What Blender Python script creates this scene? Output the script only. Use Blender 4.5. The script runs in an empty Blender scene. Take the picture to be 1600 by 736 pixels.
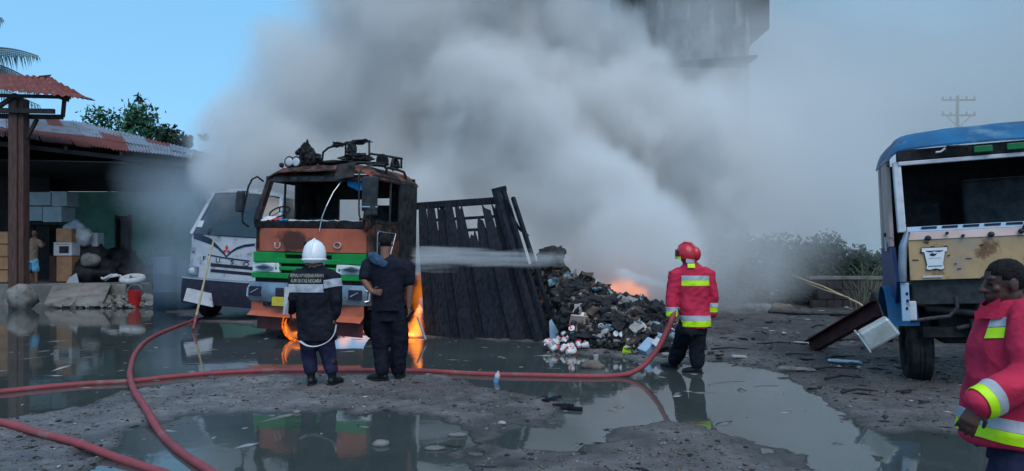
import bpy, bmesh, math, random
import numpy as np
from mathutils import Vector, Matrix, noise as mnoise
from mathutils.bvhtree import BVHTree
sc = bpy.context.scene
C = sc.collection
R = math.radians
rnd = random.Random(7)

# ------------------------------------------------------------------ camera, world, sun, exposure
CAMH = 1.58
cd = bpy.data.cameras.new('camera'); cam = bpy.data.objects.new('camera', cd); C.objects.link(cam)
cam.location = (0, 0, CAMH); cam.rotation_euler = (math.pi/2, 0, 0)
cd.sensor_width = 36; cd.lens = 36*1150/1600; cd.shift_y = 32/1600; cd.clip_start = .05; cd.clip_end = 4000
sc.camera = cam
SUN_EL, SUN_ROT = 55, 165
w = bpy.data.worlds.new('World'); sc.world = w; w.use_nodes = True
wt = w.node_tree; bg = wt.nodes['Background']
sky = wt.nodes.new('ShaderNodeTexSky'); sky.sky_type = 'NISHITA'; sky.sun_disc = False
sky.sun_elevation = R(SUN_EL); sky.sun_rotation = R(SUN_ROT); sky.ozone_density = 3.0; sky.dust_density = .6; sky.air_density = 1.0
tint = wt.nodes.new('ShaderNodeMix'); tint.data_type = 'RGBA'; tint.blend_type = 'MIX'; tint.inputs[0].default_value = .55
wt.links.new(sky.outputs[0], tint.inputs[6]); tint.inputs[7].default_value = (3.0, 8.0, 13.0, 1)
wt.links.new(tint.outputs[2], bg.inputs[0]); bg.inputs[1].default_value = .074
sd = bpy.data.lights.new('sun', 'SUN'); so = bpy.data.objects.new('sun', sd); C.objects.link(so)
sd.energy = 1.5; sd.angle = R(50); sd.color = (1, .93, .86)
sdir = Vector((math.sin(R(SUN_ROT))*math.cos(R(SUN_EL)), math.cos(R(SUN_ROT))*math.cos(R(SUN_EL)), math.sin(R(SUN_EL))))
so.rotation_euler = (-sdir).to_track_quat('-Z', 'Y').to_euler()
sc.view_settings.view_transform = 'Standard'; sc.view_settings.look = 'None'
sc.view_settings.exposure = 0.5; sc.view_settings.gamma = 1
sc.cycles.volume_bounces = 3; sc.cycles.volume_step_rate = .4; sc.cycles.max_bounces = 8
sc.cycles.use_denoising = True

# ------------------------------------------------------------------ helpers
def px(x, y, d): return Vector(((x-800)/1150*d, d, CAMH-(y-400)/1150*d))
def gp(x, y):
    d = CAMH*1150/(y-400); return ((x-800)/1150*d, d)

class MB:
    def __init__(s): s.v = []; s.f = []; s.m = []; s.cur = 0
    def add(s, vs, fs):
        o = len(s.v); s.v += [tuple(p) for p in vs]
        for f in fs: s.f.append([i+o for i in f]); s.m.append(s.cur)
        return s
    def poly(s, pts): return s.add(pts, [list(range(len(pts)))])
    def box(s, c, size, rot=None, taper=None):
        c = Vector(c); hx, hy, hz = size[0]/2, size[1]/2, size[2]/2
        P = [Vector((x*hx, y*hy, z*hz)) for z in (-1, 1) for y in (-1, 1) for x in (-1, 1)]
        if taper:
            for p in P[4:]: p.x *= taper; p.y *= taper
        if rot is not None:
            M = rot if isinstance(rot, Matrix) else Matrix.Rotation(rot[2], 3, 'Z') @ Matrix.Rotation(rot[1], 3, 'Y') @ Matrix.Rotation(rot[0], 3, 'X')
            P = [M @ p for p in P]
        return s.add([c+p for p in P], [(0,2,3,1),(4,5,7,6),(0,1,5,4),(1,3,7,5),(3,2,6,7),(2,0,4,6)])
    def span(s, a, b):
        a = Vector(a); b = Vector(b); return s.box((a+b)/2, [abs(q) for q in (b-a)])
    def bar(s, p, q, wd, th, ref=(0, 0, 1)):
        p = Vector(p); q = Vector(q); t = (q-p).normalized(); a = t.cross(Vector(ref))
        if a.length < 1e-4: a = t.cross(Vector((1, 0, 0)))
        a.normalize(); b = a.cross(t).normalized()
        P = []
        for c in (p, q):
            for sa, sb in ((-1,-1),(1,-1),(1,1),(-1,1)): P.append(c + a*sa*wd/2 + b*sb*th/2)
        return s.add(P, [(3,2,1,0),(4,5,6,7),(0,1,5,4),(1,2,6,5),(2,3,7,6),(3,0,4,7)])
    def limb(s, pts, rad, n=12, dome=True, ref=(0, 0, 1), cap=True):
        """tube through pts; radii scalar or (ra, rb) with ra along ref-cross"""
        pts = [Vector(p) for p in pts]
        if not isinstance(rad, (list,)): rad = [rad]*len(pts)
        rad = [(r, r) if not isinstance(r, (tuple, list)) else r for r in rad]
        T = []
        for i in range(len(pts)):
            a = pts[max(0, i-1)]; b = pts[min(len(pts)-1, i+1)]
            t = (b-a); T.append(t.normalized() if t.length > 1e-9 else Vector((0, 0, 1)))
        rings = []
        u = T[0].cross(Vector(ref))
        if u.length < 1e-3: u = T[0].cross(Vector((0, 1, 0.01)))
        u.normalize()
        for p, t, r in zip(pts, T, rad):
            u = (u - t*u.dot(t)).normalized(); v = t.cross(u)
            rings.append((p, u.copy(), v, t, r))
        if dome:
            p, u, v, t, r = rings[0]; m = min(r)
            rings = [(p - t*m*.85, u, v, t, (r[0]*.5, r[1]*.5)), (p - t*m*.5, u, v, t, (r[0]*.86, r[1]*.86))] + rings
            p, u, v, t, r = rings[-1]; m = min(r)
            rings = rings + [(p + t*m*.5, u, v, t, (r[0]*.86, r[1]*.86)), (p + t*m*.85, u, v, t, (r[0]*.5, r[1]*.5))]
        V = []; F = []
        for p, u, v, t, r in rings:
            for k in range(n):
                a = 2*math.pi*k/n; V.append(p + u*math.cos(a)*r[0] + v*math.sin(a)*r[1])
        for i in range(len(rings)-1):
            for k in range(n):
                F.append((i*n+k, i*n+(k+1) % n, (i+1)*n+(k+1) % n, (i+1)*n+k))
        if cap:
            F.append(tuple(reversed(range(n)))); F.append(tuple((len(rings)-1)*n+k for k in range(n)))
        return s.add(V, F)
    def tube(s, pts, r, n=8): return s.limb(pts, r, n, dome=False)
    def rings(s, rs, n=24, cap=True, power=2.0):
        """horizontal rings (cx, cy, z, rx, ry)"""
        V = []; F = []
        for cx, cy, z, rx, ry in rs:
            for k in range(n):
                a = 2*math.pi*k/n; ca, sa = math.cos(a), math.sin(a)
                e = 2/power
                V.append((cx + rx*math.copysign(abs(ca)**e, ca), cy + ry*math.copysign(abs(sa)**e, sa), z))
        for i in range(len(rs)-1):
            for k in range(n): F.append((i*n+k, i*n+(k+1) % n, (i+1)*n+(k+1) % n, (i+1)*n+k))
        if cap: F.append(tuple(reversed(range(n)))); F.append(tuple((len(rs)-1)*n+k for k in range(n)))
        return s.add(V, F)
    def lathe(s, prof, n=20, M=None):
        """profile (r, h) round local z, transformed by M; r = 0 ends are closed"""
        M = M or Matrix.Identity(4); V = []; F = []; 
        for r, h in prof:
            for k in range(n):
                a = 2*math.pi*k/n; V.append(M @ Vector((max(r, 1e-4)*math.cos(a), max(r, 1e-4)*math.sin(a), h)))
        for i in range(len(prof)-1):
            for k in range(n): F.append((i*n+k, i*n+(k+1) % n, (i+1)*n+(k+1) % n, (i+1)*n+k))
        return s.add(V, F)
    def ball(s, c, r, n=12, M=None):
        if not isinstance(r, (tuple, list)): r = (r, r, r)
        c = Vector(c); h = n//2; V = []; F = []
        for i in range(h+1):
            ph = math.pi*i/h
            for k in range(n):
                a = 2*math.pi*k/n
                p = Vector((r[0]*math.sin(ph)*math.cos(a), r[1]*math.sin(ph)*math.sin(a), -r[2]*math.cos(ph)))
                V.append(c + (M @ p if M else p))
        for i in range(h):
            for k in range(n): F.append((i*n+k, i*n+(k+1) % n, (i+1)*n+(k+1) % n, (i+1)*n+k))
        return s.add(V, F)
    def prism(s, pts, ext):
        """closed polygon pts extruded by vector ext"""
        n = len(pts); e = Vector(ext); P = [Vector(p) for p in pts]
        nrm = Vector((0, 0, 0))
        for i in range(n): nrm += P[i].cross(P[(i+1) % n])
        if nrm.dot(e) > 0: P = P[::-1]
        V = P + [p+e for p in P]
        F = [list(range(n)), [n+i for i in reversed(range(n))]] + [(i, n+i, n+(i+1) % n, (i+1) % n) for i in range(n)]
        F = [tuple(reversed(f)) for f in F]
        F = [tuple(f) for f in F]
        return s.add(V, [tuple(reversed(f)) for f in F])
    def torus(s, c, Rr, r, M=None, n=24, m=8, a0=0, a1=2*math.pi):
        c = Vector(c); pts = []
        full = abs(a1-a0-2*math.pi) < 1e-6
        for i in range(n + (0 if full else 1)):
            a = a0 + (a1-a0)*i/n; p = Vector((Rr*math.cos(a), Rr*math.sin(a), 0)); pts.append(c + (M @ p if M else p))
        if full: pts.append(pts[0]); 
        return s.tube(pts, r, m)
    def mesh(s, name, mats):
        me = bpy.data.meshes.new(name); me.from_pydata(s.v, [], s.f)
        for m in mats: me.materials.append(m)
        if len(mats) > 1: me.polygons.foreach_set('material_index', s.m)
        me.validate(); me.update()
        return me
    def build(s, name, mat, parent=None, smooth=None, bevel=0, loc=None, rot=None):
        mats = mat if isinstance(mat, (list, tuple)) else [mat]
        me = s.mesh(name, mats)
        if smooth is not None: smooth_mesh(me, smooth)
        return link(name, me, parent, bevel, loc, rot)

def smooth_mesh(me, ang=40):
    me.polygons.foreach_set('use_smooth', [True]*len(me.polygons))
    if ang < 180:
        try: me.set_sharp_from_angle(angle=R(ang))
        except Exception: pass
def link(name, me, parent=None, bevel=0, loc=None, rot=None):
    o = bpy.data.objects.new(name, me); C.objects.link(o)
    if parent: o.parent = parent
    if loc is not None: o.location = loc
    if rot is not None: o.rotation_euler = rot
    if bevel:
        b = o.modifiers.new('bevel', 'BEVEL'); b.width = bevel; b.segments = 2; b.limit_method = 'ANGLE'; b.angle_limit = R(35)
        b.harden_normals = False
    return o
def tag(o, label=None, cat=None, group=None, kind=None):
    if label: o['label'] = label
    if cat: o['category'] = cat
    if group: o['group'] = group
    if kind: o['kind'] = kind
    return o
def thing(name, label, cat, loc=(0, 0, 0), rot=(0, 0, 0), group=None):
    o = bpy.data.objects.new(name, None); C.objects.link(o); o.location = loc; o.rotation_euler = rot; o.empty_display_size = .2
    return tag(o, label, cat, group)
def dup(o, loc=None, rot=None, label=None, group=None, scale=None):
    c = o.copy(); C.objects.link(c)
    if loc is not None: c.location = loc
    if rot is not None: c.rotation_euler = rot
    if scale is not None: c.scale = scale
    if label: c['label'] = label
    if group: c['group'] = group
    for ch in o.children:
        k = ch.copy(); C.objects.link(k); k.parent = c
        for g in ch.children:
            q = g.copy(); C.objects.link(q); q.parent = k
    return c
TS = bpy.data.scenes.new('workbench')   # an empty scene in which meshes are fused; removed at the end
def remesh(mb, name, mat, voxel, smooth=2, parent=None, wr=0, wscale=9, mats=None, deform=None, link_it=True):
    me = mb.mesh(name+'_t', [])
    o = bpy.data.objects.new('t', me); TS.collection.objects.link(o)
    md = o.modifiers.new('r', 'REMESH'); md.mode = 'VOXEL'; md.voxel_size = voxel
    if smooth: s = o.modifiers.new('s', 'SMOOTH'); s.iterations = smooth; s.factor = .5
    TS.view_layers[0].update(); dg = TS.view_layers[0].depsgraph
    m2 = bpy.data.meshes.new_from_object(o.evaluated_get(dg)); bpy.data.objects.remove(o); bpy.data.meshes.remove(me)
    m2.name = name; m2.materials.clear()
    for q in (mats or [mat]): m2.materials.append(q)
    if wr:
        nr = np.empty(len(m2.vertices)*3, np.float32); m2.vertices.foreach_get('co', nr); cs = [Vector(q) for q in nr.reshape(-1, 3).tolist()]
        nr2 = np.empty(len(m2.vertices)*3, np.float32); m2.vertex_normals.foreach_get('vector', nr2); ns = [Vector(q) for q in nr2.reshape(-1, 3).tolist()]; out = []
        for p, n_ in zip(cs, ns):
            k = mnoise.noise(Vector((p.x*wscale, p.y*wscale, p.z*wscale*.55))) + .5*mnoise.noise(Vector((p.x*wscale*2.3+9, p.y*wscale*2.3, p.z*wscale*1.1)))
            k += 1.3*(.22-abs(mnoise.noise(Vector((p.x*wscale*.9+p.z*wscale*.5+3, p.y*wscale*.9, p.z*wscale*1.25-p.x*wscale*.4)))))
            out += (p + n_*k*wr)[:]
        m2.vertices.foreach_set('co', out); m2.update()
    if deform:
        for v in m2.vertices: v.co = deform(v.co)
    smooth_mesh(m2, 180)
    return link(name, m2, parent) if link_it else m2
def text_mesh(body, size, extrude=.004):
    cu = bpy.data.curves.new('t', 'FONT'); cu.body = body; cu.size = size; cu.extrude = extrude; cu.align_x = 'CENTER'; cu.align_y = 'CENTER'; cu.resolution_u = 3
    o = bpy.data.objects.new('t', cu); TS.collection.objects.link(o)
    TS.view_layers[0].update(); dg = TS.view_layers[0].depsgraph; me = bpy.data.meshes.new_from_object(o.evaluated_get(dg))
    bpy.data.objects.remove(o); bpy.data.curves.remove(cu); return me
def text_part(name, body, size, mat, parent, loc, rot=(math.pi/2, 0, 0), extrude=.006, sx=1):
    me = text_mesh(body, size, extrude); me.name = name; me.materials.clear(); me.materials.append(mat)
    o = link(name, me, parent, 0, loc, rot); o.scale = (sx, 1, 1); return o

# ------------------------------------------------------------------ materials
def nodes(name):
    m = bpy.data.materials.new(name); m.use_nodes = True; nt = m.node_tree
    return m, nt, nt.nodes['Principled BSDF']
def ND(nt, t, **k):
    n = nt.nodes.new(t)
    for a, b in k.items(): setattr(n, a, b)
    return n
def c4(c): return (c[0], c[1], c[2], 1)
def pm(name, c1, c2=None, scale=6, rough=.6, metal=0, bump=0, bscale=40, spots=None, spec=.25, detail=5, stretch=(1, 1, 1), r2=None, coat=0, bands=(.35, .65)):
    """c1/c2 mottled by noise, spots = list of (colour, scale, threshold, softness)"""
    m, nt, b = nodes(name); L = nt.links.new
    tc = ND(nt, 'ShaderNodeTexCoord'); mp = ND(nt, 'ShaderNodeMapping'); mp.inputs['Scale'].default_value = stretch
    geo = ND(nt, 'ShaderNodeObjectInfo'); ad = ND(nt, 'ShaderNodeVectorMath', operation='ADD')
    L(tc.outputs['Object'], mp.inputs[0]); L(mp.outputs[0], ad.inputs[0]); L(geo.outputs['Random'], ad.inputs[1])
    n = ND(nt, 'ShaderNodeTexNoise'); n.inputs['Scale'].default_value = scale; n.inputs['Detail'].default_value = detail; n.inputs['Roughness'].default_value = .6
    L(ad.outputs[0], n.inputs['Vector'])
    rp = ND(nt, 'ShaderNodeMapRange'); rp.inputs[1].default_value = bands[0]; rp.inputs[2].default_value = bands[1]; L(n.outputs[0], rp.inputs[0])
    mx = ND(nt, 'ShaderNodeMix', data_type='RGBA'); mx.inputs[6].default_value = c4(c1); mx.inputs[7].default_value = c4(c2 or [q*.75 for q in c1])
    L(rp.outputs[0], mx.inputs[0]); col = mx.outputs[2]; rgh = None
    for i, (c, s, th, sf) in enumerate(spots or []):
        n2 = ND(nt, 'ShaderNodeTexNoise'); n2.inputs['Scale'].default_value = s; n2.inputs['Detail'].default_value = 6; n2.inputs['Roughness'].default_value = .65
        a2 = ND(nt, 'ShaderNodeVectorMath', operation='ADD'); a2.inputs[1].default_value = (3.7*i+1.3, 9.1*i, 5.5); L(ad.outputs[0], a2.inputs[0]); L(a2.outputs[0], n2.inputs['Vector'])
        r2_ = ND(nt, 'ShaderNodeMapRange'); r2_.inputs[1].default_value = th-sf; r2_.inputs[2].default_value = th+sf; L(n2.outputs[0], r2_.inputs[0])
        m2 = ND(nt, 'ShaderNodeMix', data_type='RGBA'); L(r2_.outputs[0], m2.inputs[0]); L(col, m2.inputs[6]); m2.inputs[7].default_value = c4(c); col = m2.outputs[2]
    L(col, b.inputs['Base Color'])
    b.inputs['Metallic'].default_value = metal; b.inputs['Specular IOR Level'].default_value = spec
    if r2 is not None:
        mr = ND(nt, 'ShaderNodeMapRange'); L(n.outputs[0], mr.inputs[0]); mr.inputs[1].default_value = .35; mr.inputs[2].default_value = .65; mr.inputs[3].default_value = rough; mr.inputs[4].default_value = r2; L(mr.outputs[0], b.inputs['Roughness'])
    else: b.inputs['Roughness'].default_value = rough
    if coat: b.inputs['Coat Weight'].default_value = coat; b.inputs['Coat Roughness'].default_value = .15
    if bump:
        nb = ND(nt, 'ShaderNodeTexNoise'); nb.inputs['Scale'].default_value = bscale; nb.inputs['Detail'].default_value = 4; L(ad.outputs[0], nb.inputs['Vector'])
        bp = ND(nt, 'ShaderNodeBump'); bp.inputs['Strength'].default_value = bump; bp.inputs['Distance'].default_value = .02; L(nb.outputs[0], bp.inputs['Height']); L(bp.outputs[0], b.inputs['Normal'])
    return m
SOOT = (.012, .012, .014)
M = {}
M['char'] = pm('charred_metal', (.014, .014, .017), (.045, .043, .045), 5, .75, 0, .5, 30, spots=[((.10, .06, .04), 4, .66, .06)], spec=.08)
M['charwood'] = pm('charred_wood', (.007, .009, .014), (.022, .026, .036), 7, .55, 0, .8, 14, stretch=(3, 3, .6), r2=.8, spec=.08)
M['black'] = pm('black_rubber', (.012, .012, .014), (.03, .03, .032), 9, .7, 0, .3, spec=.10)
M['dark'] = pm('dark_steel', (.03, .032, .037), (.06, .06, .065), 8, .5, .3, .25, spec=.10)
M['orange'] = pm('orange_paint', (.46, .115, .06), (.36, .085, .045), 3, .45, 0, .15, 9, spots=[((.05, .03, .025), 2.2, .66, .07), ((.10, .035, .02), 11, .70, .03)], coat=.2)
M['orange_burnt'] = pm('burnt_orange_paint', (.42, .105, .05), (.25, .06, .03), 4, .6, 0, .3, 12, spots=[((.10, .05, .035), 1.6, .50, .10), (SOOT, 2.3, .47, .07), (SOOT, 9, .58, .05)])
M['green'] = pm('green_paint', (.004, .25, .045), (.003, .19, .035), 3, .4, 0, .1, 9, spots=[((.02, .05, .02), 7, .70, .05)], coat=.2)
M['white'] = pm('white_paint', (.72, .74, .76), (.6, .62, .65), 4, .4, 0, .08, 9, spots=[((.16, .15, .14), 6, .68, .06)])
M['whitegrey'] = pm('greyed_white_paint', (.42, .45, .50), (.34, .37, .42), 3, .5, 0, .1, 9, spots=[((.14, .14, .15), 4, .62, .08)])
M['chrome'] = pm('dull_steel', (.30, .34, .39), (.18, .21, .25), 4, .38, .7, .2, 10, spots=[((.08, .06, .05), 6, .66, .06)])
M['silver'] = pm('silver_trim', (.55, .58, .6), (.4, .42, .45), 9, .3, .8)
M['redskirt'] = pm('dark_red_plate', (.16, .035, .035), (.09, .025, .025), 5, .5, 0, .25, 15, spots=[(SOOT, 4, .62, .08)])
M['glass'] = pm('dark_glass', (.012, .018, .026), (.02, .03, .04), 2, .08, 0, 0, spec=.7)
M['lens'] = pm('lamp_lens', (.55, .57, .58), (.35, .37, .4), 20, .12, 0, .2, 60, spec=.8)
M['yellow'] = pm('yellow_plate', (.62, .50, .05), (.5, .38, .04), 12, .5, spots=[((.12, .09, .03), 16, .62, .03)])
M['bluecloth'] = pm('bright_blue_cloth', (.01, .22, .55), (.01, .14, .38), 9, .7, 0, .4)
M['rust'] = pm('rusty_sheet', (.20, .055, .045), (.12, .035, .03), 3, .8, 0, .3, 25, spots=[((.30, .12, .09), 5, .62, .06), ((.03, .02, .02), 8, .66, .05)])
M['zinc'] = pm('old_zinc_sheet', (.26, .30, .36), (.18, .21, .26), 2.5, .55, .2, .2, 25, spots=[((.16, .07, .05), 1.6, .56, .08), ((.05, .05, .06), 5, .66, .05)])
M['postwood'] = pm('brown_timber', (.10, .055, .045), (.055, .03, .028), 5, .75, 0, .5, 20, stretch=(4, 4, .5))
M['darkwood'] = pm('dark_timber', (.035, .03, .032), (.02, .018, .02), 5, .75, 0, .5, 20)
M['concrete'] = pm('concrete', (.22, .21, .20), (.14, .135, .13), 2.5, .85, 0, .5, 20, spots=[((.05, .05, .05), 3, .62, .1)])
M['greenwall'] = pm('green_wall_paint', (.16, .36, .29), (.12, .28, .23), 1.2, .85, 0, .2, 25, spots=[((.08, .15, .12), 1.6, .63, .1)])
M['cardboard'] = pm('cardboard', (.36, .20, .11), (.28, .15, .085), 4, .85, 0, .2, 30, spots=[((.12, .07, .05), 5, .66, .08)])
M['foam'] = pm('pale_foam_box', (.42, .46, .48), (.34, .38, .4), 4, .8, 0, .1)
M['sack'] = pm('white_sack', (.5, .52, .54), (.36, .38, .41), 5, .85, 0, .5, 18)
M['tarp'] = pm('black_tarpaulin', (.012, .013, .016), (.035, .035, .04), 4, .45, 0, .6, 10, spec=.08)
M['bucketred'] = pm('red_plastic', (.42, .02, .02), (.3, .015, .015), 6, .4)
M['drumblue'] = pm('blue_drum_plastic', (.02, .05, .09), (.012, .03, .06), 4, .5, 0, .2)
M['hosered'] = pm('red_hose_rubber', (.30, .05, .06), (.20, .045, .05), 5, .5, 0, .4, 90, spots=[((.20, .15, .14), 3, .64, .08)])
M['bamboo'] = pm('dry_bamboo', (.42, .33, .20), (.28, .21, .13), 8, .6, 0, .2)
M['reflect'] = pm('grey_reflective_tape', (.40, .42, .47), (.33, .35, .40), 14, .4, 0, .1)
M['lime'] = pm('lime_reflective_tape', (.50, .80, .01), (.42, .70, .01), 14, .45, 0, .1)
M['redcloth'] = pm('red_turnout_cloth', (.56, .034, .08), (.40, .022, .055), 5, .75, 0, .6, 15, spec=.08)
M['blackcloth'] = pm('black_turnout_cloth', (.007, .009, .014), (.016, .018, .026), 6, .75, 0, .7, 15, spec=.08)
M['navy'] = pm('navy_trousers', (.017, .018, .042), (.028, .028, .06), 7, .8, 0, .5, 30, spec=.08)
M['tee'] = pm('black_tee_cloth', (.009, .010, .018), (.016, .017, .028), 7, .85, 0, .4, 30, spec=.08)
M['denim'] = pm('blue_grey_cloth', (.06, .10, .17), (.03, .06, .11), 9, .8, 0, .5, 30, spec=.08)
M['leather'] = pm('black_boot_leather', (.008, .008, .010), (.016, .016, .019), 12, .35, 0, .2, 40)
M['skin'] = pm('brown_skin', (.20, .095, .062), (.15, .07, .047), 14, .55, 0, .15, 60)
M['darkskin'] = pm('dark_brown_skin', (.085, .045, .036), (.055, .029, .024), 14, .5, 0, .15, 60)
M['hair'] = pm('black_hair', (.008, .007, .008), (.02, .018, .018), 30, .6, 0, .8, 90, spec=.08)
M['helmwhite'] = pm('white_helmet', (.78, .79, .80), (.68, .69, .71), 5, .3, 0, .05, spots=[((.45, .45, .46), 9, .66, .06)], coat=.3)
M['helmred'] = pm('red_helmet', (.52, .02, .035), (.42, .016, .03), 5, .28, coat=.4)
M['bluepaint'] = pm('faded_blue_paint', (.010, .12, .27), (.012, .075, .17), 2.5, .55, 0, .25, 9, spots=[((.10, .20, .28), 2.2, .60, .08), ((.06, .03, .03), 4, .63, .04)])
M['deepblue'] = pm('deep_blue_paint', (.012, .045, .16), (.010, .03, .09), 3, .5, 0, .15, 9, spots=[((.05, .03, .03), 6, .66, .05)])
M['paleblue'] = pm('pale_blue_paint', (.30, .42, .55), (.24, .34, .46), 4, .5, 0, .1, 9, spots=[((.22, .07, .05), 4, .66, .05)])
M['pink'] = pm('bleached_pink_paint', (.52, .40, .38), (.42, .30, .28), 3, .6, 0, .15, 9, spots=[((.10, .06, .05), 8, .68, .03)])
M['tan'] = pm('tan_panel_paint', (.46, .31, .16), (.36, .24, .13), 2.5, .6, 0, .2, 9, spots=[((.30, .24, .19), 2, .56, .1), ((.16, .085, .045), 3.5, .62, .05), ((.05, .035, .03), 8, .66, .025)])
M['palewhite'] = pm('weathered_white_paint', (.55, .55, .58), (.42, .42, .46), 5, .5, 0, .1, spots=[((.12, .09, .08), 7, .67, .05)])
M['markgreen'] = pm('green_marker_lamp', (.008, .17, .05), (.008, .12, .035), 9, .3)
M['lampmetal'] = pm('dented_lamp_housing', (.50, .52, .50), (.34, .36, .35), 4, .4, .4, .3, 10, spots=[((.14, .11, .09), 5, .62, .06)])
M['beam'] = pm('red_brown_beam', (.09, .035, .035), (.05, .022, .025), 5, .5, .2, .3, 20, spec=.10)
M['bluestripe'] = pm('blue_stripe_paint', (.010, .02, .055), (.008, .016, .04), 5, .4)
M['redmark'] = pm('red_mark_paint', (.5, .03, .04), (.4, .02, .03), 5, .4)
M['lettergrey'] = pm('grey_letter', (.46, .42, .44), (.3, .25, .26), 9, .5)
M['ink'] = pm('dark_print', (.02, .02, .035), (.03, .03, .05), 9, .6, spec=.10)
M['textprint'] = pm('pale_jacket_print', (.42, .43, .36), (.3, .31, .27), 20, .6)
M['leafdark'] = pm('dark_leaves', (.014, .032, .022), (.03, .055, .032), 2, .7, spec=.2)
M['leafgreen'] = pm('green_leaves', (.022, .085, .05), (.045, .13, .06), 1.2, .6, spec=.3)
M['leafpalm'] = pm('palm_leaflets', (.045, .085, .09), (.07, .12, .11), 2, .5, spec=.4)
M['bark'] = pm('bark', (.06, .05, .045), (.035, .03, .028), 8, .9, 0, .6)
M['oldwall'] = pm('stained_concrete_wall', (.24, .24, .235), (.13, .13, .13), .8, .9, 0, .3, spots=[((.004, .004, .006), .45, .48, .05), ((.004, .004, .005), 1.7, .53, .05)], stretch=(1, 1, .4))
M['cream'] = pm('cream_wall', (.34, .30, .23), (.27, .24, .19), .8, .9, 0, .2, spots=[((.12, .11, .10), .9, .62, .1)], stretch=(1, 1, .4))
M['shadewin'] = pm('dim_window', (.01, .012, .015), (.02, .022, .028), 2, .2)
M['grass'] = pm('dry_grass', (.16, .16, .11), (.09, .10, .07), 3, .8)
def emit(name, c1, c2, strength, scale=5):
    m = bpy.data.materials.new(name); m.use_nodes = True; nt = m.node_tree; nt.nodes.clear(); L = nt.links.new
    o = ND(nt, 'ShaderNodeOutputMaterial'); e = ND(nt, 'ShaderNodeEmission'); tc = ND(nt, 'ShaderNodeTexCoord')
    n = ND(nt, 'ShaderNodeTexNoise'); n.inputs['Scale'].default_value = scale; n.inputs['Detail'].default_value = 4; L(tc.outputs['Object'], n.inputs['Vector'])
    r = ND(nt, 'ShaderNodeMapRange'); r.inputs[1].default_value = .35; r.inputs[2].default_value = .65; L(n.outputs[0], r.inputs[0])
    x = ND(nt, 'ShaderNodeMix', data_type='RGBA'); L(r.outputs[0], x.inputs[0]); x.inputs[6].default_value = c4(c1); x.inputs[7].default_value = c4(c2)
    L(x.outputs[2], e.inputs[0]); e.inputs[1].default_value = strength; L(e.outputs[0], o.inputs[0]); return m
def burn_mat(c, r):
    m = pm('orange_paint_burnt_middle', (.46, .115, .06), (.36, .085, .045), 3, .5, 0, .2, 9, spots=[((.10, .035, .02), 11, .70, .03)], coat=.15)
    nt = m.node_tree; L = nt.links.new; b = nt.nodes['Principled BSDF']; src = b.inputs['Base Color'].links[0].from_socket
    tc = ND(nt, 'ShaderNodeTexCoord'); v = ND(nt, 'ShaderNodeVectorMath', operation='SUBTRACT'); v.inputs[1].default_value = c; L(tc.outputs['Object'], v.inputs[0])
    s = ND(nt, 'ShaderNodeVectorMath', operation='DIVIDE'); s.inputs[1].default_value = r; L(v.outputs[0], s.inputs[0]); ln = ND(nt, 'ShaderNodeVectorMath', operation='LENGTH'); L(s.outputs[0], ln.inputs[0])
    n = ND(nt, 'ShaderNodeTexNoise'); n.inputs['Scale'].default_value = 7; n.inputs['Detail'].default_value = 6; L(tc.outputs['Object'], n.inputs['Vector'])
    a = ND(nt, 'ShaderNodeMath', operation='MULTIPLY_ADD'); L(n.outputs[0], a.inputs[0]); a.inputs[1].default_value = 1.3; L(ln.outputs['Value'], a.inputs[2])
    k = ND(nt, 'ShaderNodeMapRange'); k.inputs[1].default_value = 1.25; k.inputs[2].default_value = 1.75; k.inputs[3].default_value = .9; k.inputs[4].default_value = 0; L(a.outputs[0], k.inputs[0])
    x = ND(nt, 'ShaderNodeMix', data_type='RGBA'); L(k.outputs[0], x.inputs[0]); L(src, x.inputs[6]); x.inputs[7].default_value = (.03, .012, .010, 1); L(x.outputs[2], b.inputs['Base Color']); return m
M['flame'] = emit('flame', (1, .13, .005), (1, .36, .03), 2.2, 6)
M['ember'] = emit('glowing_ember', (.25, .012, .001), (1, .20, .01), 1.0, 14)
# ------------------------------------------------------------------ ground and puddles
def vnoise(x, y, seed):
    xi = np.floor(x).astype(np.int64); yi = np.floor(y).astype(np.int64); fx = x-xi; fy = y-yi
    def h(a, b):
        n = (a*374761393 + b*668265263 + seed*974711) & 0x7fffffff
        n = ((n ^ (n >> 13))*1274126177) & 0x7fffffff
        return ((n ^ (n >> 16)) & 0xffff)/65535.0
    sx = fx*fx*(3-2*fx); sy = fy*fy*(3-2*fy)
    return (h(xi, yi)*(1-sx)+h(xi+1, yi)*sx)*(1-sy) + (h(xi, yi+1)*(1-sx)+h(xi+1, yi+1)*sx)*sy
def fbm(x, y, s, seed, o=4):
    t = 0; a = .5; f = 1/s
    for i in range(o): t = t + a*(vnoise(x*f, y*f, seed+i)-.5); a *= .55; f *= 2.03
    return t
PUD = [
 [(-500,474),(215,476),(300,500),(420,512),(560,525),(860,536),(885,556),(1000,566),(1130,562),(1235,588),(1290,622),(1340,665),(1372,700),(1360,748),(1250,722),(1180,694),(1100,668),(1010,656),(930,664),(890,650),(850,622),(760,600),(690,588),(560,586),(330,588),(215,604),(150,628),(110,644),(0,652),(-500,690)],
 [(110,752),(150,705),(215,668),(290,648),(370,642),(520,648),(640,655),(720,676),(712,705),(735,728),(700,790),(400,900),(150,860)],
 [(1385,690),(1440,676),(1530,694),(1600,720),(1650,800),(1420,790),(1375,735)],
 [(795,694),(830,676),(900,674),(905,688),(850,700)],
]
PUDW = [np.array([gp(*p) for p in poly]) for poly in PUD]
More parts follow.
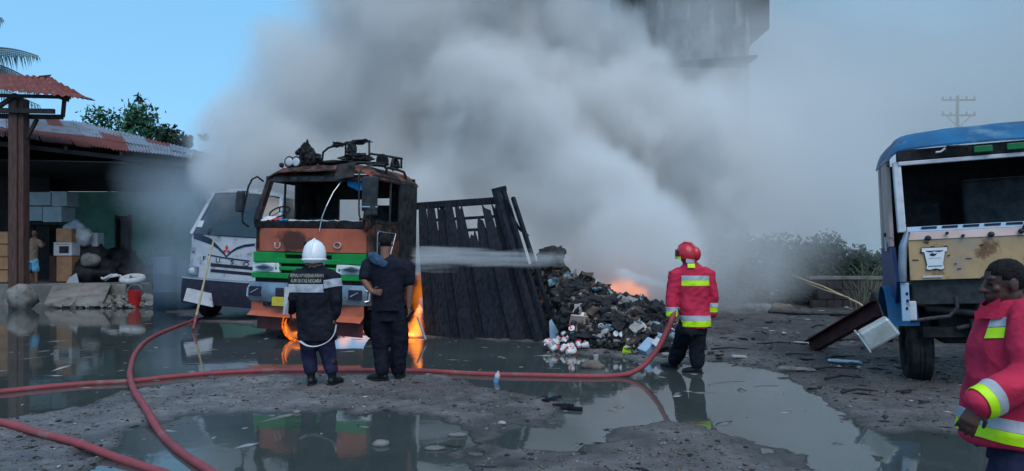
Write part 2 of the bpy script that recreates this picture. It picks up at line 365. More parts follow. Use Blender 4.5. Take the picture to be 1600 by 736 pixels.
def sdist(x, y):
    """signed distance to the puddles, negative inside"""
    best = np.full(x.shape, 1e9)
    for P in PUDW:
        d = np.full(x.shape, 1e9); ins = np.zeros(x.shape, bool); n = len(P)
        for i in range(n):
            ax, ay = P[i]; bx, by = P[(i+1) % n]; ex, ey = bx-ax, by-ay
            t = np.clip(((x-ax)*ex+(y-ay)*ey)/(ex*ex+ey*ey+1e-9), 0, 1)
            d = np.minimum(d, np.hypot(x-ax-t*ex, y-ay-t*ey))
            c = ((ay > y) != (by > y)) & (x < (bx-ax)*(y-ay)/((by-ay) if abs(by-ay) > 1e-9 else 1e-9)+ax)
            ins ^= c
        best = np.minimum(best, np.where(ins, -d, d))
    return best
def gh(x, y):
    x = np.asarray(x, float); y = np.asarray(y, float)
    sdv = sdist(x, y) + fbm(x, y, .9, 3, 5)*.85 + fbm(x, y*.6, .25, 31, 4)*.42
    t = np.clip((sdv+.22)/.5, 0, 1); t = t*t*(3-2*t)
    h = -.035 + t*.062 + fbm(x, y, .5, 11, 4)*.022 + fbm(x, y, .10, 21, 3)*.012*t + fbm(x, y, 3, 41, 3)*.03*t
    h = h + fbm(x, y, .28, 61, 4)*.035*t
    rough = np.clip((x-2.4)/2, 0, 1)*np.clip((y-9.8)/2, 0, 1)*np.clip((40-y)/15, 0, 1)
    h = h + rough*(.05 + fbm(x, y, .45, 51, 4)*.20)
    return h
def ghs(x, y): return float(gh(np.array([x]), np.array([y]))[0])
xs = np.concatenate([-np.geomspace(900, 20, 26), np.linspace(-19, -9, 90)[:-1], np.linspace(-9, 9, 400), np.linspace(9.1, 20, 60)[1:], np.geomspace(21, 900, 26)])
ys = np.concatenate([np.linspace(-60, 2, 12), np.linspace(2.4, 13, 330), np.linspace(13.05, 32, 230)[1:], np.geomspace(33, 1500, 40)])
X, Y = np.meshgrid(xs, ys); Z = gh(X, Y)
nx, ny = len(xs), len(ys)
co = np.stack([X, Y, Z], -1).reshape(-1, 3)
ii = np.arange(nx*ny).reshape(ny, nx)
q = np.stack([ii[:-1, :-1], ii[:-1, 1:], ii[1:, 1:], ii[1:, :-1]], -1).reshape(-1, 4)
def np_mesh(name, co, quads):
    me = bpy.data.meshes.new(name); k = quads.shape[1]
    me.vertices.add(len(co)); me.vertices.foreach_set('co', co.astype(np.float32).ravel())
    me.loops.add(quads.size); me.loops.foreach_set('vertex_index', quads.astype(np.int32).ravel())
    me.polygons.add(len(quads)); me.polygons.foreach_set('loop_start', np.arange(0, quads.size, k, dtype=np.int32))
    me.update(calc_edges=True); me.validate(); return me
def ground_mat():
    m, nt, b = nodes('wet_mud'); L = nt.links.new
    tc = ND(nt, 'ShaderNodeTexCoord'); sp = ND(nt, 'ShaderNodeSeparateXYZ'); L(tc.outputs['Object'], sp.inputs[0])
    wet = ND(nt, 'ShaderNodeMapRange'); wet.inputs[1].default_value = .0; wet.inputs[2].default_value = .040; L(sp.outputs['Z'], wet.inputs[0])
    def noise(s, d=5, r=.6):
        n = ND(nt, 'ShaderNodeTexNoise'); n.inputs['Scale'].default_value = s; n.inputs['Detail'].default_value = d; n.inputs['Roughness'].default_value = r; L(tc.outputs['Object'], n.inputs['Vector']); return n
    n1 = noise(.7); n2 = noise(9, 6, .7); n3 = noise(60, 3)
    def mix(f, a, c):
        x = ND(nt, 'ShaderNodeMix', data_type='RGBA')
        L(f, x.inputs[0])
        for s, v in ((6, a), (7, c)):
            if isinstance(v, tuple): x.inputs[s].default_value = c4(v)
            else: L(v, x.inputs[s])
        return x.outputs[2]
    def rng(n, a, bb, lo=0, hi=1):
        r = ND(nt, 'ShaderNodeMapRange'); r.inputs[1].default_value = a; r.inputs[2].default_value = bb; r.inputs[3].default_value = lo; r.inputs[4].default_value = hi; L(n.outputs[0], r.inputs[0]); return r.outputs[0]
    col = mix(rng(n1, .35, .65), (.345, .302, .30), (.27, .25, .25))
    col = mix(rng(n2, .38, .70), (.16, .15, .15), col)
    col = mix(rng(n3, .62, .72, 0, .7), col, (.22, .21, .20))
    n5 = noise(2.6, 6, .7); col = mix(rng(n5, .38, .60, .65, 0), col, (.11, .10, .10))
    n6 = noise(.45, 5, .65); sx_ = ND(nt, 'ShaderNodeMapRange'); sx_.inputs[1].default_value = 1.6; sx_.inputs[2].default_value = 4.2; L(sp.outputs['X'], sx_.inputs[0])
    sy_ = ND(nt, 'ShaderNodeMapRange'); sy_.inputs[1].default_value = 6.2; sy_.inputs[2].default_value = 9.5; L(sp.outputs['Y'], sy_.inputs[0])
    ml = ND(nt, 'ShaderNodeMath', operation='MULTIPLY'); L(sx_.outputs[0], ml.inputs[0]); L(sy_.outputs[0], ml.inputs[1])
    m3 = ND(nt, 'ShaderNodeMath', operation='MULTIPLY'); L(ml.outputs[0], m3.inputs[0]); L(rng(n6, .30, .55, .35, .95), m3.inputs[1])
    col = mix(m3.outputs[0], col, (.028, .027, .03))
    col = mix(wet.outputs[0], (.030, .030, .031), col)
    L(col, b.inputs['Base Color'])
    rr = ND(nt, 'ShaderNodeMapRange'); rr.inputs[1].default_value = .0; rr.inputs[2].default_value = .05; rr.inputs[3].default_value = .22; rr.inputs[4].default_value = .68; L(sp.outputs['Z'], rr.inputs[0])
    L(rr.outputs[0], b.inputs['Roughness']); b.inputs['Specular IOR Level'].default_value = .4
    bp = ND(nt, 'ShaderNodeBump'); bp.inputs['Strength'].default_value = 1.0; bp.inputs['Distance'].default_value = .03
    ad = ND(nt, 'ShaderNodeMath', operation='ADD'); L(n2.outputs[0], ad.inputs[0]); n4 = noise(34, 5, .7); L(n4.outputs[0], ad.inputs[1]); L(ad.outputs[0], bp.inputs['Height']); L(bp.outputs[0], b.inputs['Normal'])
    return m
def water_mat():
    m, nt, b = nodes('murky_water'); L = nt.links.new
    tc = ND(nt, 'ShaderNodeTexCoord'); n = ND(nt, 'ShaderNodeTexNoise'); n.inputs['Scale'].default_value = .8; n.inputs['Detail'].default_value = 4; L(tc.outputs['Object'], n.inputs['Vector'])
    x = ND(nt, 'ShaderNodeMix', data_type='RGBA'); L(n.outputs[0], x.inputs[0]); x.inputs[6].default_value = (.026, .036, .034, 1); x.inputs[7].default_value = (.070, .080, .078, 1); L(x.outputs[2], b.inputs['Base Color'])
    n2 = ND(nt, 'ShaderNodeTexNoise'); n2.inputs['Scale'].default_value = 3.2; n2.inputs['Detail'].default_value = 3; L(tc.outputs['Object'], n2.inputs['Vector'])
    b.inputs['Roughness'].default_value = .045; b.inputs['IOR'].default_value = 1.40; b.inputs['Specular IOR Level'].default_value = .6
    bp = ND(nt, 'ShaderNodeBump'); bp.inputs['Strength'].default_value = .05; bp.inputs['Distance'].default_value = .03; L(n2.outputs[0], bp.inputs['Height']); L(bp.outputs[0], b.inputs['Normal'])
    return m
gme = np_mesh('ground', co, q); gme.materials.append(ground_mat()); smooth_mesh(gme, 180)
tag(link('ground', gme), kind='structure')
wx = np.linspace(-26, 9, 8); wy = np.linspace(2.6, 25.6, 8); WX, WY = np.meshgrid(wx, wy)
wi = np.arange(64).reshape(8, 8); wq = np.stack([wi[:-1, :-1], wi[:-1, 1:], wi[1:, 1:], wi[1:, :-1]], -1).reshape(-1, 4)
wme = np_mesh('puddle_water', np.stack([WX, WY, WX*0], -1).reshape(-1, 3), wq); wme.materials.append(water_mat())
tag(link('puddle_water', wme), kind='structure')

# loose stones, flakes and char scattered over the mud (nobody could count them)
def scatter(name, n, region, smin, smax, mats, seed, flat=.5, zoff=0, keep=None, stretch=1.0):
    r = np.random.RandomState(seed); V = []; F = []; MI = []
    x = r.uniform(region[0], region[1], n); y = region[2]*(region[3]/region[2])**r.rand(n)
    z = gh(x, y); ok = np.ones(n, bool) if keep is None else keep(x, y, z)
    x, y, z = x[ok], y[ok], np.maximum(z[ok], 0)+zoff
    dirs = np.array([(1,0,0),(0,1,0),(-1,0,0),(0,-1,0),(0,0,1),(0,0,-1)], float)
    tri = np.array([(0,1,4),(1,2,4),(2,3,4),(3,0,4),(1,0,5),(2,1,5),(3,2,5),(0,3,5)])
    k = len(x); s = smin*(smax/smin)**(r.rand(k)**2.2); a = r.rand(k)*6.28
    P = dirs[None]*(s[:, None, None])*r.uniform(.5, 1.2, (k, 6, 1)); P[:, :, 2] *= flat*r.uniform(.3, 1, (k, 1)); P[:, :, 0] *= r.uniform(1, stretch+.001, (k, 1))
    ca, sa = np.cos(a)[:, None], np.sin(a)[:, None]
    Q = np.stack([P[:, :, 0]*ca-P[:, :, 1]*sa+x[:, None], P[:, :, 0]*sa+P[:, :, 1]*ca+y[:, None], P[:, :, 2]+z[:, None]+.2*s[:, None]*flat], -1).reshape(-1, 3)
    T = (tri[None]+6*np.arange(k)[:, None, None]).reshape(-1, 3)
    me = np_mesh(name, Q, T)
    for m_ in mats: me.materials.append(m_)
    me.polygons.foreach_set('material_index', np.repeat(r.randint(0, len(mats), k), 8).astype(np.int32))
    return tag(link(name, me), kind='stuff')
M['stone'] = pm('grey_stone', (.20, .19, .185), (.10, .095, .09), 6, .8)
M['pale'] = pm('pale_flake', (.36, .35, .35), (.2, .19, .19), 6, .7)
M['coal'] = pm('char_flake', (.010, .010, .012), (.03, .03, .03), 6, .6)
M['stonewarm'] = pm('brown_stone', (.15, .12, .10), (.08, .065, .06), 6, .8)
dry = lambda x, y, z: z > .012
shore = lambda x, y, z: (z > -.018) & (z < .02)
scatter('pebbles', 30000, (-5.5, 6.5, 4.2, 14), .005, .034, [M['stone'], M['stonewarm'], M['stonewarm'], M['coal']], 1, .6, keep=dry)
scatter('litter_flakes', 1500, (-5.5, 6.5, 4.4, 12.5), .008, .045, [M['pale'], M['stone'], M['stone']], 2, .35, keep=dry, stretch=2)
scatter('char_fragments', 1500, (.3, 7.5, 5.0, 20), .012, .07, [M['coal'], M['coal'], M['char']], 3, .4, keep=lambda x, y, z: (z > -.02) & ((y > 7.2) | (x > 3)) & ~((x > 1.6) & (x < 3.5) & (y < 9.3)), stretch=3)
scatter('char_fragments', 1400, (-9, 1.5, 4.6, 20), .008, .05, [M['coal'], M['char']], 4, .4, keep=shore, stretch=3)
scatter('floating_scum', 700, (-14, 4, 6.0, 22), .012, .10, [M['pale'], M['stone'], M['stone']], 5, .06, keep=lambda x, y, z: z < -.01, stretch=4)
scatter('rubble_flakes', 1300, (2.4, 12, 9.9, 27), .015, .12, [M['stone'], M['coal'], M['stonewarm'], M['stonewarm'], M['coal'], M['pale']], 6, .4, keep=lambda x, y, z: z > .0, stretch=2.5)
# ------------------------------------------------------------------ background: block behind the smoke, pole, trees
def window_part(parent, c, wd, ht, depth=.12):
    f = MB()
    for sx in (-1, 1): f.box((c[0]+sx*wd/2, c[1], c[2]), (.09, depth, ht+.18))
    for sz in (-1, 1): f.box((c[0], c[1], c[2]+sz*(ht/2+.045)), (wd-.09, depth*.9, .09))
    f.box((c[0], c[1], c[2]), (.06, depth*.7, ht))
    o = f.build('window', M['dark'], parent)
    MB().box((c[0], c[1]+.03, c[2]), (wd-.09, .03, ht)).build('pane', M['shadewin'], o)
    return o
blk = thing('concrete_building', 'stained concrete block towering behind the smoke with rows of dark windows', 'building', (px(1093, 400, 38).x, 38, 0))
wm = MB(); wx0, wx1 = -3.55, 2.55; rows = [(2.2, 3.8), (5.6, 7.2), (9, 10.6), (13.6, 15.2), (17, 18.6), (20.4, 22)]
cols = [-2.7, -1.35, 0, 1.35]
z0 = 0
for a, b in rows + [(24, 24)]:
    wm.span((wx0, 0, z0), (wx1, .3, a))
    if b > a:
        x0 = wx0
        for cx in cols + [None]:
            x1 = (cx-.5) if cx is not None else wx1
            wm.span((x0, 0, a), (x1, .3, b)); x0 = (cx+.5) if cx is not None else 0
    z0 = b
wm.span((wx0, .3, 0), (wx0+.3, 8, 24)); wm.span((wx1-.3, .3, 0), (wx1, 8, 24)); wm.span((wx0+.3, 7.7, 0), (wx1-.3, 8, 24)); wm.span((wx0+.3, .3, 23.7), (wx1-.3, 7.7, 24))
wm.build('wall', M['oldwall'], blk)
MB().span((2.552, .25, 13.4), (3.7, 5, 23.6)).build('side_wing', M['oldwall'], blk)
for a, b in rows:
    for cx in cols: window_part(blk, (cx, .18, (a+b)/2), 1.0, b-a)
MB().span((-1.6, -.45, 13.6), (-.75, -.002, 14.5)).build('cooling_unit', M['dark'], blk, bevel=.03)
MB().tube([(2.4, -.14, 0), (2.4, -.14, 23)], .13, 8).build('drain_pipe', M['oldwall'], blk)
an = thing('cream_annex', 'low cream walled annex fading into smoke below the concrete block', 'building', (px(1105, 400, 36).x, 35.2, 0))
MB().span((-2.6, 0, 0), (1.8, 2.3, 10.6)).build('wall', M['cream'], an, bevel=.03)
MB().prism([(-2.9, -.3, 10.62), (2.1, -.3, 11.0), (2.1, -.3, 11.12), (-2.9, -.3, 10.74)], (0, 2.7, 0)).build('roof', M['char'], an)
for cx in (-1.8, -.3, 1.1): window_part(an, (cx, -.07, 8.7), .8, 1.3)

up = thing('utility_pole', 'thin utility pole with two crossarms faint above the blue truck', 'pole', (px(1496, 400, 46).x, 46, 0))
MB().tube([(0, 0, 0), (0, 0, 11.6)], [.13, .09], 10).build('pole', M['bark'], up)
for z in (11.3, 10.35):
    a = MB().bar((-1.05, -.12, z), (1.05, -.12, z), .09, .10).build('crossarm', M['bark'], up)
    for xx in (-.98, -.5, .5, .98):
        MB().lathe([(0, 0), (.05, 0), (.06, .06), (.04, .1), (.055, .14), (.02, .2), (0, .2)], 8, Matrix.Translation((xx, -.12, z+.051))).build('insulator', M['dark'], a)
MB().bar((.02, -.12, 9.6), (.75, -.12, 10.3), .04, .04).build('brace', M['dark'], up)
MB().bar((-.02, -.12, 9.6), (-.75, -.12, 10.3), .04, .04).build('brace', M['dark'], up)

def leaf_mesh(name, clumps, n, size, mat, seed, droop=.2):
    """clumps: list of (centre, radius); leaf quads folded, spread in shells"""
    r = np.random.RandomState(seed); C_ = np.array([c for c, _ in clumps], float); Rr = np.array([q for _, q in clumps], float)
    k = r.choice(len(clumps), n, p=Rr**2/np.sum(Rr**2)); d = r.normal(size=(n, 3)); d /= np.linalg.norm(d, axis=1)[:, None]
    rad = Rr[k]*(r.rand(n)**.45)*(1+.25*r.normal(size=n)*.5)
    P = C_[k]+d*rad[:, None]*np.array([1, 1, .8])
    u = r.normal(size=(n, 3)); u[:, 2] -= droop; u /= np.linalg.norm(u, axis=1)[:, None]
    nn = d+r.normal(size=(n, 3))*.7; v = np.cross(nn, u); v /= np.linalg.norm(v, axis=1)[:, None]+1e-9
    s = size*r.uniform(.6, 1.3, (n, 1)); a = u*s; b = v*s*.42
    Q = np.stack([P-a, P+b-a*.1, P+a, P-b-a*.1], 1).reshape(-1, 3)
    F = np.arange(4*n).reshape(n, 4)
    me = np_mesh(name, Q, F); me.materials.append(mat); return me
def tree(label, base, h, spread, nclump, nleaf, lsize, mat, seed, group=None, name='broadleaf_tree', sparse=False, tr=.12, low=.35, limbs=9):
    rr = random.Random(seed); t = thing(name, label, 'tree', base, (0, 0, 0), group)
    tm = MB(); top = Vector((rr.uniform(-.2, .2)*spread, 0, h*.8))
    tm.tube([(0, 0, -.2), (rr.uniform(-.1, .1), 0, h*.3), (top.x*.6, 0, h*.55), top], [tr*1.3, tr, tr*.7, tr*.25], 10)
    tm.build('trunk', M['bark'], t, 50)
    cl = []; bm_ = MB()
    for i in range(limbs):
        a = i*2.399+rr.random(); f = rr.uniform(low, .8); p0 = Vector((top.x*.6*f, 0, h*f*.8)); L_ = spread*rr.uniform(.5, 1.05)
        p2 = p0+Vector((math.cos(a)*L_, math.sin(a)*L_*.8, h*rr.uniform(.08, .32))); p1 = (p0+p2)/2+Vector((0, 0, -.06*h*rr.random()))
        bm_.tube([p0, p1, p2], [tr*.45, tr*.3, tr*.1], 6); cl.append((p2, spread*rr.uniform(.22, .42)*(.6 if sparse else 1)))
        if sparse:
            for j in range(2):
                p3 = p2+Vector((rr.uniform(-.4, .4)*spread, rr.uniform(-.3, .3)*spread, rr.uniform(.05, .22)*h)); bm_.tube([p1*.3+p2*.7, p3], [tr*.15, tr*.05], 5); cl.append((p3, spread*rr.uniform(.12, .2)))
    bm_.build('limbs', M['bark'], t, 50)
    for i in range(nclump):
        a = rr.random()*6.28; q = rr.random()**.5*spread*.8; cl.append(((math.cos(a)*q, math.sin(a)*q*.8, h*rr.uniform(low, 1)), spread*rr.uniform(.2, .4)*(.5 if sparse else 1)))
    link('crown', leaf_mesh('crown', cl, nleaf, lsize, mat, seed), t)
    return t
tree('bushy green tree rising over the shed roof, left of the branchy one', (px(172, 400, 40).x, 40, 0), 9.4, 3.2, 20, 8500, .16, M['leafgreen'], 11, low=.6)
tree('open branchy tree with small leaf tufts against blue sky beyond the shed', (px(238, 400, 41).x, 41, 0), 9.7, 1.7, 2, 900, .13, M['leafdark'], 12, sparse=True, low=.55, tr=.07, limbs=7)
tree('low dark tree under the branchy one at the shed roof edge', (px(245, 400, 39).x, 39, 0), 8.7, 2.0, 14, 4200, .16, M['leafdark'], 13, low=.55)
tree('small dim tree fading into drifting smoke at the end of the shed', (px(300, 400, 42).x, 42, 0), 8.6, 1.0, 6, 1500, .14, M['leafdark'], 14, low=.5, tr=.07)
tree('hazy round tree behind the white truck, thinned by smoke', (px(345, 400, 44).x, 44, 0), 7.5, 2.3, 10, 3000, .18, M['leafdark'], 15, low=.4)
for xx in (359, 376):
    MBp = MB(); MBp.box((0, 0, 3.95), (.16, .16, 7.9)); MBp.box((0, 0, 7.95), (.24, .24, .1))
    o = MBp.build('fence_post', M['darkwood'], None, loc=(px(xx, 400, 43).x, 43, 0)); tag(o, 'tall dim post %s behind the white truck' % ('on the left of a pair' if xx < 365 else 'on the right of a pair'), 'post', 'posts behind the white truck')
# right side thicket behind the yard
tree('dark broad bush right of the standing red firefighter, under the smoke', (px(1240, 400, 24).x, 24, -.1), 1.9, 1.9, 16, 6500, .11, M['leafdark'], 21, name='bush', low=.06, tr=.06)
tree('tall dark bush next to the parked blue truck, fading upward into smoke', (px(1345, 400, 25).x, 25, -.1), 2.0, 1.9, 16, 6500, .11, M['leafdark'], 22, name='bush', low=.06, tr=.06)
tree('dark bush between two larger ones behind the leaning bamboo', (px(1290, 400, 23).x, 23, -.1), 1.8, 1.5, 12, 4500, .10, M['leafdark'], 23, name='bush', low=.06, tr=.05)
tree('smoky far bush behind the standing red firefighter', (px(1150, 400, 27).x, 27, -.1), 2.2, 2.2, 12, 4500, .12, M['leafdark'], 24, name='bush', low=.06, tr=.06)
tree('bush mostly hidden behind the blue truck cab', (px(1440, 400, 27).x, 27, -.1), 2.2, 2.3, 14, 4500, .12, M['leafdark'], 25, name='bush', low=.06, tr=.06)
gt = thing('grass_tuft', 'tuft of long pale grass arching over the dark bush by the blue truck', 'grass', (px(1352, 400, 20).x, 20, 0))
gb = MB(); rr = random.Random(4)
for i in range(46):
    a = rr.random()*6.28; L_ = rr.uniform(.4, 1.1); H = rr.uniform(.8, 1.75); c0 = Vector((rr.uniform(-.35, .35), rr.uniform(-.2, .2), 0))
    pts = [c0 + Vector((math.cos(a)*L_*t*t*.7, math.sin(a)*L_*t*t*.4, H*(t*1.35-.45*t*t))) for t in (0, .3, .6, .85, 1)]
    gb.tube(pts, [.010, .009, .007, .005, .002], 4)
tag(gb.build('blades', M['grass'], gt), kind='stuff')
lw = thing('low_wall', 'low dark wall half hidden beside the blue truck', 'wall', (px(1350, 400, 21.5).x, 21.5, 0))
for i in range(7):
    for j in range(3):
        MB().box((-1.35+i*.46+(j % 2)*.2, rnd.uniform(-.008, .008), .16+j*.29), (.445, .18, .275)).build('block', M['darkwood'], lw, bevel=.01)
MB().box((.1, 0, .945), (3.5, .26, .1)).build('coping', M['concrete'], lw, bevel=.01)
# ------------------------------------------------------------------ shed on the left
PZ = .66
sh = thing('storage_shed', 'open fronted shed with low corrugated roof and green back wall', 'shed', (0, 0, 0))
# platform and back wall
fl = MB(); fl.span((-34, 24, -.2), (-12.6, 31.2, PZ)); fl.build('platform', M['concrete'], sh, bevel=.04)
wl = MB(); wz1 = 5.2
wa, wb = px(183, 400, 30).x, px(204, 400, 30).x; wzA, wzB = px(0, 391, 30).z, px(0, 339, 30).z
wl.span((-34, 30, PZ), (wa, 30.25, 4.2)); wl.span((wb, 30, PZ), (-9.6, 30.25, 4.2)); wl.span((wa, 30, PZ), (wb, 30.25, wzA)); wl.span((wa, 30, wzB), (wb, 30.25, 4.2))
wl.build('back_wall', M['greenwall'], sh)
wf = MB(); cx = (wa+wb)/2; cz = (wzA+wzB)/2
for s in (-1, 1): wf.box((cx+s*(wb-wa)/2, 29.98, cz), (.07, .2, wzB-wzA+.14))
for s in (-1, 1): wf.box((cx, 29.985, cz+s*(wzB-wzA)/2), (wb-wa-.07, .19, .07))
o = wf.build('window', M['postwood'], sh)
MB().box((cx, 30.05, cz), (wb-wa-.07, .02, wzB-wzA-.07)).build('pane', M['shadewin'], o)
sw = MB(); sw.span((-9.9, 30.25, 0), (-9.6, 38, 4.4)); sw.span((-34.2, 24.5, PZ), (-34, 30, 5.4)); sw.build('side_wall', M['greenwall'], sh)
# roof of corrugated sheets: bilinear strip between front eave and back edge
Fr = [Vector((-26, 22.2, 5.35)), px(0, 213, 22.5), px(150, 231, 23.6), px(330, 250, 25.2)]
Bk = [Vector((-34, 32, 8.0)), px(0, 183, 32), px(120, 191, 32), px(345, 246, 31.5)]
def edge(P, t):
    t = t*(len(P)-1); i = min(int(t), len(P)-2); return P[i].lerp(P[i+1], t-i)
def corr(A, B, Cc, D, name, mat, parent, n=9, m=3, amp=.028, sag=0):
    """sheet A-B front edge, D-C back edge; corrugations run front to back; has thickness"""
    V = []; F = []; k = n*4+1
    nr = (B-A).cross(D-A).normalized()
    if nr.z < 0: nr = -nr
    for lay in (0, -.012):
        for j in range(m+1):
            v = j/m
            for i in range(k):
                u = i/(k-1); p = A.lerp(B, u).lerp(D.lerp(Cc, u), v)
                V.append(p + nr*(amp*math.sin(2*math.pi*n*u)+lay - sag*4*v*(1-v)))
    o1 = k*(m+1)
    for j in range(m):
        for i in range(k-1):
            a = j*k+i; F.append((a, a+1, a+k+1, a+k)); F.append((o1+a, o1+a+k, o1+a+k+1, o1+a+1))
    for i in range(k-1): F.append((i, o1+i, o1+i+1, i+1)); a = m*k+i; F.append((a, a+1, o1+a+1, o1+a))
    mb = MB(); mb.add(V, F); return mb.build(name, mat, parent, 60)
rr = random.Random(31); ncol = 17
for i in range(ncol):
    for j in range(3):
        t0, t1 = i/ncol, (i+1.06)/ncol; t1 = min(t1, 1); v0, v1 = j/3-.0, min((j+1.12)/3, 1)
        up_ = Vector((0, 0, .02*j + .012*(i % 2) + rr.uniform(0, .03)))
        P = lambda t, v: edge(Fr, t).lerp(edge(Bk, t), v)+up_
        jit = Vector((0, rr.uniform(-.18, .10), 0)) if j == 0 else Vector((0, 0, 0))
        corr(P(t0, v0)+jit, P(t1, v0)+jit, P(t1, v1), P(t0, v1), 'roof_sheet', M['rust'] if (j == 0 and i < 13 or rr.random() < .12) else M['zinc'], sh, 7, 2)
for i in range(ncol//3+1):
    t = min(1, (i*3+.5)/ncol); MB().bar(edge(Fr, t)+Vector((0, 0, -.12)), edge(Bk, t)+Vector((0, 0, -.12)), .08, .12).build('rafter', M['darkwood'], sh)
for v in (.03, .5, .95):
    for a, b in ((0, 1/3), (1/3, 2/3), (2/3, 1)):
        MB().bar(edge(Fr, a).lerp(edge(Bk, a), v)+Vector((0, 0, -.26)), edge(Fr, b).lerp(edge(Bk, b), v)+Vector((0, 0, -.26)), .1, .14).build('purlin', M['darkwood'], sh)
for t in (.02, .97):
    p = edge(Fr, t).lerp(edge(Bk, t), .06); MB().box((p.x, p.y, (p.z-.35+PZ)/2 if t < .95 else (p.z-.35)/2), (.18, .18, p.z-.35-PZ if t < .95 else p.z-.35)).build('post', M['darkwood'], sh)

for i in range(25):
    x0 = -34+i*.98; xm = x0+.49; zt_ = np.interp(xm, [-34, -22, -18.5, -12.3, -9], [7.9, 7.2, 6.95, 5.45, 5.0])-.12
    MB().span((x0, 29.94+.012*(i % 2), 4.205), (x0+.97, 29.98+.012*(i % 2), zt_)).build('shade_wall_board', M['darkwood'], sh)  # close the wall up to the roof; their dark colour stands in for shade
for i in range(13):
    x0 = -34+i*1.22; MB().span((x0, 28.9, PZ+.002), (x0+1.2, 28.95, 5.0)).build('shade_screen_board', M['darkwood'], sh)  # added dark screen in place of the shade behind the stored boxes
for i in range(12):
    y0 = 23.6+i*.52; MB().bar((-33.8, y0, 5.02), (-12.4, y0, 4.55), .50, .03, (0, 1, 0) if False else (0, 0, 1)).build('added_ceiling_board', M['darkwood'], sh)  # low ceiling added to keep daylight off the inside of the shed
# tall post with the small rusty roof in front of the shed
D = 22.4
cp = thing('roofed_post', 'tall brown double post carrying a small rusty corrugated roof before the shed', 'canopy', (px(29, 400, D).x, D, 0))
J = lambda x, y, dy=0: px(x, y, D+dy) - cp.location
MB().span((-.22, -.15, -.1), (.04, .15, J(0, 148).z)).build('post', M['postwood'], cp, bevel=.015)
MB().span((.05, -.10, -.1), (.21, .20, J(0, 155).z)).build('post', M['postwood'], cp, bevel=.015)
for y, dy, x1 in ((174, -.2, 85), (183, .27, 98)):
    MB().bar(J(-90, y-3, dy), J(x1, y, dy), .10, .14).build('cross_beam', M['darkwood'], cp)
MB().bar(J(98, 183, .3), J(101, 152, .3), .09, .09).build('strut', M['postwood'], cp)
MB().bar(J(88, 150, .0), J(106, 156, .0), .16, .12).build('strut', M['darkwood'], cp)
MB().bar(J(58, 186, .05), J(42, 216, .05), .09, .09).build('strut', M['darkwood'], cp)
MB().bar(J(26, 148, -.18), J(-10, 172, -.18), .09, .12).build('strut', M['darkwood'], cp)
MB().bar(J(-120, 146, -.3), J(110, 152, -.3), .08, .1).build('purlin', M['darkwood'], cp)
MB().bar(J(-120, 122, 1.2), J(80, 124, 1.2), .08, .1).build('purlin', M['darkwood'], cp)
top = [J(-190, 112, 1.5), J(-95, 113, 1.5), J(0, 115, 1.5), J(78, 121, 1.3)]; bot = [J(-190, 136, -.6), J(-90, 138, -.6), J(10, 141, -.6), J(110, 152, -.5)]
for i in range(3): corr(bot[i], bot[i+1]+Vector((.06, 0, .02)), top[i+1]+Vector((.06, 0, .02)), top[i], 'roof_sheet', M['rust'], cp, 8, 3, .03)
corr(bot[3]+Vector((-.05, 0, .03)), J(149, 156, -.2), J(122, 144, .6), top[3]+Vector((-.05, 0, .03)), 'roof_sheet', M['rust'], cp, 5, 3, .03, .05)
MB().prism([J(60, 119, 1.2), J(80, 117, 1.2), J(79, 119, 1.25), J(62, 121, 1.25)], (0, .02, .02)).build('loose_flap', M['rust'], cp)
def lump(name, label, cat, c, r, mat, seed, group=None, amp=.18, sub=3, ground=True):
    bm = bmesh.new(); bmesh.ops.create_icosphere(bm, subdivisions=sub, radius=1)
    for v in bm.verts:
        n = mnoise.noise(v.co*1.3+Vector((seed, seed*.7, 0)))+.5*mnoise.noise(v.co*3.1+Vector((seed, 0, seed)))+.25*mnoise.noise(v.co*7+Vector((seed, 0, seed)))
        v.co = Vector((v.co.x*r[0], v.co.y*r[1], v.co.z*r[2]))*(1+n*amp*1.6)
    me = bpy.data.meshes.new(name); bm.to_mesh(me); bm.free(); me.materials.append(mat); smooth_mesh(me, 180)
    o = link(name, me, loc=c); return tag(o, label, cat, group)
lump('concrete_lump', 'rounded concrete lump at the foot of the tall brown post', 'lump', (px(30, 400, 21.9).x+.1, 21.9, .32), (.42, .34, .42), M['concrete'], 3)
for i, (x0, y0, x1, y1, dd) in enumerate([(62, 449, 118, 470, 22.9), (118, 446, 170, 466, 23.2)]):
    a = px(x0, 400, dd).x; b = px(x1, 400, dd).x
    o = MB().prism([(a-.25, 23.98, PZ-.05), (a+.5, 22.3, .05), (b+.3, 22.3, .05), (b-.35, 23.98, PZ-.05)], (0, .02, .10)).build('ramp_slab', M['concrete'], bevel=.02)
    tag(o, ['pale concrete slab sloping off the platform nearest the post', 'darker concrete slab sloping off the platform toward the red bucket'][i], 'slab', 'ramp slabs')
r_ = random.Random(3); rb = MB()
for i in range(160):
    x = r_.uniform(px(100, 400, 22.6).x, px(250, 400, 22.6).x); y = r_.uniform(22.2, 23.9); s = r_.uniform(.05, .22)
    rb.box((x, y, max(0, (y-22.2)*.16)+s*.2), (s, s*r_.uniform(.5, 1), s*.5), (r_.random(), r_.random(), r_.random()*3))
tag(rb.build('rubble_bank', M['concrete']), kind='stuff')

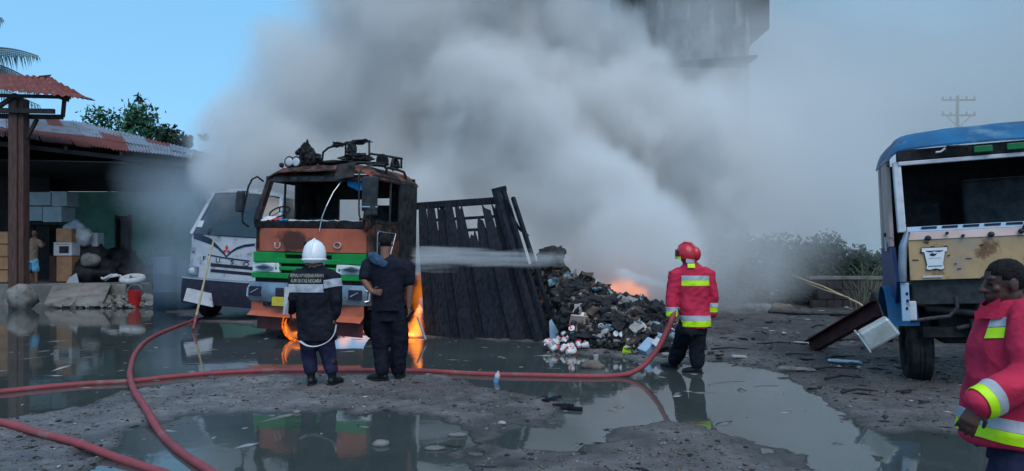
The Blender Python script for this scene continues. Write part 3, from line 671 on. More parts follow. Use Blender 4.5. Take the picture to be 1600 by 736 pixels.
# things stored in the shed
def crate(name, label, cat, x0, x1, yb, yt, d, dep, mat, group=None, rz=0, z0=None, flaps=True):
    a = px(x0, yb, d); b = px(x1, yt, d); wd = b.x-a.x; ht = b.z-a.z
    t = thing(name, label, cat, ((a.x+b.x)/2, d+dep/2, a.z if z0 is None else z0), (0, 0, rz), group)
    MB().span((-wd/2, -dep/2, 0), (wd/2, dep/2, ht-.014)).build('body', mat, t, bevel=.012)
    if flaps:
        for s in (-1, 1): MB().span((-wd/2 if s < 0 else .004, -dep/2-.004, ht-.012), (-.004 if s < 0 else wd/2, dep/2+.004, ht)).build('lid_flap', mat, t)
    return t, wd, ht
crate('foam_box', 'pale foam box, upper left one of the four piled above the pallet', 'box', 40, 79, 321, 300, 26.3, .8, M['foam'], 'foam boxes in the shed')
crate('foam_box', 'pale foam box, upper right one of the four piled above the pallet', 'box', 80, 103, 322, 299, 26.2, .8, M['foam'], 'foam boxes in the shed', .05)
crate('foam_box', 'pale foam box, lower left one of the four piled above the pallet', 'box', 41, 66, 345, 322.5, 26.3, .8, M['foam'], 'foam boxes in the shed')
crate('foam_box', 'pale foam box, lower right one of the four piled above the pallet', 'box', 67, 97, 347, 322.5, 26.2, .8, M['foam'], 'foam boxes in the shed', -.04)
rk = thing('dark_rack', 'dark timber rack under the pale foam boxes inside the shed', 'rack', (px(75, 400, 26.6).x, 26.6, PZ))
zt = px(0, 347.5, 26.3).z-PZ
for sx in (-1, 1):
    for sy in (-1, 1): MB().box((sx*.75, sy*.35, zt/2-.05), (.09, .09, zt-.1)).build('leg', M['darkwood'], rk)
for k in range(6): MB().box((-.75+k*.3, 0, zt-.06), (.27, .9, .06)).build('slat', M['darkwood'], rk)
MB().box((0, 0, zt*.45), (1.5, .8, .05)).build('shelf', M['darkwood'], rk)
crate('carton', 'brown carton on top of the white oven carton', 'box', 87, 110, 378, 357, 25.3, .5, M['cardboard'], 'cartons in the shed', .1)
t, wd, ht = crate('oven_carton', 'white carton printed with a dark oven picture, in the carton stack', 'box', 83.5, 112, 399.5, 378.5, 25.2, .5, M['palewhite'])
MB().box((.05, -.256, ht*.45), (wd*.52, .006, ht*.52)).build('oven_picture', M['ink'], t)
MB().box((-.0, -.262, ht*.45), (wd*.30, .006, ht*.34)).build('door_picture', M['dark'], t)
MB().box((wd*.02, -.256, ht*.86), (wd*.8, .006, ht*.06)).build('print_band', M['cardboard'], t)
crate('carton', 'tall worn carton under the white oven carton', 'box', 88, 112, 440, 400.2, 25.2, .5, M['cardboard'], 'cartons in the shed')
crate('carton', 'narrow grey brown carton left of the tall worn one', 'box', 77, 87.5, 440, 400, 25.4, .5, M['postwood'], 'cartons in the shed')
MB_ = MB().poly([(0, 0, 0), (.38, 0, 0), (.30, 0, .32), (.1, 0, .2)]); MB_ = MB().prism([(0, 0, 0), (.42, 0, 0), (.34, 0, .34), (.12, 0, .2)], (0, .04, 0))
tag(MB_.build('torn_paper', M['sack'], loc=(px(101, 400, 24.9).x, 24.98, PZ)), 'torn white paper leaning on the tall worn carton', 'paper')
for k, (yb, yt, l) in enumerate([(381, 362, 'top'), (401, 382, 'upper middle'), (421, 402, 'lower middle'), (441, 422, 'bottom')]):
    crate('carton', '%s orange brown carton of the pile left of the post' % l, 'box', -20+k*2, 12, yb, yt, 24.6, .6, M['cardboard'], 'cartons piled left of the post', z0=None)
crate('carton', 'small orange brown carton on the floor right of the post', 'box', 34, 45.5, 440, 427, 24.5, .4, M['cardboard'])
def sack(label, x, y, d, r, seed, mat=M['sack'], grp='white sacks in the shed'):
    p = px(x, y, d); return lump('sack', label, 'sack', p, r, mat, seed, grp, .30)
sack('crumpled white sack touching the brown carton', 116, 362, 26.2, (.42, .3, .36), 5)
sack('grey white sack in the middle of the three on the black heap', 126, 372, 25.9, (.42, .3, .33), 6)
crate('white_bag', 'squarish white bag at the right end of the sacks', 'bag', 132, 151, 385, 363, 26, .5, M['sack'], None, .08, flaps=False)
for lab, x, y, d, r, s in [
  ('black tarpaulin heap under the white sacks', 128, 398, 26.3, (.9, .6, .55), 7), ('black heap between the cartons and the green wall', 140, 424, 26, (1.0, .7, .5), 8),
  ('pointed black heap below the window of the green wall', 180, 418, 27.2, (.95, .7, .72), 9), ('flat black heap right of the window on the platform', 215, 432, 26.8, (1.1, .7, .50), 10),
  ('low black heap at the right end of the platform', 238, 436, 26.2, (.75, .6, .5), 12)]:
    lump('tarpaulin_heap', lab, 'heap', px(x, y, d), r, M['tarp'], s, 'black heaps in the shed', .26)
lump('crumpled_sheet', 'crumpled grey sheet lying on the black heap beside the cartons', 'sheet', px(141, 407, 25.4), (.36, .2, .24), M['concrete'], 14)
cm = MB(); rr = random.Random(8)
for k in range(3):
    p = [px(158+rr.uniform(-4, 4)+i*9+k*3, 434+math.sin(i*1.7+k)*4-k, 24.4)+Vector((0, rr.uniform(-.1, .1), 0)) for i in range(6)]
    cm.tube(p, .035, 6)
tag(cm.build('pale_rope', M['sack'], None, 60), 'tangled pale rope lying on the platform edge', 'rope')
tm_ = MB(); tm_.torus((0, 0, 0), .30, .11, None, 20, 8)
tag(tm_.build('coiled_cloth', M['sack'], None, 60, loc=px(207, 436, 24.4), rot=(.25, 0, 0)), 'grey white coil above the red bucket', 'coil')
bk = thing('red_bucket', 'red plastic bucket standing in shallow water before the shed', 'bucket', (px(210.5, 400, 22.6).x, 22.6, 0))
MB().lathe([(0, 0), (.155, 0), (.205, .5), (.215, .5), (.215, .53), (.195, .53), (.15, .03), (0, .03)], 20).build('body', M['bucketred'], bk, 40)
MB().torus((0, 0, .50), .22, .008, Matrix.Rotation(R(80), 3, 'X') @ Matrix.Rotation(R(20), 3, 'Z'), 20, 6, 0, math.pi).build('handle', M['silver'], bk)
for i, (x, z, h, lab) in enumerate([(262, 0, 1.55, 'dusky blue drum nearest the green wall, veiled by smoke'), (286, 0, 1.45, 'dusky blue drum touching the white truck bumper')]):
    t = thing('plastic_drum', lab, 'drum', (px(x, 400, 21.5).x, 21.5+i*.2, 0), (0, 0, 0), 'blue drums by the white truck')
    MB().lathe([(0, 0), (.36, 0), (.38, .04), (.38, h*.33), (.40, h*.35), (.38, h*.37), (.38, h*.66), (.40, h*.68), (.38, h*.7), (.37, h-.05), (.33, h), (0, h)], 24).build('body', M['drumblue'], t, 40)
    MB().lathe([(0, h+.001), (.30, h+.001), (.30, h+.03), (0, h+.03)], 20).build('lid', M['drumblue'], t)

# coconut palm beyond the shed
pt = thing('coconut_palm', 'coconut palm with drooping fronds behind the small rusty roof', 'palm', (px(-75, 400, 33).x, 33, 0))
PB = px(-75, 98, 33)-pt.location
MB().tube([(0, .3, -.1), (.25, .1, 3), (.1, 0, 6.5), PB], [.22, .17, .14, .13], 12).build('trunk', M['bark'], pt, 50)
fr = [((-20, 62), (62, 88)), ((-10, 92), (72, 150)), ((-35, 125), (85, 172)), ((-60, 140), (40, 190)), ((-40, 30), (30, 40)), ((-130, 40), (-220, 60)), ((-140, 100), (-230, 170)), ((-90, 20), (-110, -40)), ((-30, 80), (45, 128))]
rr = random.Random(17)
for k, (mid, tip) in enumerate(fr):
    dy = rr.uniform(-1.2, 1.0); a = PB; b = px(*mid, 33)-pt.location+Vector((0, dy*.5, .15)); c = px(*tip, 33)-pt.location+Vector((0, dy, 0))
    pts = [a*(1-t)**2+b*2*t*(1-t)*1.0+c*t*t for t in [i/16 for i in range(17)]]
    f = MB(); f.tube(pts, [.035*(1-i/17)+.006 for i in range(17)], 6); fo = f.build('frond', M['leafpalm'], pt)
    lf = MB()
    for i in range(3, 46):
        t = i/46; q = a*(1-t)**2+b*2*t*(1-t)+c*t*t; tn = ((b-a)*(1-t)+(c-b)*t).normalized()
        L_ = 1.35*math.sin(math.pi*(.14+.80*t))*rr.uniform(.75, 1.1)
        for s in (-1, 1):
            side = Vector((0, s, 0)); e = q+side*L_*.32+tn*L_*.30+Vector((0, 0, -L_*.80)); w_ = tn*.028; mdl = q+side*L_*.28+tn*L_*.22+Vector((0, 0, -L_*.28))
            lf.add([q-w_, q+w_, mdl+w_, mdl-w_, e], [(0, 1, 2, 3), (3, 2, 4)])
    tag(lf.build('leaflets', M['leafpalm'], fo), kind='stuff')
# ------------------------------------------------------------------ trucks
def mat_of(o): return Matrix.LocRotScale(o.location, o.rotation_euler, None)
def onp(T, x, y, axis, val):
    """point of the thing's local plane axis = val that shows at this place in the photograph"""
    Mi = mat_of(T).inverted(); o = Mi @ Vector((0, 0, CAMH)); p = Mi @ px(x, y, 10); d = p-o
    return o + d*((val-o[axis])/d[axis])
def wheel(parent, c, r, wd, mat_t=None, side=1, name='wheel'):
    wh = MB(); Mx = Matrix.Translation(Vector(c)) @ Matrix.Rotation(math.pi/2*side, 4, 'Y')
    h = wd/2; wh.lathe([(r*.56, -h*.9), (r*.62, -h), (r*.9, -h), (r, -h*.75), (r*1.003, -h*.25), (r*.985, -h*.22), (r*.985, -h*.12), (r*1.003, -h*.1), (r*1.003, h*.1), (r*.985, h*.12), (r*.985, h*.22), (r*1.003, h*.25), (r, h*.75), (r*.9, h), (r*.62, h), (r*.56, h*.9), (r*.56, -h*.9)], 32, Mx)
    o = wh.build(name, mat_t or M['black'], parent, 40)
    rm = MB(); rm.lathe([(r*.56, -h*.8), (r*.52, h*.2), (r*.50, h*.55), (r*.36, h*.35), (r*.30, h*.45), (r*.18, h*.45), (r*.16, h*.8), (0, h*.85)], 28, Mx)
    for k in range(8):
        a = k*math.pi/4; rm.lathe([(.02, h*.4), (.02, h*.5), (0, h*.5)], 6, Mx @ Matrix.Translation((r*.26*math.cos(a), r*.26*math.sin(a), 0)))
    rm.build('rim', M['chrome'] if mat_t is None else mat_t, o, 40)
    return o
def sheet(fn, nu, nv, th, name, mat, parent, bevel=0):
    """thickened grid: fn(u, v) -> (point, normal)"""
    V = []; F = []
    for lay in (0, 1):
        for j in range(nv+1):
            for i in range(nu+1):
                p, n = fn(i/nu, j/nv); V.append(Vector(p)-Vector(n)*th*lay)
    k = nu+1; o1 = k*(nv+1)
    for j in range(nv):
        for i in range(nu):
            a = j*k+i; F += [(a, a+1, a+k+1, a+k), (o1+a, o1+a+k, o1+a+k+1, o1+a+1)]
    for i in range(nu): F.append((i, o1+i, o1+i+1, i+1)); a = nv*k+i; F.append((a, a+1, o1+a+1, o1+a))
    for j in range(nv): a = j*k; F.append((a, a+k, o1+a+k, o1+a)); a = j*k+nu; F.append((a, o1+a, o1+a+k, a+k))
    mb = MB(); mb.add(V, F); return mb.build(name, mat, parent, 35)

# ---- orange truck
OT = thing('cargo_truck', 'burnt orange and green cargo truck with empty windshield and twisted roof rack', 'truck', (-3.83, 13.59, 0), (0, R(1.3), R(-18)))
f = lambda x, y, yl=.06: onp(OT, x, y, 1, yl)
sd_ = lambda x, y, xl=1.235: onp(OT, x, y, 0, xl)
HW = 1.22
zA = 1.145; zB = 1.64; zC = 2.09; zD = 2.22; zE = 2.99; zR = 3.22
def pfront(z): return .06 + max(0, z-zD)*.38
def front_fn(u, v):
    x = -HW+.02+u*2*(HW-.02); z = zB+.015+v*(zC-zB-.015)
    y = .03 + .16*abs(2*u-1)**4 + .012*mnoise.noise(Vector((x*2.2, z*2.5, 1)))
    return (x, y, z), (0, -1, 0)
_p = f(458, 377, .02); fp = sheet(front_fn, 30, 8, .03, 'front_panel', burn_mat((_p.x, .02, _p.z), (.42, .5, .24)), OT)
for ch, xx, mt in (('F', 392, 'lettergrey'), ('U', 433, 'lettergrey'), ('S', 478, 'char'), ('O', 527, 'lettergrey')):
    p = f(xx, 384, .02); text_part('letter', ch, .175, M[mt], fp, (p.x, .014 + .16*abs(p.x/(HW-.02))**4, p.z), extrude=.012, sx=1.25)
# grille
gr = MB(); gr.span((-HW+.02, .12, zA), (HW-.02, .20, zB)); go_ = gr.build('grille', M['black'], OT)
def gbar(x0, x1, z0, z1, y0=.05): return MB().span((x0, y0, z0), (x1, .118, z1)).build('slat', M['green'], go_, bevel=.015)
gbar(-HW+.02, -.5, 1.44, zB); gbar(.5, HW-.02, 1.44, zB); gbar(-.495, .495, 1.595, zB)
gbar(-.70, .70, 1.43, 1.525, .035); gbar(-.70, .70, 1.30, 1.375, .035); gbar(-HW, HW, zA, 1.25, .03)
for s in (-1, 1):
    a, b = (.60, 1.25)
    hb = MB().prism([(s*a, .03, 1.255), (s*b, .10, 1.255), (s*b, .10, 1.435), (s*(a+.02), .03, 1.435)], (0, .10, 0)).build('headlight', M['white'], OT, bevel=.012)
    ey = [(s*(.93+.21*math.cos(t)), .036+.012*math.cos(t), 1.345+.062*math.sin(t)*(1-.55*abs(math.cos(t)))) for t in [i*2*math.pi/20 for i in range(20)]]
    MB().prism(ey, (0, -.028, 0)).build('eye_lens', M['chrome'], hb)
    MB().prism([(s*(.93+.15*math.cos(t)), .004, 1.345+.036*math.sin(t)*(1-.55*abs(math.cos(t)))) for t in [i*2*math.pi/16 for i in range(16)]], (0, -.008, 0)).build('lens', M['glass'], hb)
# lower black gap and bumper
MB().span((-HW+.06, .10, 1.075), (HW-.06, .3, zA-.004)).build('bumper_recess', M['black'], OT)
def bump_fn(u, v):
    x = -1.27+u*2.54; z = .71+v*.36
    return (x, -.05+.10*abs(2*u-1)**5-.03*math.sin(v*math.pi)+.012*mnoise.noise(Vector((x*3, z*3, 5))), z), (0, -1, 0)
bp_ = sheet(bump_fn, 36, 6, .14, 'bumper', M['chrome'], OT)
for s in (-1, 1):
    q = MB().span((s*1.06-.13, -.075, .81), (s*1.06+.13, -.03, .99)).build('vent_plate', M['ink'], bp_, bevel=.01)
    MB().bar((s*1.06-.08, -.080, .87), (s*1.06+.08, -.080, .95), .015, .012, (0, 1, 0)).build('slash', M['silver'], q)
    for k, (xx, rr_) in enumerate(((.50, .075), (.33, .07))):
        c = (s*xx, -.085, .90)
        if k == 0:
            hh = MB().box(c, (.16, .05, .16)).build('fog_lamp', M['dark'], bp_, bevel=.012)
            MB().box((c[0], -.112, c[2]), (.12, .006, .12)).build('lens', M['glass'], hh)
        else:
            hh = MB().lathe([(0, 0), (rr_, 0), (rr_*1.1, .03), (rr_*.9, .05)], 18, Matrix.Translation((c[0], -.065, c[2])) @ Matrix.Rotation(R(90), 4, 'X')).build('fog_lamp', M['silver'], bp_, 40)
            MB().ball((c[0], -.105, c[2]), (rr_*.85, .02, rr_*.85), 14).build('lens', M['lens'], hh, 180)
    MB().tube([(s*1.24, -.02, .78), (s*1.30, .03, .80), (s*1.30, .05, .96), (s*1.24, .0, .98)], .02, 8).build('tow_loop', M['silver'], bp_)
p = f(438, 471, -.08)
pl = MB().box((p.x, -.10, p.z), (.34, .012, .17)).build('number_plate', M['yellow'], OT, bevel=.004)
MB().box((p.x, -.0955, p.z), (.36, .006, .19)).build('plate_rim', M['dark'], pl)
MB().span((p.x-.42, -.03, p.z-.10), (p.x-.2, .10, p.z+.02)).build('plate_bracket', M['black'], OT)
# orange apron with a bent flange, dark red skirt
def apron(u, v):
    x = -1.2+u*2.4; z = .45+v*.25
    fl_ = max(0, .3-v)*.45
    return (x, .02-fl_+.03*mnoise.noise(Vector((x*1.7, v*2, 8))), z-.05*u*(1-v)+.02*mnoise.noise(Vector((x*2.5, 1, 2)))), (0, -1, 0)
sheet(apron, 30, 6, .02, 'apron', M['orange'], OT)
def skirt(u, v):
    x = -1.12+u*2.26; z = .12+.06*(1-u)+v*(.34-.06*(1-u)); return (x, .10+.03*mnoise.noise(Vector((x*1.5, v, 3))), z), (0, -1, 0)
sheet(skirt, 24, 4, .02, 'skirt', M['redskirt'], OT)
# sill band under the windshield with burnt bits
MB().prism([(-HW, .10, zC+.005), (HW, .10, zC+.005), (HW, .06, zD), (-HW, .06, zD)], (0, .16, 0)).build('cowl', M['char'], OT, bevel=.01)
rr = random.Random(5)
for k, (x0, x1, mt) in enumerate(((405, 424, 'white'), (424, 434, 'redmark'), (434, 452, 'bluecloth'), (452, 500, 'palewhite'), (500, 560, 'palewhite'))):
    a = f(x0, 337, .18); b = f(x1, 338, .18)
    def crum(u, v, a=a, b=b, k=k): 
        x = a.x+(b.x-a.x)*u; return (x, .14+v*.22, zD+.012+.05*abs(mnoise.noise(Vector((x*9, v*4, k))))+v*.03*(3-k if k < 3 else .4)), (0, 0, 1)
    sheet(crum, 10, 5, .004, 'dash_scrap', M[mt], OT)
MB().span((-HW+.08, .40, 1.9), (HW-.08, .75, zD)).build('dashboard', M['black'], OT, bevel=.04)
# cab shell
def post(name, pts, wd, th, mat): return MB().bar(pts[0], pts[1], wd, th, (1, 0, 0)).build(name, mat, OT, bevel=.012)
for s in (-1, 1):
    post('windshield_pillar', ((s*(HW-.05), .10, zD), (s*(HW-.10), .41, zE+.02)), .12, .10, M['char'] if s > 0 else M['orange_burnt'])
vis = MB(); vis.prism([(-HW+.03, .36, zE), (-HW+.03, .40, zE+.12), (-HW+.03, .55, zE+.12), (-HW+.03, .5, zE)], (2*HW-.06, 0, 0)); vo = vis.build('visor_band', M['char'], OT, bevel=.01)
for xx in (460, 478, 503): 
    p = f(xx, 274, .38); MB().box((p.x, .375, zE+.06), (.14, .02, .05)).build('marker_lamp', M['dark'], vo)
def roof(u, v):
    x = -HW+u*2*HW; y = .30+v*1.86
    e = abs(2*u-1)
    return (x*(1-.05*(v < .01)), y+.06*e**3*(1-v), zE+.13+.15*(1-e**4)*min(1, (v*5)**.5 if v > 0 else 0)+.08*(1-e**6)+.015*mnoise.noise(Vector((x*3, y*3, 4)))-.06*e**8), (0, 0, 1)
sheet(roof, 24, 14, .025, 'roof', M['orange_burnt'], OT)
# sides: lower door, window frame, rear quarter
def side(s, burnt):
    x0 = s*(HW-.03); mt = M['char'] if burnt else M['orange_burnt']
    def span(name, y0, y1, z0, z1, mat, th=.05, xo=0):
        a = x0+s*xo; return MB().span((a-th/2, y0, z0), (a+th/2, y1, z1)).build(name, mat, OT, bevel=.01)
    span('front_quarter', .14, .38, 1.05, zD-.05, M['orange_burnt'])
    d = span('door', .40, 1.34, 1.05, zD-.02, M['orange_burnt'])
    MB().span((x0-.03, .40, zD-.015), (x0+.03, 1.34, zD+.05)).build('window_ledge', M['char'], d)
    MB().bar((x0+s*.03, 1.05, 1.55), (x0+s*.045, 1.24, 1.55), .03, .03).build('handle', M['black'], d)
    # silver framed low window
    if s > 0:
        y0, y1, zz0, zz1 = .42, 1.05, 1.50, 2.06
        MB().span((x0+.027, y0, zz0), (x0+.036, y1, zz1)).build('low_window', M['glass'], d)
        fr_ = MB(); 
        fr_.limb([(x0+.04, y0, zz0), (x0+.04, y0, zz1-.05), (x0+.04, y0+.05, zz1), (x0+.04, y1+.1, zz1-.02), (x0+.04, y1-.16, zz0)], .012, 6); fr_.build('window_trim', M['silver'], d)
    MB().bar((x0, .98, zD+.05), (x0*.995, 1.0, zE+.02), .035, .03).build('window_bar', M['dark'], d)
    span('side_pillar', 1.36, 1.56, 1.05, zE+.10, M['char'])
    span('rear_quarter', 1.58, 2.12, .9, zE+.10, M['char'])
    q = MB().bar((x0, .42, zE+.07), (x0, 1.345, zE+.07), .05, .10); q.build('roof_rail', M['char'], OT)
    MB().span((x0-.02, .15, .62), (x0+.02, 1.9, 1.04)).build('side_step', M['char'] if s < 0 else M['orange_burnt'], OT, bevel=.01)
side(-1, False); side(1, True)
# rear wall with two burnt-out openings
bw = MB(); ya, yb = 2.08, 2.13
p1 = onp(OT, 530, 312, 1, 2.1); p2 = onp(OT, 570, 345, 1, 2.1); p3 = onp(OT, 589, 310, 1, 2.1); p4 = onp(OT, 611, 321, 1, 2.1)
xa, xb, xc, xd = p1.x, p2.x, max(p3.x, p2.x+.1), min(p4.x, HW-.15)
z0_, z1_ = p2.z, p1.z; z2_, z3_ = p4.z, p3.z
bw.span((-HW+.06, ya, .9), (xa, yb, zE+.2)); bw.span((xa, ya, .9), (xb, yb, z0_)); bw.span((xa, ya, z1_), (xb, yb, zE+.2)); bw.span((xb, ya, .9), (xc, yb, zE+.2))
bw.span((xc, ya, .9), (xd, yb, z2_)); bw.span((xc, ya, z3_), (xd, yb, zE+.2)); bw.span((xd, ya, .9), (HW-.06, yb, zE+.2))
bw.build('cab_back', M['char'], OT)
MB().span((-HW+.06, .3, 1.0), (HW-.06, 2.07, 1.06)).build('cab_floor', M['char'], OT)
for sx in (-.62, .55):
    st = MB().box((sx, 1.05, 1.62), (.5, .5, .12)).build('seat', M['char'], OT, bevel=.04)
    MB().box((sx, 1.32, 2.0), (.48, .12, .70), (R(-10), 0, 0)).build('seat_back', M['char'], st, bevel=.04)
sp_ = onp(OT, 437, 331, 1, .62)
Ms = Matrix.Rotation(R(35), 3, 'X')
swo = MB().torus((sp_.x, .62, sp_.z), .20, .016, Ms, 28, 8).build('steering_wheel', M['black'], OT, 60)
for a in (0, 2.1, 4.2): MB().bar(Vector((sp_.x, .62, sp_.z)), Vector((sp_.x, .62, sp_.z))+Ms @ Vector((.2*math.cos(a), .2*math.sin(a), 0)), .03, .012).build('spoke', M['black'], swo)
# hanging blue rag in the windshield's upper corner, sun blind remains
a = f(541, 297, .42); b = f(573, 281, .42)
def rag(u, v): 
    x = a.x+(b.x-a.x)*u; z = b.z-(b.z-a.z)*v*(1 if u > .35 else .55+.9*u) ; return (x, .46+.04*mnoise.noise(Vector((x*8, z*8, 1))), z), (0, -1, 0)
sheet(rag, 12, 8, .005, 'blue_rag', M['bluecloth'], OT)
a2 = f(531, 283, .40); b2 = f(562, 262, .40)
def flap(u, v):
    x = a2.x+(b2.x-a2.x)*u; z = b2.z+.05-(b2.z-a2.z+.05)*v+.06*u; return (x, .30-.12*v+.04*mnoise.noise(Vector((x*6, z*6, 2))), z), (0, -1, 0)
sheet(flap, 10, 8, .008, 'torn_visor', M['char'], OT)
wp = [f(533, 284, .30), f(521, 300, .18), f(510, 322, .06), f(503, 340, .02), f(499, 362, .0)]
MB().tube(wp, .010, 6).build('hanging_wire', M['silver'], OT)
# mirrors
lm = MB(); lm.limb([f(411, 283, .2), f(402, 276, .05), f(394, 280, .0), f(388, 292, -.02), f(379, 335, -.02), f(379, 347, .0), f(388, 354, .1)], .018, 8); lmo = lm.build('mirror_arm', M['black'], OT, 60)
a = f(375, 315, -.05); MB().box(a, (.16, .09, .40), (0, R(6), 0)).build('mirror_head', M['dark'], lmo, bevel=.03)
MB().bar(f(378, 306, -.03), f(386, 307, -.0), .02, .02).build('mirror_bracket', M['black'], lmo)
rmb = MB(); rmb.limb([f(600, 258, .25), f(586, 257, -.10), f(566, 262, -.2), f(561, 270, -.22), f(561, 335, -.22), f(563, 342, -.2), f(572, 343, -.1)], .016, 8); rmo = rmb.build('mirror_arm', M['dark'], OT, 60)
a = f(578, 303, -.15); MB().box(a, (.30, .10, .62), (0, R(1), R(-8))).build('mirror_head', M['dark'], rmo, bevel=.03)
a = f(580, 328, -.15); MB().box(a, (.22, .10, .22), (0, R(-6), R(-8))).build('lower_mirror', M['dark'], rmo, bevel=.03)
MB().bar(f(561, 323, -.22), f(590, 323, -.18), .02, .02).build('mirror_bracket', M['silver'], rmo)
MB().tube([f(574, 338, -.05), f(575, 350, -.02), f(571, 362, .05)], .045, 8).build('mirror_stay', M['orange_burnt'], rmo)
# roof rack with burnt leftovers
rk = MB(); F_ = lambda x, y, yl: onp(OT, x, y, 1, yl)
rk.limb([F_(503, 252, .8), F_(505, 238, .8), F_(513, 231, .8), F_(526, 227, .8), F_(545, 224, .85), F_(572, 218, .9), F_(577, 222, .9), F_(577, 252, .9)], .022, 8)
rk.limb([F_(577, 240, .9), F_(605, 244, 1.1), F_(628, 248, 1.5)], .022, 8)
rk.limb([F_(540, 252, .85), F_(540, 226, .85)], .02, 8)
rk.limb([F_(480, 256, .6), F_(520, 252, .7), F_(600, 256, .8)], .03, 8)
rko = rk.build('roof_rack', M['char'], OT, 60)
MB().limb([sd_(604, 276, 1.12), sd_(604, 264, 1.12), sd_(600, 259, 1.1), sd_(590, 256, 1.0)], .026, 8).build('rack_rail', M['char'], rko, 60)
MB().limb([sd_(634, 287, 1.12), sd_(634, 276, 1.12), sd_(631, 269, 1.12), sd_(620, 265, 1.1), sd_(606, 262, 1.1)], .026, 8).build('rack_rail', M['char'], rko, 60)
MB().limb([sd_(614, 266, 1.1), sd_(613, 251, 1.1), sd_(616, 247, 1.1), sd_(627, 248, 1.1), sd_(627, 262, 1.1)], .022, 8).build('rack_rail', M['char'], rko, 60)
def ragged(name, c, r, seed, mat=M['char'], amp=.35):
    bm = bmesh.new(); bmesh.ops.create_icosphere(bm, subdivisions=4, radius=1)
    for v in bm.verts:
        n = mnoise.noise(v.co*1.6+Vector((seed, 0, 0)))+.7*mnoise.noise(v.co*4+Vector((0, seed, 0)))+.4*mnoise.noise(v.co*9+Vector((0, seed, 4)))
        v.co = Vector((v.co.x*r[0], v.co.y*r[1], v.co.z*r[2]))*(1+n*amp*1.5)
    me = bpy.data.meshes.new(name); bm.to_mesh(me); bm.free(); me.materials.append(mat)
    return link(name, me, OT, loc=c)
ragged('burnt_lump', F_(479, 243, .6), (.13, .12, .22), 1); ragged('burnt_lump', F_(488, 248, .62), (.17, .12, .12), 2); ragged('burnt_lump', F_(470, 238, .6), (.10, .07, .07), 12)
ragged('melted_cover', F_(528, 226, .82), (.12, .07, .04), 3, amp=.55); ragged('melted_cover', F_(560, 222, .9), (.20, .06, .035), 4, amp=.55)
ragged('burnt_lump', F_(557, 247, .9), (.27, .16, .09), 5); ragged('burnt_lump', F_(530, 255, .7), (.40, .16, .035), 6); ragged('burnt_lump', F_(550, 233, .88), (.09, .08, .13), 7)
ragged('burnt_lump', sd_(617, 256, 1.05), (.08, .08, .12), 9); ragged('burnt_lump', F_(590, 257, .8), (.18, .12, .04), 10)
for xx, yy, yl in ((452, 253, .42), (463, 253, .42)):
    c = F_(xx, yy, yl); lo = MB().lathe([(0, .10), (.07, .09), (.105, .04), (.115, 0), (.09, -.015), (.085, .0)], 18, Matrix.Translation(c) @ Matrix.Rotation(R(-90), 4, 'X')).build('roof_lamp', M['black'], OT, 50)
    MB().ball(c+Vector((0, -.012, 0)), (.085, .015, .085), 14).build('lens', M['lens'], lo, 180)
    MB().bar(c+Vector((0, .03, -.09)), c+Vector((0, .05, -.22)), .03, .03).build('bracket', M['black'], lo)
c = sd_(597, 251, 1.0); lo = MB().lathe([(0, .12), (.09, .10), (.13, .03), (.13, 0), (0, -.01)], 18, Matrix.Translation(c) @ Matrix.Rotation(R(-75), 4, 'X')).build('roof_lamp', M['black'], OT, 50)
c = F_(440, 258, .42); MB().ball(c, (.05, .05, .05), 10).build('roof_lamp', M['black'], OT, 180); MB().bar(c, c+Vector((.04, .03, -.12)), .02, .02).build('lamp_stay', M['black'], OT)
# chassis and wheels
ch = MB()
for s in (-1, 1): ch.span((s*.42-.05, .25, .62), (s*.42+.05, 7.6, .88))
for y in (.5, 2.4, 4.2, 6.2): ch.span((-.37, y, .68), (.37, y+.12, .84))
ch.build('chassis', M['char'], OT)
MB().span((-.5, .5, .5), (.5, 1.9, .99)).build('engine', M['char'], OT, bevel=.05)
wheel(OT, (-.98, 1.0, .50), .50, .28, M['black'], -1); wheel(OT, (.98, 1.0, .50), .50, .28, M['black'], 1)
for s in (-1, 1):
    for k in (0, 1): wheel(OT, (s*(.98-k*.32), 5.6, .50), .50, .26, M['black'], s)
MB().span((-1.15, 2.3, .92), (1.15, 7.8, 1.02)).build('cargo_floor', M['charwood'], OT)

# ---- white truck
WT = thing('cargo_truck', 'white cab truck with a dark windshield sagging behind the orange one', 'truck', (px(352, 400, 17.6).x, 17.6, 0), (0, R(3.8), R(-8)))
f = lambda x, y, yl=.05: onp(WT, x, y, 1, yl)
W2 = 1.12
zb0, zb1 = f(300, 466).z, f(300, 434).z
zs, zw0, zw1 = f(340, 400).z, f(330, 368).z, f(345, 303, .7).z
def face(u, v):
    x = (2*u-1)*W2*(1-.02*v); z = zb1+.01+v*(zw0-zb1-.01)
    return (x, .02+.14*abs(2*u-1)**5+.05*v, z), (0, -1, 0)
wf = sheet(face, 24, 8, .04, 'front_panel', M['whitegrey'], WT)
# dark chevron stripes
def yf(x, z): return .02+.14*abs(x/W2)**5+.05*(z-zb1)/(zw0-zb1)
def stripe(pts, wd, mat, name='stripe'):
    V = []; F = []
    for i, p in enumerate(pts):
        q = f(*p); 
        for s in (-1, 1):
            for t_ in (0, 1): V.append((q.x, yf(max(-W2, min(W2, q.x)), q.z)-.012+.010*t_, q.z+s*wd[i]/2))
    n = len(pts)
    for i in range(n-1):
        a = i*4; b = a+4; F += [(a, b, b+2, a+2), (a+1, a+3, b+3, b+1), (a, a+1, b+1, b), (a+2, b+2, b+3, a+3)]
    F += [(0, 2, 3, 1), ((n-1)*4, (n-1)*4+1, (n-1)*4+3, (n-1)*4+2)]
    mb = MB(); mb.add(V, F); return mb.build(name, mat, wf)
stripe([(299, 369), (315, 372), (330, 378), (340, 386), (349, 395), (354, 401)], [.12, .16, .14, .07, .05, .04], M['bluestripe'])
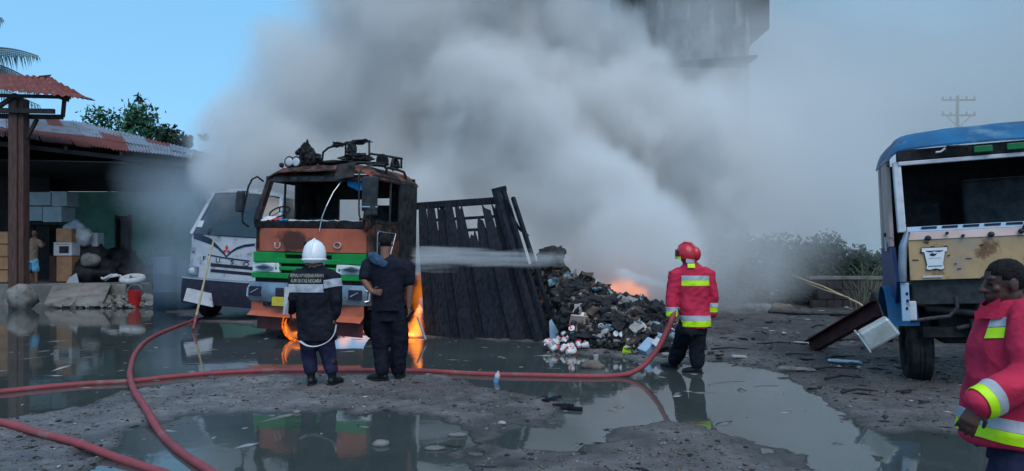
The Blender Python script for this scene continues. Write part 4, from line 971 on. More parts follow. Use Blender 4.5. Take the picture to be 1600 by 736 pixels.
stripe([(354, 401), (361, 394), (370, 388), (382, 384), (400, 382)], [.04, .05, .06, .06, .06], M['bluestripe'])
stripe([(297, 393.5), (330, 399), (352, 403), (390, 408)], [.03, .03, .03, .03], M['bluestripe'])
p = f(354, 391)
for a in (90, 210, 330):
    d0 = Vector((math.cos(R(a)), 0, math.sin(R(a)))); e = Vector((-math.sin(R(a)), 0, math.cos(R(a)))); c = Vector((p.x, yf(p.x, p.z)-.012, p.z))
    MB().prism([c, c+d0*.065+e*.037, c+d0*.13, c+d0*.065-e*.037], (0, .010, 0)).build('diamond_badge', M['redmark'], wf)
for chh, xx, yy in (('F', 319, 404), ('U', 341, 407), ('S', 363, 410), ('O', 385, 413)):
    q = f(xx, yy); text_part('letter', chh, .155, M['ink'], wf, (q.x, yf(min(W2, q.x), q.z)-.006, q.z), extrude=.006, sx=1.2)
for y0, y1 in ((411, 416), (420, 425)):
    stripe([(330, (y0+y1)/2), (352, (y0+y1)/2+2), (395, (y0+y1)/2+6)], [.075]*3, M['ink'], 'grille_slot')
for s in (-1, 1):
    c = (s*(W2-.17), yf(W2-.17, 1.2)-.03, f(303, 423).z if s < 0 else f(303, 423).z)
    hl = MB().box(c, (.32, .08, .22), (0, 0, s*R(12))).build('headlight', M['chrome'], WT, bevel=.02)
    MB().ball((c[0], c[1]-.04, c[2]), (.09, .03, .08), 14).build('lens', M['lens'], hl, 180)
def wb(u, v):
    x = (2*u-1)*(W2+.10); z = zb0-.12+v*(zb1-zb0+.11); return (x, -.08+.16*abs(2*u-1)**4-.03*math.sin(v*math.pi), z), (0, -1, 0)
wbo = sheet(wb, 24, 5, .10, 'bumper', M['ink'], WT)
def wtrim(u, v):
    x = (2*u-1)*(W2+.11); return (x, -.09+.16*abs(2*u-1)**4, zb1-.02+v*.03), (0, -1, 0)
sheet(wtrim, 24, 1, .03, 'bumper_trim', M['silver'], wbo)
p = f(312, 462, -.1); q = f(296, 470, -.1)
MB().prism([(q.x-.12, -.16, q.z), (q.x+.62, -.14, q.z-.10), (q.x+.56, -.12, q.z+.22), (q.x-.06, -.14, q.z+.30)], (0, .05, 0)).build('loose_plate', M['palewhite'], WT)
# windshield and cab sides
wl_, wr_ = -W2+.03, W2-.03; tl = -W2+.26
ga = [(wl_, .09, zw0+.02), (wr_, .09, zw0+.02), (-tl, .62, zw1), (tl, .62, zw1)]
def glassf(u, v):
    a = Vector(ga[0]).lerp(Vector(ga[1]), u).lerp(Vector(ga[3]).lerp(Vector(ga[2]), u), v); a.y += .14*abs(2*u-1)**3-.05; return a, (0, -1, .4)
sheet(glassf, 20, 8, .012, 'windshield', M['glass'], WT)
q = f(317, 350, .1); MB().box((q.x, q.y-.10, q.z), (.13, .01, .18), (R(-30), 0, 0)).build('paper_sticker', M['sack'], WT)
for s in (-1, 1):
    MB().bar((s*(W2-.01), .18, zw0), (s*(-tl+.03), .72, zw1+.02), .08, .08, (1, 0, 0)).build('windshield_pillar', M['whitegrey'], WT)
    MB().prism([(s*W2, .2, .75), (s*W2, 1.75, .75), (s*W2, 1.75, zw0), (s*W2, .2, zw0)], (-s*.05, 0, 0)).build('door', M['whitegrey'], WT, bevel=.01)
    MB().prism([(s*W2, 1.3, zw0), (s*W2, 1.75, zw0), (s*-tl, 1.75, zw1), (s*-tl, 1.4, zw1)], (-s*.05, 0, 0)).build('side_pillar', M['whitegrey'], WT)
    MB().prism([(s*W2*.995, .25, zw0+.01), (s*W2*.995, 1.29, zw0+.01), (s*-tl, 1.39, zw1), (s*-tl, .78, zw1)], (-s*.012, 0, 0)).build('side_window', M['glass'], WT)
def wroof(u, v):
    e = abs(2*u-1); x = (2*u-1)*(-tl+.06); y = .58+v*1.2; return (x, y+.1*e**3*(1-v), zw1+.02+.14*(1-e**3)*min(1, v*4)**.5+.05*(1-e**2)), (0, 0, 1)
sheet(wroof, 16, 10, .02, 'roof', M['whitegrey'], WT)
MB().span((-W2+.05, 1.7, .75), (W2-.05, 1.78, zw0)).build('cab_back', M['dark'], WT)
MB().span((-.9, 1.0, zw0-.5), (.9, 1.3, zw0+.4)).build('seat_row', M['black'], WT, bevel=.06)
mo = MB().limb([f(388, 300, .3), f(378, 299, .0), f(376, 308, -.05)], .018, 6).build('mirror_arm', M['black'], WT)
chw = MB()
for s in (-1, 1): chw.span((s*.4-.05, .2, .5), (s*.4+.05, 6, .74))
chw.build('chassis', M['black'], WT)
for s in (-1, 1): wheel(WT, (s*.9, .85, .42), .43, .26, M['black'], s)
for s in (-1, 1): wheel(WT, (s*.85, 4.6, .42), .43, .30, M['black'], s)
MB().span((-1.1, 1.95, .8), (1.1, 6, .92)).build('cargo_floor', M['darkwood'], WT)
MB().span((-1.1, 1.95, .925), (1.1, 2.02, 2.4)).build('headboard', M['dark'], WT)

# ---- blue truck at the right edge
BT = thing('cargo_truck', 'wrecked blue and tan truck cab without windshield at the right edge', 'truck', (5.80, 8.32, 0), (0, R(-2.6), R(-20.5)))
f = lambda x, y, yl=.0: onp(BT, x, y, 1, yl)
g_ = lambda x, y, xl=-1.2: onp(BT, x, y, 0, xl)
B2 = 1.2
q = f(1422, 438); zt0 = q.z; zt1 = f(1416, 376).z; zp = f(1416, 363, .03).z; zv = f(1416, 358, .05).z+.02; zwt = f(1413, 258, .2).z; zbt = f(1413, 244, .2).z; zrt = f(1440, 222, .25).z
xl = -B2+.09
def tan_fn(u, v):
    x = xl+.02+u*(2*B2-.2); z = zt0+v*(zt1-zt0); return (x, .01+.006*mnoise.noise(Vector((x*3, z*3, 2))), z), (0, -1, 0)
tp = sheet(tan_fn, 24, 6, .03, 'front_panel', M['tan'], BT)
def pink_fn(u, v):
    x = xl+.0+u*(2*B2-.16); z = zt1+.004+v*(zp-zt1-.004); return (x, .0+v*.03, z), (0, -1, 0)
pk = sheet(pink_fn, 20, 2, .04, 'pink_strip', M['pink'], BT)
for xx, yy, rr_ in ((1450, 372, .035), (1505, 368, .02), (1549, 366, .036), (1480, 364, .02)):
    p = f(xx, yy, -.02); MB().ball((p.x, -.015, p.z), (rr_, .03, rr_*.9), 12).build('bolt_cap', M['dark'], pk, 180)
def vent_fn(u, v):
    x = xl+.02+u*(2*B2-.2); z = zp+.003+v*(zv-zp); return (x, .03+v*.05, z), (0, -1, .2)
vs_ = sheet(vent_fn, 20, 2, .03, 'vent_strip', M['paleblue'], BT)
for k in range(10):
    xx = xl+.25+k*.215
    MB().box((xx, .048, (zp+zv)/2+.015), (.16, .02, .022)).build('vent_slot', M['ink'], vs_)
# cup shaped white badge with blue edge and a small bird-like picture
def cup(s, dz=0): return [(-.105*s, .055*s*2), (.105*s, .055*s*2), (.105*s, .075*s), (.085*s, .07*s), (.065*s, -.05*s), (.075*s, -.09*s), (.05*s, -.10*s), (.0, -.088*s), (-.05*s, -.10*s), (-.075*s, -.09*s), (-.065*s, -.05*s), (-.085*s, .07*s), (-.105*s, .075*s)]
bc = f(1461, 405, -.02); 
def flat(pts, y, th): return MB().prism([(bc.x+a*1.25, y, bc.z+b*1.22) for a, b in pts], (0, th, 0))
bo = flat(cup(1.06), -.008, .006).build('badge', M['bluestripe'], tp)
flat(cup(1.0), -.014, .006).build('badge_face', M['white'], bo)
flat([(-.045, .045), (-.02, .062), (.0, .052), (.02, .058), (.01, .04), (-.01, .03), (-.03, .033)], -.018, .004).build('badge_picture', M['char'], bo)
flat([(-.07, .083), (.07, .083), (.07, .077), (.035, .068), (0, .077), (-.035, .068), (-.07, .077)], -.018, .004).build('badge_band', M['bluestripe'], bo)
flat([(-.058, -.062), (.058, -.062), (.058, -.068), (-.058, -.068)], -.018, .004).build('badge_band', M['bluestripe'], bo)
flat([(-.05, .015), (.05, .015), (.05, .011), (-.05, .011)], -.018, .004).build('badge_band', M['lettergrey'], bo)
p = f(1457, 432); MB().box((p.x, -.004, p.z), (.20, .006, .022)).build('white_tape', M['palewhite'], tp)
rr = random.Random(9)
for k in range(10):
    p = f(1425+rr.random()*120, 380+rr.random()*52); MB().bar((p.x, .003, p.z), (p.x+rr.uniform(.02, .07), .003, p.z+rr.uniform(-.006, .008)), .010, .006, (0, 1, 0)).build('paint_scar', M['char'], tp)
# frame posts
pil = MB().prism([(xl-.075, .06, zp), (xl+.01, .04, zp), (xl+.01, .22, zwt+.05), (xl-.075, .24, zwt+.05)], (0, .10, 0)); pil.build('windshield_pillar', M['palewhite'], BT, bevel=.012)
MB().prism([(B2-.08, .06, zp), (B2+.0, .06, zp), (B2+.0, .24, zwt+.05), (B2-.08, .22, zwt+.05)], (0, .10, 0)).build('windshield_pillar', M['palewhite'], BT, bevel=.012)
MB().bar((xl-.02, .22, zwt+.02), (B2-.05, .22, zwt+.02), .05, .05, (0, 0, 1)).build('windshield_rail', M['palewhite'], BT, bevel=.01)
vb = MB().prism([(xl-.03, .20, zwt+.05), (B2, .20, zwt+.05), (B2, .17, zbt+.07), (xl-.03, .17, zbt+.07)], (0, .12, 0)).build('visor_band', M['char'], BT, bevel=.01)
for k, xx in enumerate((1536, 1588, 1640)):
    p = f(xx, 237-k*5, .17); MB().box((p.x, .163, (zwt+zbt)/2+.06), (.19, .03, .075)).build('marker_lamp', M['markgreen'], vb, bevel=.008)
hb_ = MB().limb([f(1474, 234, .15), f(1480, 229, .10), f(1508, 228, .10), f(1512, 232, .15)], .014, 6); hb_.build('grab_handle', M['black'], BT, 60)
MB().limb([f(1478, 231, .12), f(1470, 237, .12), f(1463, 238, .12)], .012, 6).build('wiper_stub', M['palewhite'], BT)
def broof(u, v):
    u = .5-.5*math.cos(math.pi*u); x = -B2+u*2*B2; e = abs(2*u-1); y = .14+v*1.75
    rise = .30*(1-(1-min(1, v*2.6))**2)
    return (x, y+.10*e**6*(1-v), zbt+.02+(rise*.72+.08)*(1-e**18)+rise*.20*(1-e**2)+.012*mnoise.noise(Vector((x*3, y*3, 7)))), (0, 0, 1)
sheet(broof, 28, 16, .025, 'roof', M['bluepaint'], BT)
# left side: pinkish door post, black gap, blue lower side and fender
def sidep(name, pts, mat, th=.05, x=-B2, **k): return MB().prism([(x, a, b) for a, b in pts], (th, 0, 0)).build(name, mat, BT, bevel=.01)
zmid = g_(1390, 386).z; zsb = g_(1400, 495).z
sidep('door_post', [(.75, zmid), (1.35, zmid), (1.32, zbt+.05), (.78, zbt+.05)], M['pink'])
sidep('door_frame', [(1.55, zmid), (1.70, zmid), (1.66, zbt+.05), (1.52, zbt+.05)], M['pink'])
p = g_(1383, 367, -1.21); MB().ball(p, (.02, .03, .03), 10).build('bolt_cap', M['dark'], BT, 180)
p = g_(1384, 385, -1.22); MB().box(p, (.01, .12, .12)).build('white_tag', M['palewhite'], BT)
sidep('lower_side', [(.30, zsb+.45), (.62, zsb+.05), (1.75, zsb+.10), (1.72, zmid-.005), (.62, zmid-.005), (.42, zmid-.3)], M['deepblue'])
def fender(u, v):
    a = R(15+150*u); y = .98+.62*math.cos(a)*1.0; z = .60+.62*math.sin(a)*1.05
    return (-B2-.10+v*.34, y, z), (0, math.cos(a), math.sin(a))
sheet(fender, 18, 4, .015, 'fender', M['bluepaint'], BT)
hg = [f(1418, 362, .02), f(1411, 385, -.02), f(1410, 418, -.03), f(1411, 440, -.02)]
MB().tube(hg, [.03, .045, .046, .04], 10).build('hinge_post', M['chrome'], BT, 60)
pA = f(1414, 442, .0); pB = f(1419, 502, .0)
bk_ = MB().span((pA.x-.05, -.01, pB.z), (pA.x+.04, .03, pA.z)).build('step_bracket', M['paleblue'], BT, bevel=.01)
p = f(1425, 485); MB().span((p.x-.03, -.012, p.z-.12), (p.x+.05, .02, p.z+.11)).build('bracket_plate', M['palewhite'], bk_, bevel=.015)
for xx, yy in ((1417, 459), (1417, 482), (1418, 470)):
    p = f(xx, yy); MB().ball((p.x, -.011, p.z), (.016, .006, .022), 10).build('bracket_hole', M['ink'], bk_, 180)
# dark mechanical parts below the panel
MB().span((xl+.05, .10, zt0-.30), (B2-.1, .2, zt0-.01)).build('cross_member', M['dark'], BT, bevel=.01)
hp = [onp(BT, 1462+30*math.cos(t), 474+12*math.sin(t), 1, .06) for t in [i*2*math.pi/24 for i in range(25)]]
MB().limb([f(1424, 502, .03), f(1450, 498, .05), f(1484, 494, .08), f(1496, 480, .08), f(1494, 464, .08)], [(.022, .012)]*5, 8, ref=(0, 1, 0)).build('bracket_arm', M['dark'], BT, 60)
MB().span((-.75, .35, .55), (.75, 1.7, 1.35)).build('engine', M['black'], BT, bevel=.05)
for k, (a, b, r_) in enumerate((((-.9, .25, 1.0), (.9, .3, .9), .05), ((-.6, .2, .75), (.5, .22, 1.15), .03), ((-.4, .18, .5), (-.35, .3, 1.2), .04), ((.3, .16, .6), (.9, .3, 1.1), .035))):
    MB().tube([a, ((a[0]+b[0])/2, a[1]-.05, (a[2]+b[2])/2-.08), b], r_, 8).build('pipe', M['dark'], BT, 60)
cb = MB()
for s in (-1, 1): cb.span((s*.42-.05, .1, .62), (s*.42+.05, 6.5, .86))
cb.build('chassis', M['black'], BT)
MB().box((0, .30, .70), (1.9, .12, .12)).build('axle_beam', M['black'], BT)
wheel(BT, (-.95, .85, .49), .49, .28, M['black'], -1); wheel(BT, (.95, .85, .49), .49, .28, M['black'], 1)
for s in (-1, 1): wheel(BT, (s*.9, 5.0, .49), .49, .3, M['black'], s)
# cab interior
MB().span((xl+.02, 1.80, zt0), (B2-.05, 1.86, zbt+.05)).build('cab_back', M['black'], BT)
MB().span((xl+.02, .2, zt0-.02), (B2-.05, 1.79, zt0+.03)).build('cab_floor', M['black'], BT)
MB().box((.42, 1.3, zt0+.75), (1.35, .16, 1.0), (R(-8), 0, 0)).build('seat_back', M['dark'], BT, bevel=.05)
MB().box((-.78, 1.25, zt0+.6), (.5, .16, .8), (R(-8), 0, 0)).build('seat_back', M['black'], BT, bevel=.05)
MB().span((xl+.04, .20, zt1), (B2-.06, .5, zp+.03)).build('dashboard', M['black'], BT, bevel=.03)
sidep('far_side', [(.3, .8), (1.75, .8), (1.75, zbt), (1.3, zbt), (1.3, zt1+.2), (.3, zt1+.1)], M['deepblue'], th=-.05, x=B2)
wpb = MB().limb([f(1612, 330, -.03), f(1596, 362, -.03)], .014, 6).build('wiper_arm', M['black'], BT)
p = f(1596, 361, -.02); MB().ball(p, (.035, .03, .03), 10).build('wiper_hub', M['dark'], BT, 180)
# dangling lamp box
LB = thing('lamp_housing', 'dented metal lamp housing dangling from the blue truck corner', 'lamp', px(1372, 520, 8.75), (R(8), R(-33), R(-20)))
MB().box((0, 0, 0), (.40, .18, .25), taper=.9).build('shell', M['lampmetal'], LB, bevel=.03)
MB().span((-.215, -.11, -.14), (-.185, .11, .14)).build('rim', M['silver'], LB, bevel=.02)
MB().tube([(.15, .05, .10), (.2, .15, .25), (.22, .3, .42)], .012, 6).build('cable', M['black'], LB)
bmq = MB(); pA = px(1266, 546, 12.0); pA.z = .08; pB = px(1374, 482, 9.9)
dv = (pB-pA).normalized(); upv = Vector((0, 0, 1)); upv = (upv-dv*upv.dot(dv)).normalized(); sv = dv.cross(upv)
bt_ = thing('steel_beam', 'red brown channel beam leaning from the mud up to the blue truck', 'beam', pA)
L_ = pB-pA
MB().bar((0, 0, 0), L_, .02, .20).build('web', M['beam'], bt_)
for s in (-1, 1): MB().bar(upv*s*.108+sv*.035, L_+upv*s*.108+sv*.035, .10, .016).build('flange', M['beam'], bt_)
pa, pb = px(1236, 430, 19.5), px(1342, 474, 18.0)
t = thing('bamboo_pole', 'pale split bamboo poking up over the dark bushes on the right', 'pole', pb)
MB().tube([Vector((.9, -.3, -.75)), Vector((0, 0, 0)), (pa-pb)*.5+Vector((0, 0, .05)), pa-pb], [.03, .028, .022, .012], 7).build('cane', M['bamboo'], t, 60)
MB().tube([(pa-pb)*.15+Vector((0, -.05, .03)), (pa-pb)*.5+Vector((0, -.06, -.03)), (pa-pb)*.8+Vector((0, -.04, -.04))], [.02, .018, .008], 6).build('split_strip', M['bamboo'], t, 60)
a, b = px(302, 503, 15.6), px(334, 374, 16.9); a.z = .03
t = thing('bamboo_pole', 'straight bamboo pole leaning on the front of the white truck', 'pole', a)
MB().tube([(b-a)*i/12 for i in range(13)], [.025*(1-.025*i)+(.004 if i % 2 else 0) for i in range(13)], 8).build('cane', M['bamboo'], t, 60)
MB().tube([(0, 0, 0), (b-a)*.14], .029, 8).build('red_tip', M['hosered'], t, 60)
# ------------------------------------------------------------------ charred cargo wall
CW = thing('cargo_wall', 'charred timber side wall of a cargo bed leaning beside the rubbish heap', 'cargo wall', (-.6, 14.1, 0))
o_ = CW.location
BL, BR, TL, TR = px(666, 400, 14.4), px(862, 400, 13.5), px(652, 318, 15.3), px(792, 308, 15.0)
BL.z = -.02; BR.z = -.02
CP = lambda u, v, out=0: BL.lerp(BR, u).lerp(TL.lerp(TR, u), v)-o_+Vector((-.12, -.98, .15))*out
rr = random.Random(77)
nP = 10
top_v = [.98, .97, .98, .98, .97, .74, .84, .93, .97, .97]
for i in range(nP):
    u0 = i/nP-.010; u1 = (i+1)/nP+.010; tv = top_v[i]; lean = 0; seg = 7
    dpt = (.05 if i % 2 else -.03)+rr.uniform(-.02, .03)
    def pf(u, v, u0=u0, u1=u1, tv=tv, lean=lean, dpt=dpt, i=i):
        vv = v*tv; nar = 1-(.45*max(0, v-.8)/.2 if tv < .9 else .34*max(0, v-.66)/.34); uc = (u0+u1)/2; uu = uc+(u-.5)*(u1-u0)*nar+lean*v
        jag = (.02*math.sin(u*9+i)+.025*math.sin(u*23+i*2)) if v > .99 else 0
        p = CP(uu, vv+jag, dpt+.02*math.sin(v*3+i)+.008*mnoise.noise(Vector((u*3+i, v*14, 0)))); return p, (-.1, -.98, .15)
    sheet(pf, 3, 10, .045, 'plank', M['charwood'], CW, 0)
# frame: top rail, mid rails behind, right end posts, curled strip
MB().bar(CP(-.06, .985, -.06), CP(.93, .985, -.06), .12, .14).build('top_rail', M['charwood'], CW, bevel=.015)
for v in (.78, .87, .45, .15): MB().bar(CP(.0, v, -.10), CP(.97, v, -.10), .05, .06).build('rail', M['charwood'], CW, bevel=.01)
def endpost(u, w_, v1, out, bend=0):
    pts = [CP(u+bend*math.sin(v*2), v*v1, out) for v in [i/8 for i in range(9)]]
    m = MB(); 
    for i in range(8): pass
    return MB().limb(pts, [(w_, .055)]*9, 4, dome=False, ref=(0, 1, 0)).build('end_post', M['charwood'], CW)
endpost(.905, .085, 1.045, .10); endpost(.985, .06, 1.04, .08, .0); endpost(1.055, .05, .99, .02, .01)
MB().bar(CP(.86, 1.04, .12), CP(1.03, 1.06, .10), .05, .10).build('post_cap', M['charwood'], CW)
cs = [px(x, y, 14.7)-o_ for x, y in ((793, 312), (798, 325), (804, 345), (812, 358), (826, 369))]
MB().limb(cs, [(.05, .03)]*5, 6, dome=False).build('curled_strip', M['charwood'], CW)
a, b = px(652, 498, 13.6)-o_, px(664, 533, 13.4)-o_; 
MB().bar(px(652, 495, 13.9)-o_, px(665, 531, 13.4)-o_, .03, .03).build('bent_rod', M['silver'], CW)

# ------------------------------------------------------------------ rubbish heap
HX, HY = 1.45, 14.0
def heap_h(x, y):
    x = np.asarray(x, float); y = np.asarray(y, float)
    w_ = np.interp(x, [.05, .35, .7, 1.1, 1.6, 2.1, 2.6, 2.95, 3.25], [.0, 1.45, 1.62, 1.30, 1.0, .82, .70, .42, 0])
    front = np.interp(x, [.5, .72, 1.0, 1.4, 2.2, 3.2], [13.75, 13.7, 12.75, 12.2, 11.85, 11.8]) + .12*np.sin(x*5.2); crest = np.interp(x, [.5, 1.2, 2], [15.0, 14.2, 13.9])
    t = np.clip((y-front)/(crest-front), 0, 1); s = t**.72
    back = np.clip((16.8-y)/(16.8-crest), 0, 1); h = w_*np.where(y < crest, s, back**1.1)
    n = fbm(x, y, .55, 71, 4)*.42+fbm(x, y, .16, 81, 3)*.18
    return np.maximum(h + n*np.clip(h*2.2, 0, 1) - .02*(h < .01)*1, -.05)
hx = np.linspace(-.2, 3.5, 190); hy = np.linspace(11.3, 17, 230); HXX, HYY = np.meshgrid(hx, hy); HZ = heap_h(HXX, HYY)
hi = np.arange(190*230).reshape(230, 190); hq = np.stack([hi[:-1, :-1], hi[:-1, 1:], hi[1:, 1:], hi[1:, :-1]], -1).reshape(-1, 4)
M['ash'] = pm('burnt_heap', (.008, .008, .009), (.03, .028, .028), 6, .85, 0, 1.0, 22, spots=[((.11, .09, .08), 7, .66, .04), ((.03, .02, .016), 3, .55, .08)])
hme = np_mesh('rubbish_heap', np.stack([HXX, HYY, HZ], -1).reshape(-1, 3), hq); hme.materials.append(M['ash'])
tag(link('rubbish_heap', hme), 'heap of burnt rubbish spilled from the cargo bed, still smoking', 'heap')
def heap_n(x, y):
    e = .06; hx_ = float(heap_h(np.array([x+e]), np.array([y]))[0]-heap_h(np.array([x-e]), np.array([y]))[0])/(2*e); hy_ = float(heap_h(np.array([x]), np.array([y+e]))[0]-heap_h(np.array([x]), np.array([y-e]))[0])/(2*e)
    return Vector((-hx_, -hy_, 1)).normalized()
# small char and paper scraps too many to count
r = np.random.RandomState(5); V = []; F = []; MI = []
mats_s = [M['coal'], M['char'], M['stonewarm'], M['coal'], pm('scorched_paper', (.26, .23, .22), (.08, .07, .065), 8, .8), pm('scorched_card', (.16, .09, .06), (.06, .04, .03), 8, .8)]
sxx = r.uniform(.1, 3.15, 9000); syy = r.uniform(11.8, 15.2, 9000); shh = heap_h(sxx, syy)
for x, y, z in zip(sxx, syy, shh):
    if z < .03: continue
    s = .012+.075*r.rand()**2.5; a = r.normal(size=3); a /= np.linalg.norm(a); b = np.cross(a, r.normal(size=3)); b /= np.linalg.norm(b); c = np.cross(a, b)
    p = np.array([x, y, z+s*.25]); a = a*s; b = b*s*r.uniform(.3, .9); c = c*s*r.uniform(.04, .3); k = len(V)
    for q in ((-1,-1,-1),(1,-1,-1),(1,1,-1),(-1,1,-1),(-1,-1,1),(1,-1,1),(1,1,1),(-1,1,1)): V.append(p+a*q[0]+b*q[1]*(1+.3*q[0])+c*q[2])
    F += [(k,k+3,k+2,k+1),(k+4,k+5,k+6,k+7),(k,k+1,k+5,k+4),(k+1,k+2,k+6,k+5),(k+2,k+3,k+7,k+6),(k+3,k,k+4,k+7)]; MI += [r.choice(6, p=[.42, .27, .06, .15, .06, .04])]*6
sm = np_mesh('heap_scraps', np.array(V), np.array(F))
for q_ in mats_s: sm.materials.append(q_)
sm.polygons.foreach_set('material_index', np.array(MI, np.int32)); tag(link('heap_scraps', sm), kind='stuff')
# countable pieces: one of each kind, copied over the heap
def mk(name, fn, mat, smooth=40, deform=0):
    mb = MB(); fn(mb); me = mb.mesh(name, [mat])
    if deform:
        bm = bmesh.new(); bm.from_mesh(me); bmesh.ops.subdivide_edges(bm, edges=bm.edges, cuts=2, use_grid_fill=True)
        for v in bm.verts: v.co += Vector((mnoise.noise(v.co*9), mnoise.noise(v.co*9+Vector((5, 0, 0))), mnoise.noise(v.co*9+Vector((0, 7, 0)))))*deform
        bm.to_mesh(me); bm.free()
    smooth_mesh(me, smooth); return me
bottle = lambda mb: mb.lathe([(0, 0), (.032, 0), (.036, .01), (.036, .13), (.030, .16), (.013, .19), (.013, .215), (0, .215)], 12)
can = lambda mb: mb.lathe([(0, 0), (.03, 0), (.034, .01), (.034, .11), (.028, .122), (0, .118)], 12)
cupf = lambda mb: mb.lathe([(0, 0), (.030, 0), (.042, .085), (.044, .085), (.044, .09), (0, .088)], 12)
boxf = lambda mb: mb.box((0, 0, .06), (.24, .16, .12))
cardf = lambda mb: mb.box((0, 0, .01), (.30, .20, .02))
bagf = lambda mb: mb.ball((0, 0, .07), (.14, .10, .08), 12)
stick = lambda mb: mb.box((0, 0, .02), (.5, .05, .03))
kinds = [
 ('bottle', bottle, [('pale plastic bottle lying in the burnt heap', pm('pale_plastic', (.42, .45, .46), (.25, .27, .28), 9, .4)), ('light blue plastic bottle lying in the burnt heap', pm('blue_plastic', (.15, .27, .33), (.07, .14, .18), 9, .4)), ('sooty dark bottle lying in the burnt heap', M['char'])], 0, 'bottles in the heap', [24, 18, 26], 0),
 ('tin_can', can, [('dull grey can in the burnt heap', pm('sooty_tin', (.28, .28, .29), (.10, .10, .10), 14, .45, .4)), ('rust brown can in the burnt heap', pm('rusty_tin', (.11, .06, .045), (.04, .028, .024), 14, .7))], 0, 'cans in the heap', [24, 20], 0),
 ('carton_piece', boxf, [('scorched brown carton in the burnt heap', pm('scorched_carton', (.12, .075, .055), (.025, .02, .018), 6, .85)), ('blackened carton in the burnt heap', M['char']), ('dirty white carton in the burnt heap', pm('dirty_white_carton', (.34, .33, .33), (.16, .15, .15), 6, .8))], .05, 'cartons in the heap', [20, 30, 10], 1),
 ('card_sheet', cardf, [('curled brown card in the burnt heap', mats_s[5]), ('curled grey paper sheet in the burnt heap', mats_s[4])], .05, 'sheets in the heap', [16, 16], 1),
 ('plastic_bag', bagf, [('crumpled black bag in the burnt heap', M['tarp']), ('crumpled light blue bag in the burnt heap', pm('pale_blue_film', (.19, .29, .35), (.06, .10, .13), 7, .5))], .05, 'bags in the heap', [30, 11], 1),
 ('charred_stick', stick, [('charred stick poking from the burnt heap', M['charwood'])], .0, 'sticks in the heap', [20], 0)]
rr = random.Random(21)
for name, fn, vs, dfm, grp, counts, _ in kinds:
    for (lab, mt), cnt in zip(vs, counts):
        me = mk(name, fn, mt, 40, dfm)
        first = None; k = 0
        while k < cnt:
            x = rr.uniform(.25, 2.95); y = 11.9+2.6*rr.random()**1.2; z = float(heap_h(np.array([x]), np.array([y]))[0])
            if z < .06: continue
            if 'blue' in lab and not (x > 1.5 and z > .25): 
                if rr.random() < .8: continue
            n = heap_n(x, y); s = rr.uniform(.55, 1.0) if name in ('carton_piece', 'card_sheet', 'plastic_bag') else rr.uniform(.7, 1.2)
            if first is None: o = link(name, me); first = o; tag(o, lab, name.replace('_', ' ').split()[-1] if name != 'tin_can' else 'can', grp)
            else: o = first.copy(); C.objects.link(o)
            rx = (x-.25)/2.7; hz = z/max(.1, float(np.interp(x, [.05, .35, .7, 1.1, 1.6, 2.1, 2.6, 2.95, 3.25], [.2, 1.30, 1.34, 1.16, .95, .80, .70, .42, .2])))
            o['label'] = lab.replace(' lying', '') .replace('in the burnt heap', '%s %s of the burnt heap' % ('near the foot' if hz < .33 else 'halfway up' if hz < .7 else 'near the top', ['at the left end', 'left of the middle', 'in the middle', 'right of the middle', 'at the right end'][max(0, min(4, int(rx*5)))])).replace('poking from the burnt heap', 'poking out %s' % ('low' if hz < .4 else 'high') + ' on the burnt heap '+['at the left end', 'left of the middle', 'in the middle', 'right of the middle', 'at the right end'][max(0, min(4, int(rx*5)))])
            o.location = (x, y, z+.012); o.scale = (s, s, s)
            qr = n.to_track_quat('Z', 'Y').to_matrix() @ Matrix.Rotation(rr.random()*6.28, 3, 'Z') @ Matrix.Rotation(rr.uniform(.7, 1.6) if name in ('bottle', 'tin_can') else rr.uniform(-.5, .5), 3, 'X')
            o.rotation_euler = qr.to_euler(); k += 1
# the white and red cups at the heap's foot
cup0 = None; wred = pm('white_red_cup', (.68, .64, .64), (.5, .05, .06), 14, .5, bands=(.54, .58)); cme = mk('paper_cup', cupf, wred)
cmw = mk('paper_cup', cupf, pm('white_cup', (.66, .65, .66), (.5, .49, .5), 10, .5)); cmr = mk('paper_cup', cupf, pm('red_cup', (.5, .05, .06), (.36, .04, .05), 10, .5))
for k in range(34):
    X0 = 852+rr.random()**1.0*58; yy = 549+rr.uniform(-10, 8)*(1-.5*abs(X0-882)/30); x, y = gp(X0, yy)
    me, lab = ((cmw, 'white paper cup among the cups spilled at the foot of the heap'), (cme, 'white and red paper cup among the cups spilled at the foot of the heap'), (cmr, 'red paper cup among the cups spilled at the foot of the heap'))[(0, 1, 0, 2, 1, 0)[k % 6]]
    o = link('paper_cup', me); tag(o, lab, 'cup', 'cups spilled at the foot of the heap')
    o.location = (x, y, max(ghs(x, y), 0, float(heap_h(np.array([x]), np.array([y]))[0]))+.03+rr.random()*.05); o.rotation_euler = (rr.uniform(-1.6, 1.6), rr.uniform(-1, 1), rr.random()*6.28); s = rr.uniform(1.0, 1.3); o.scale = (s, s, s)
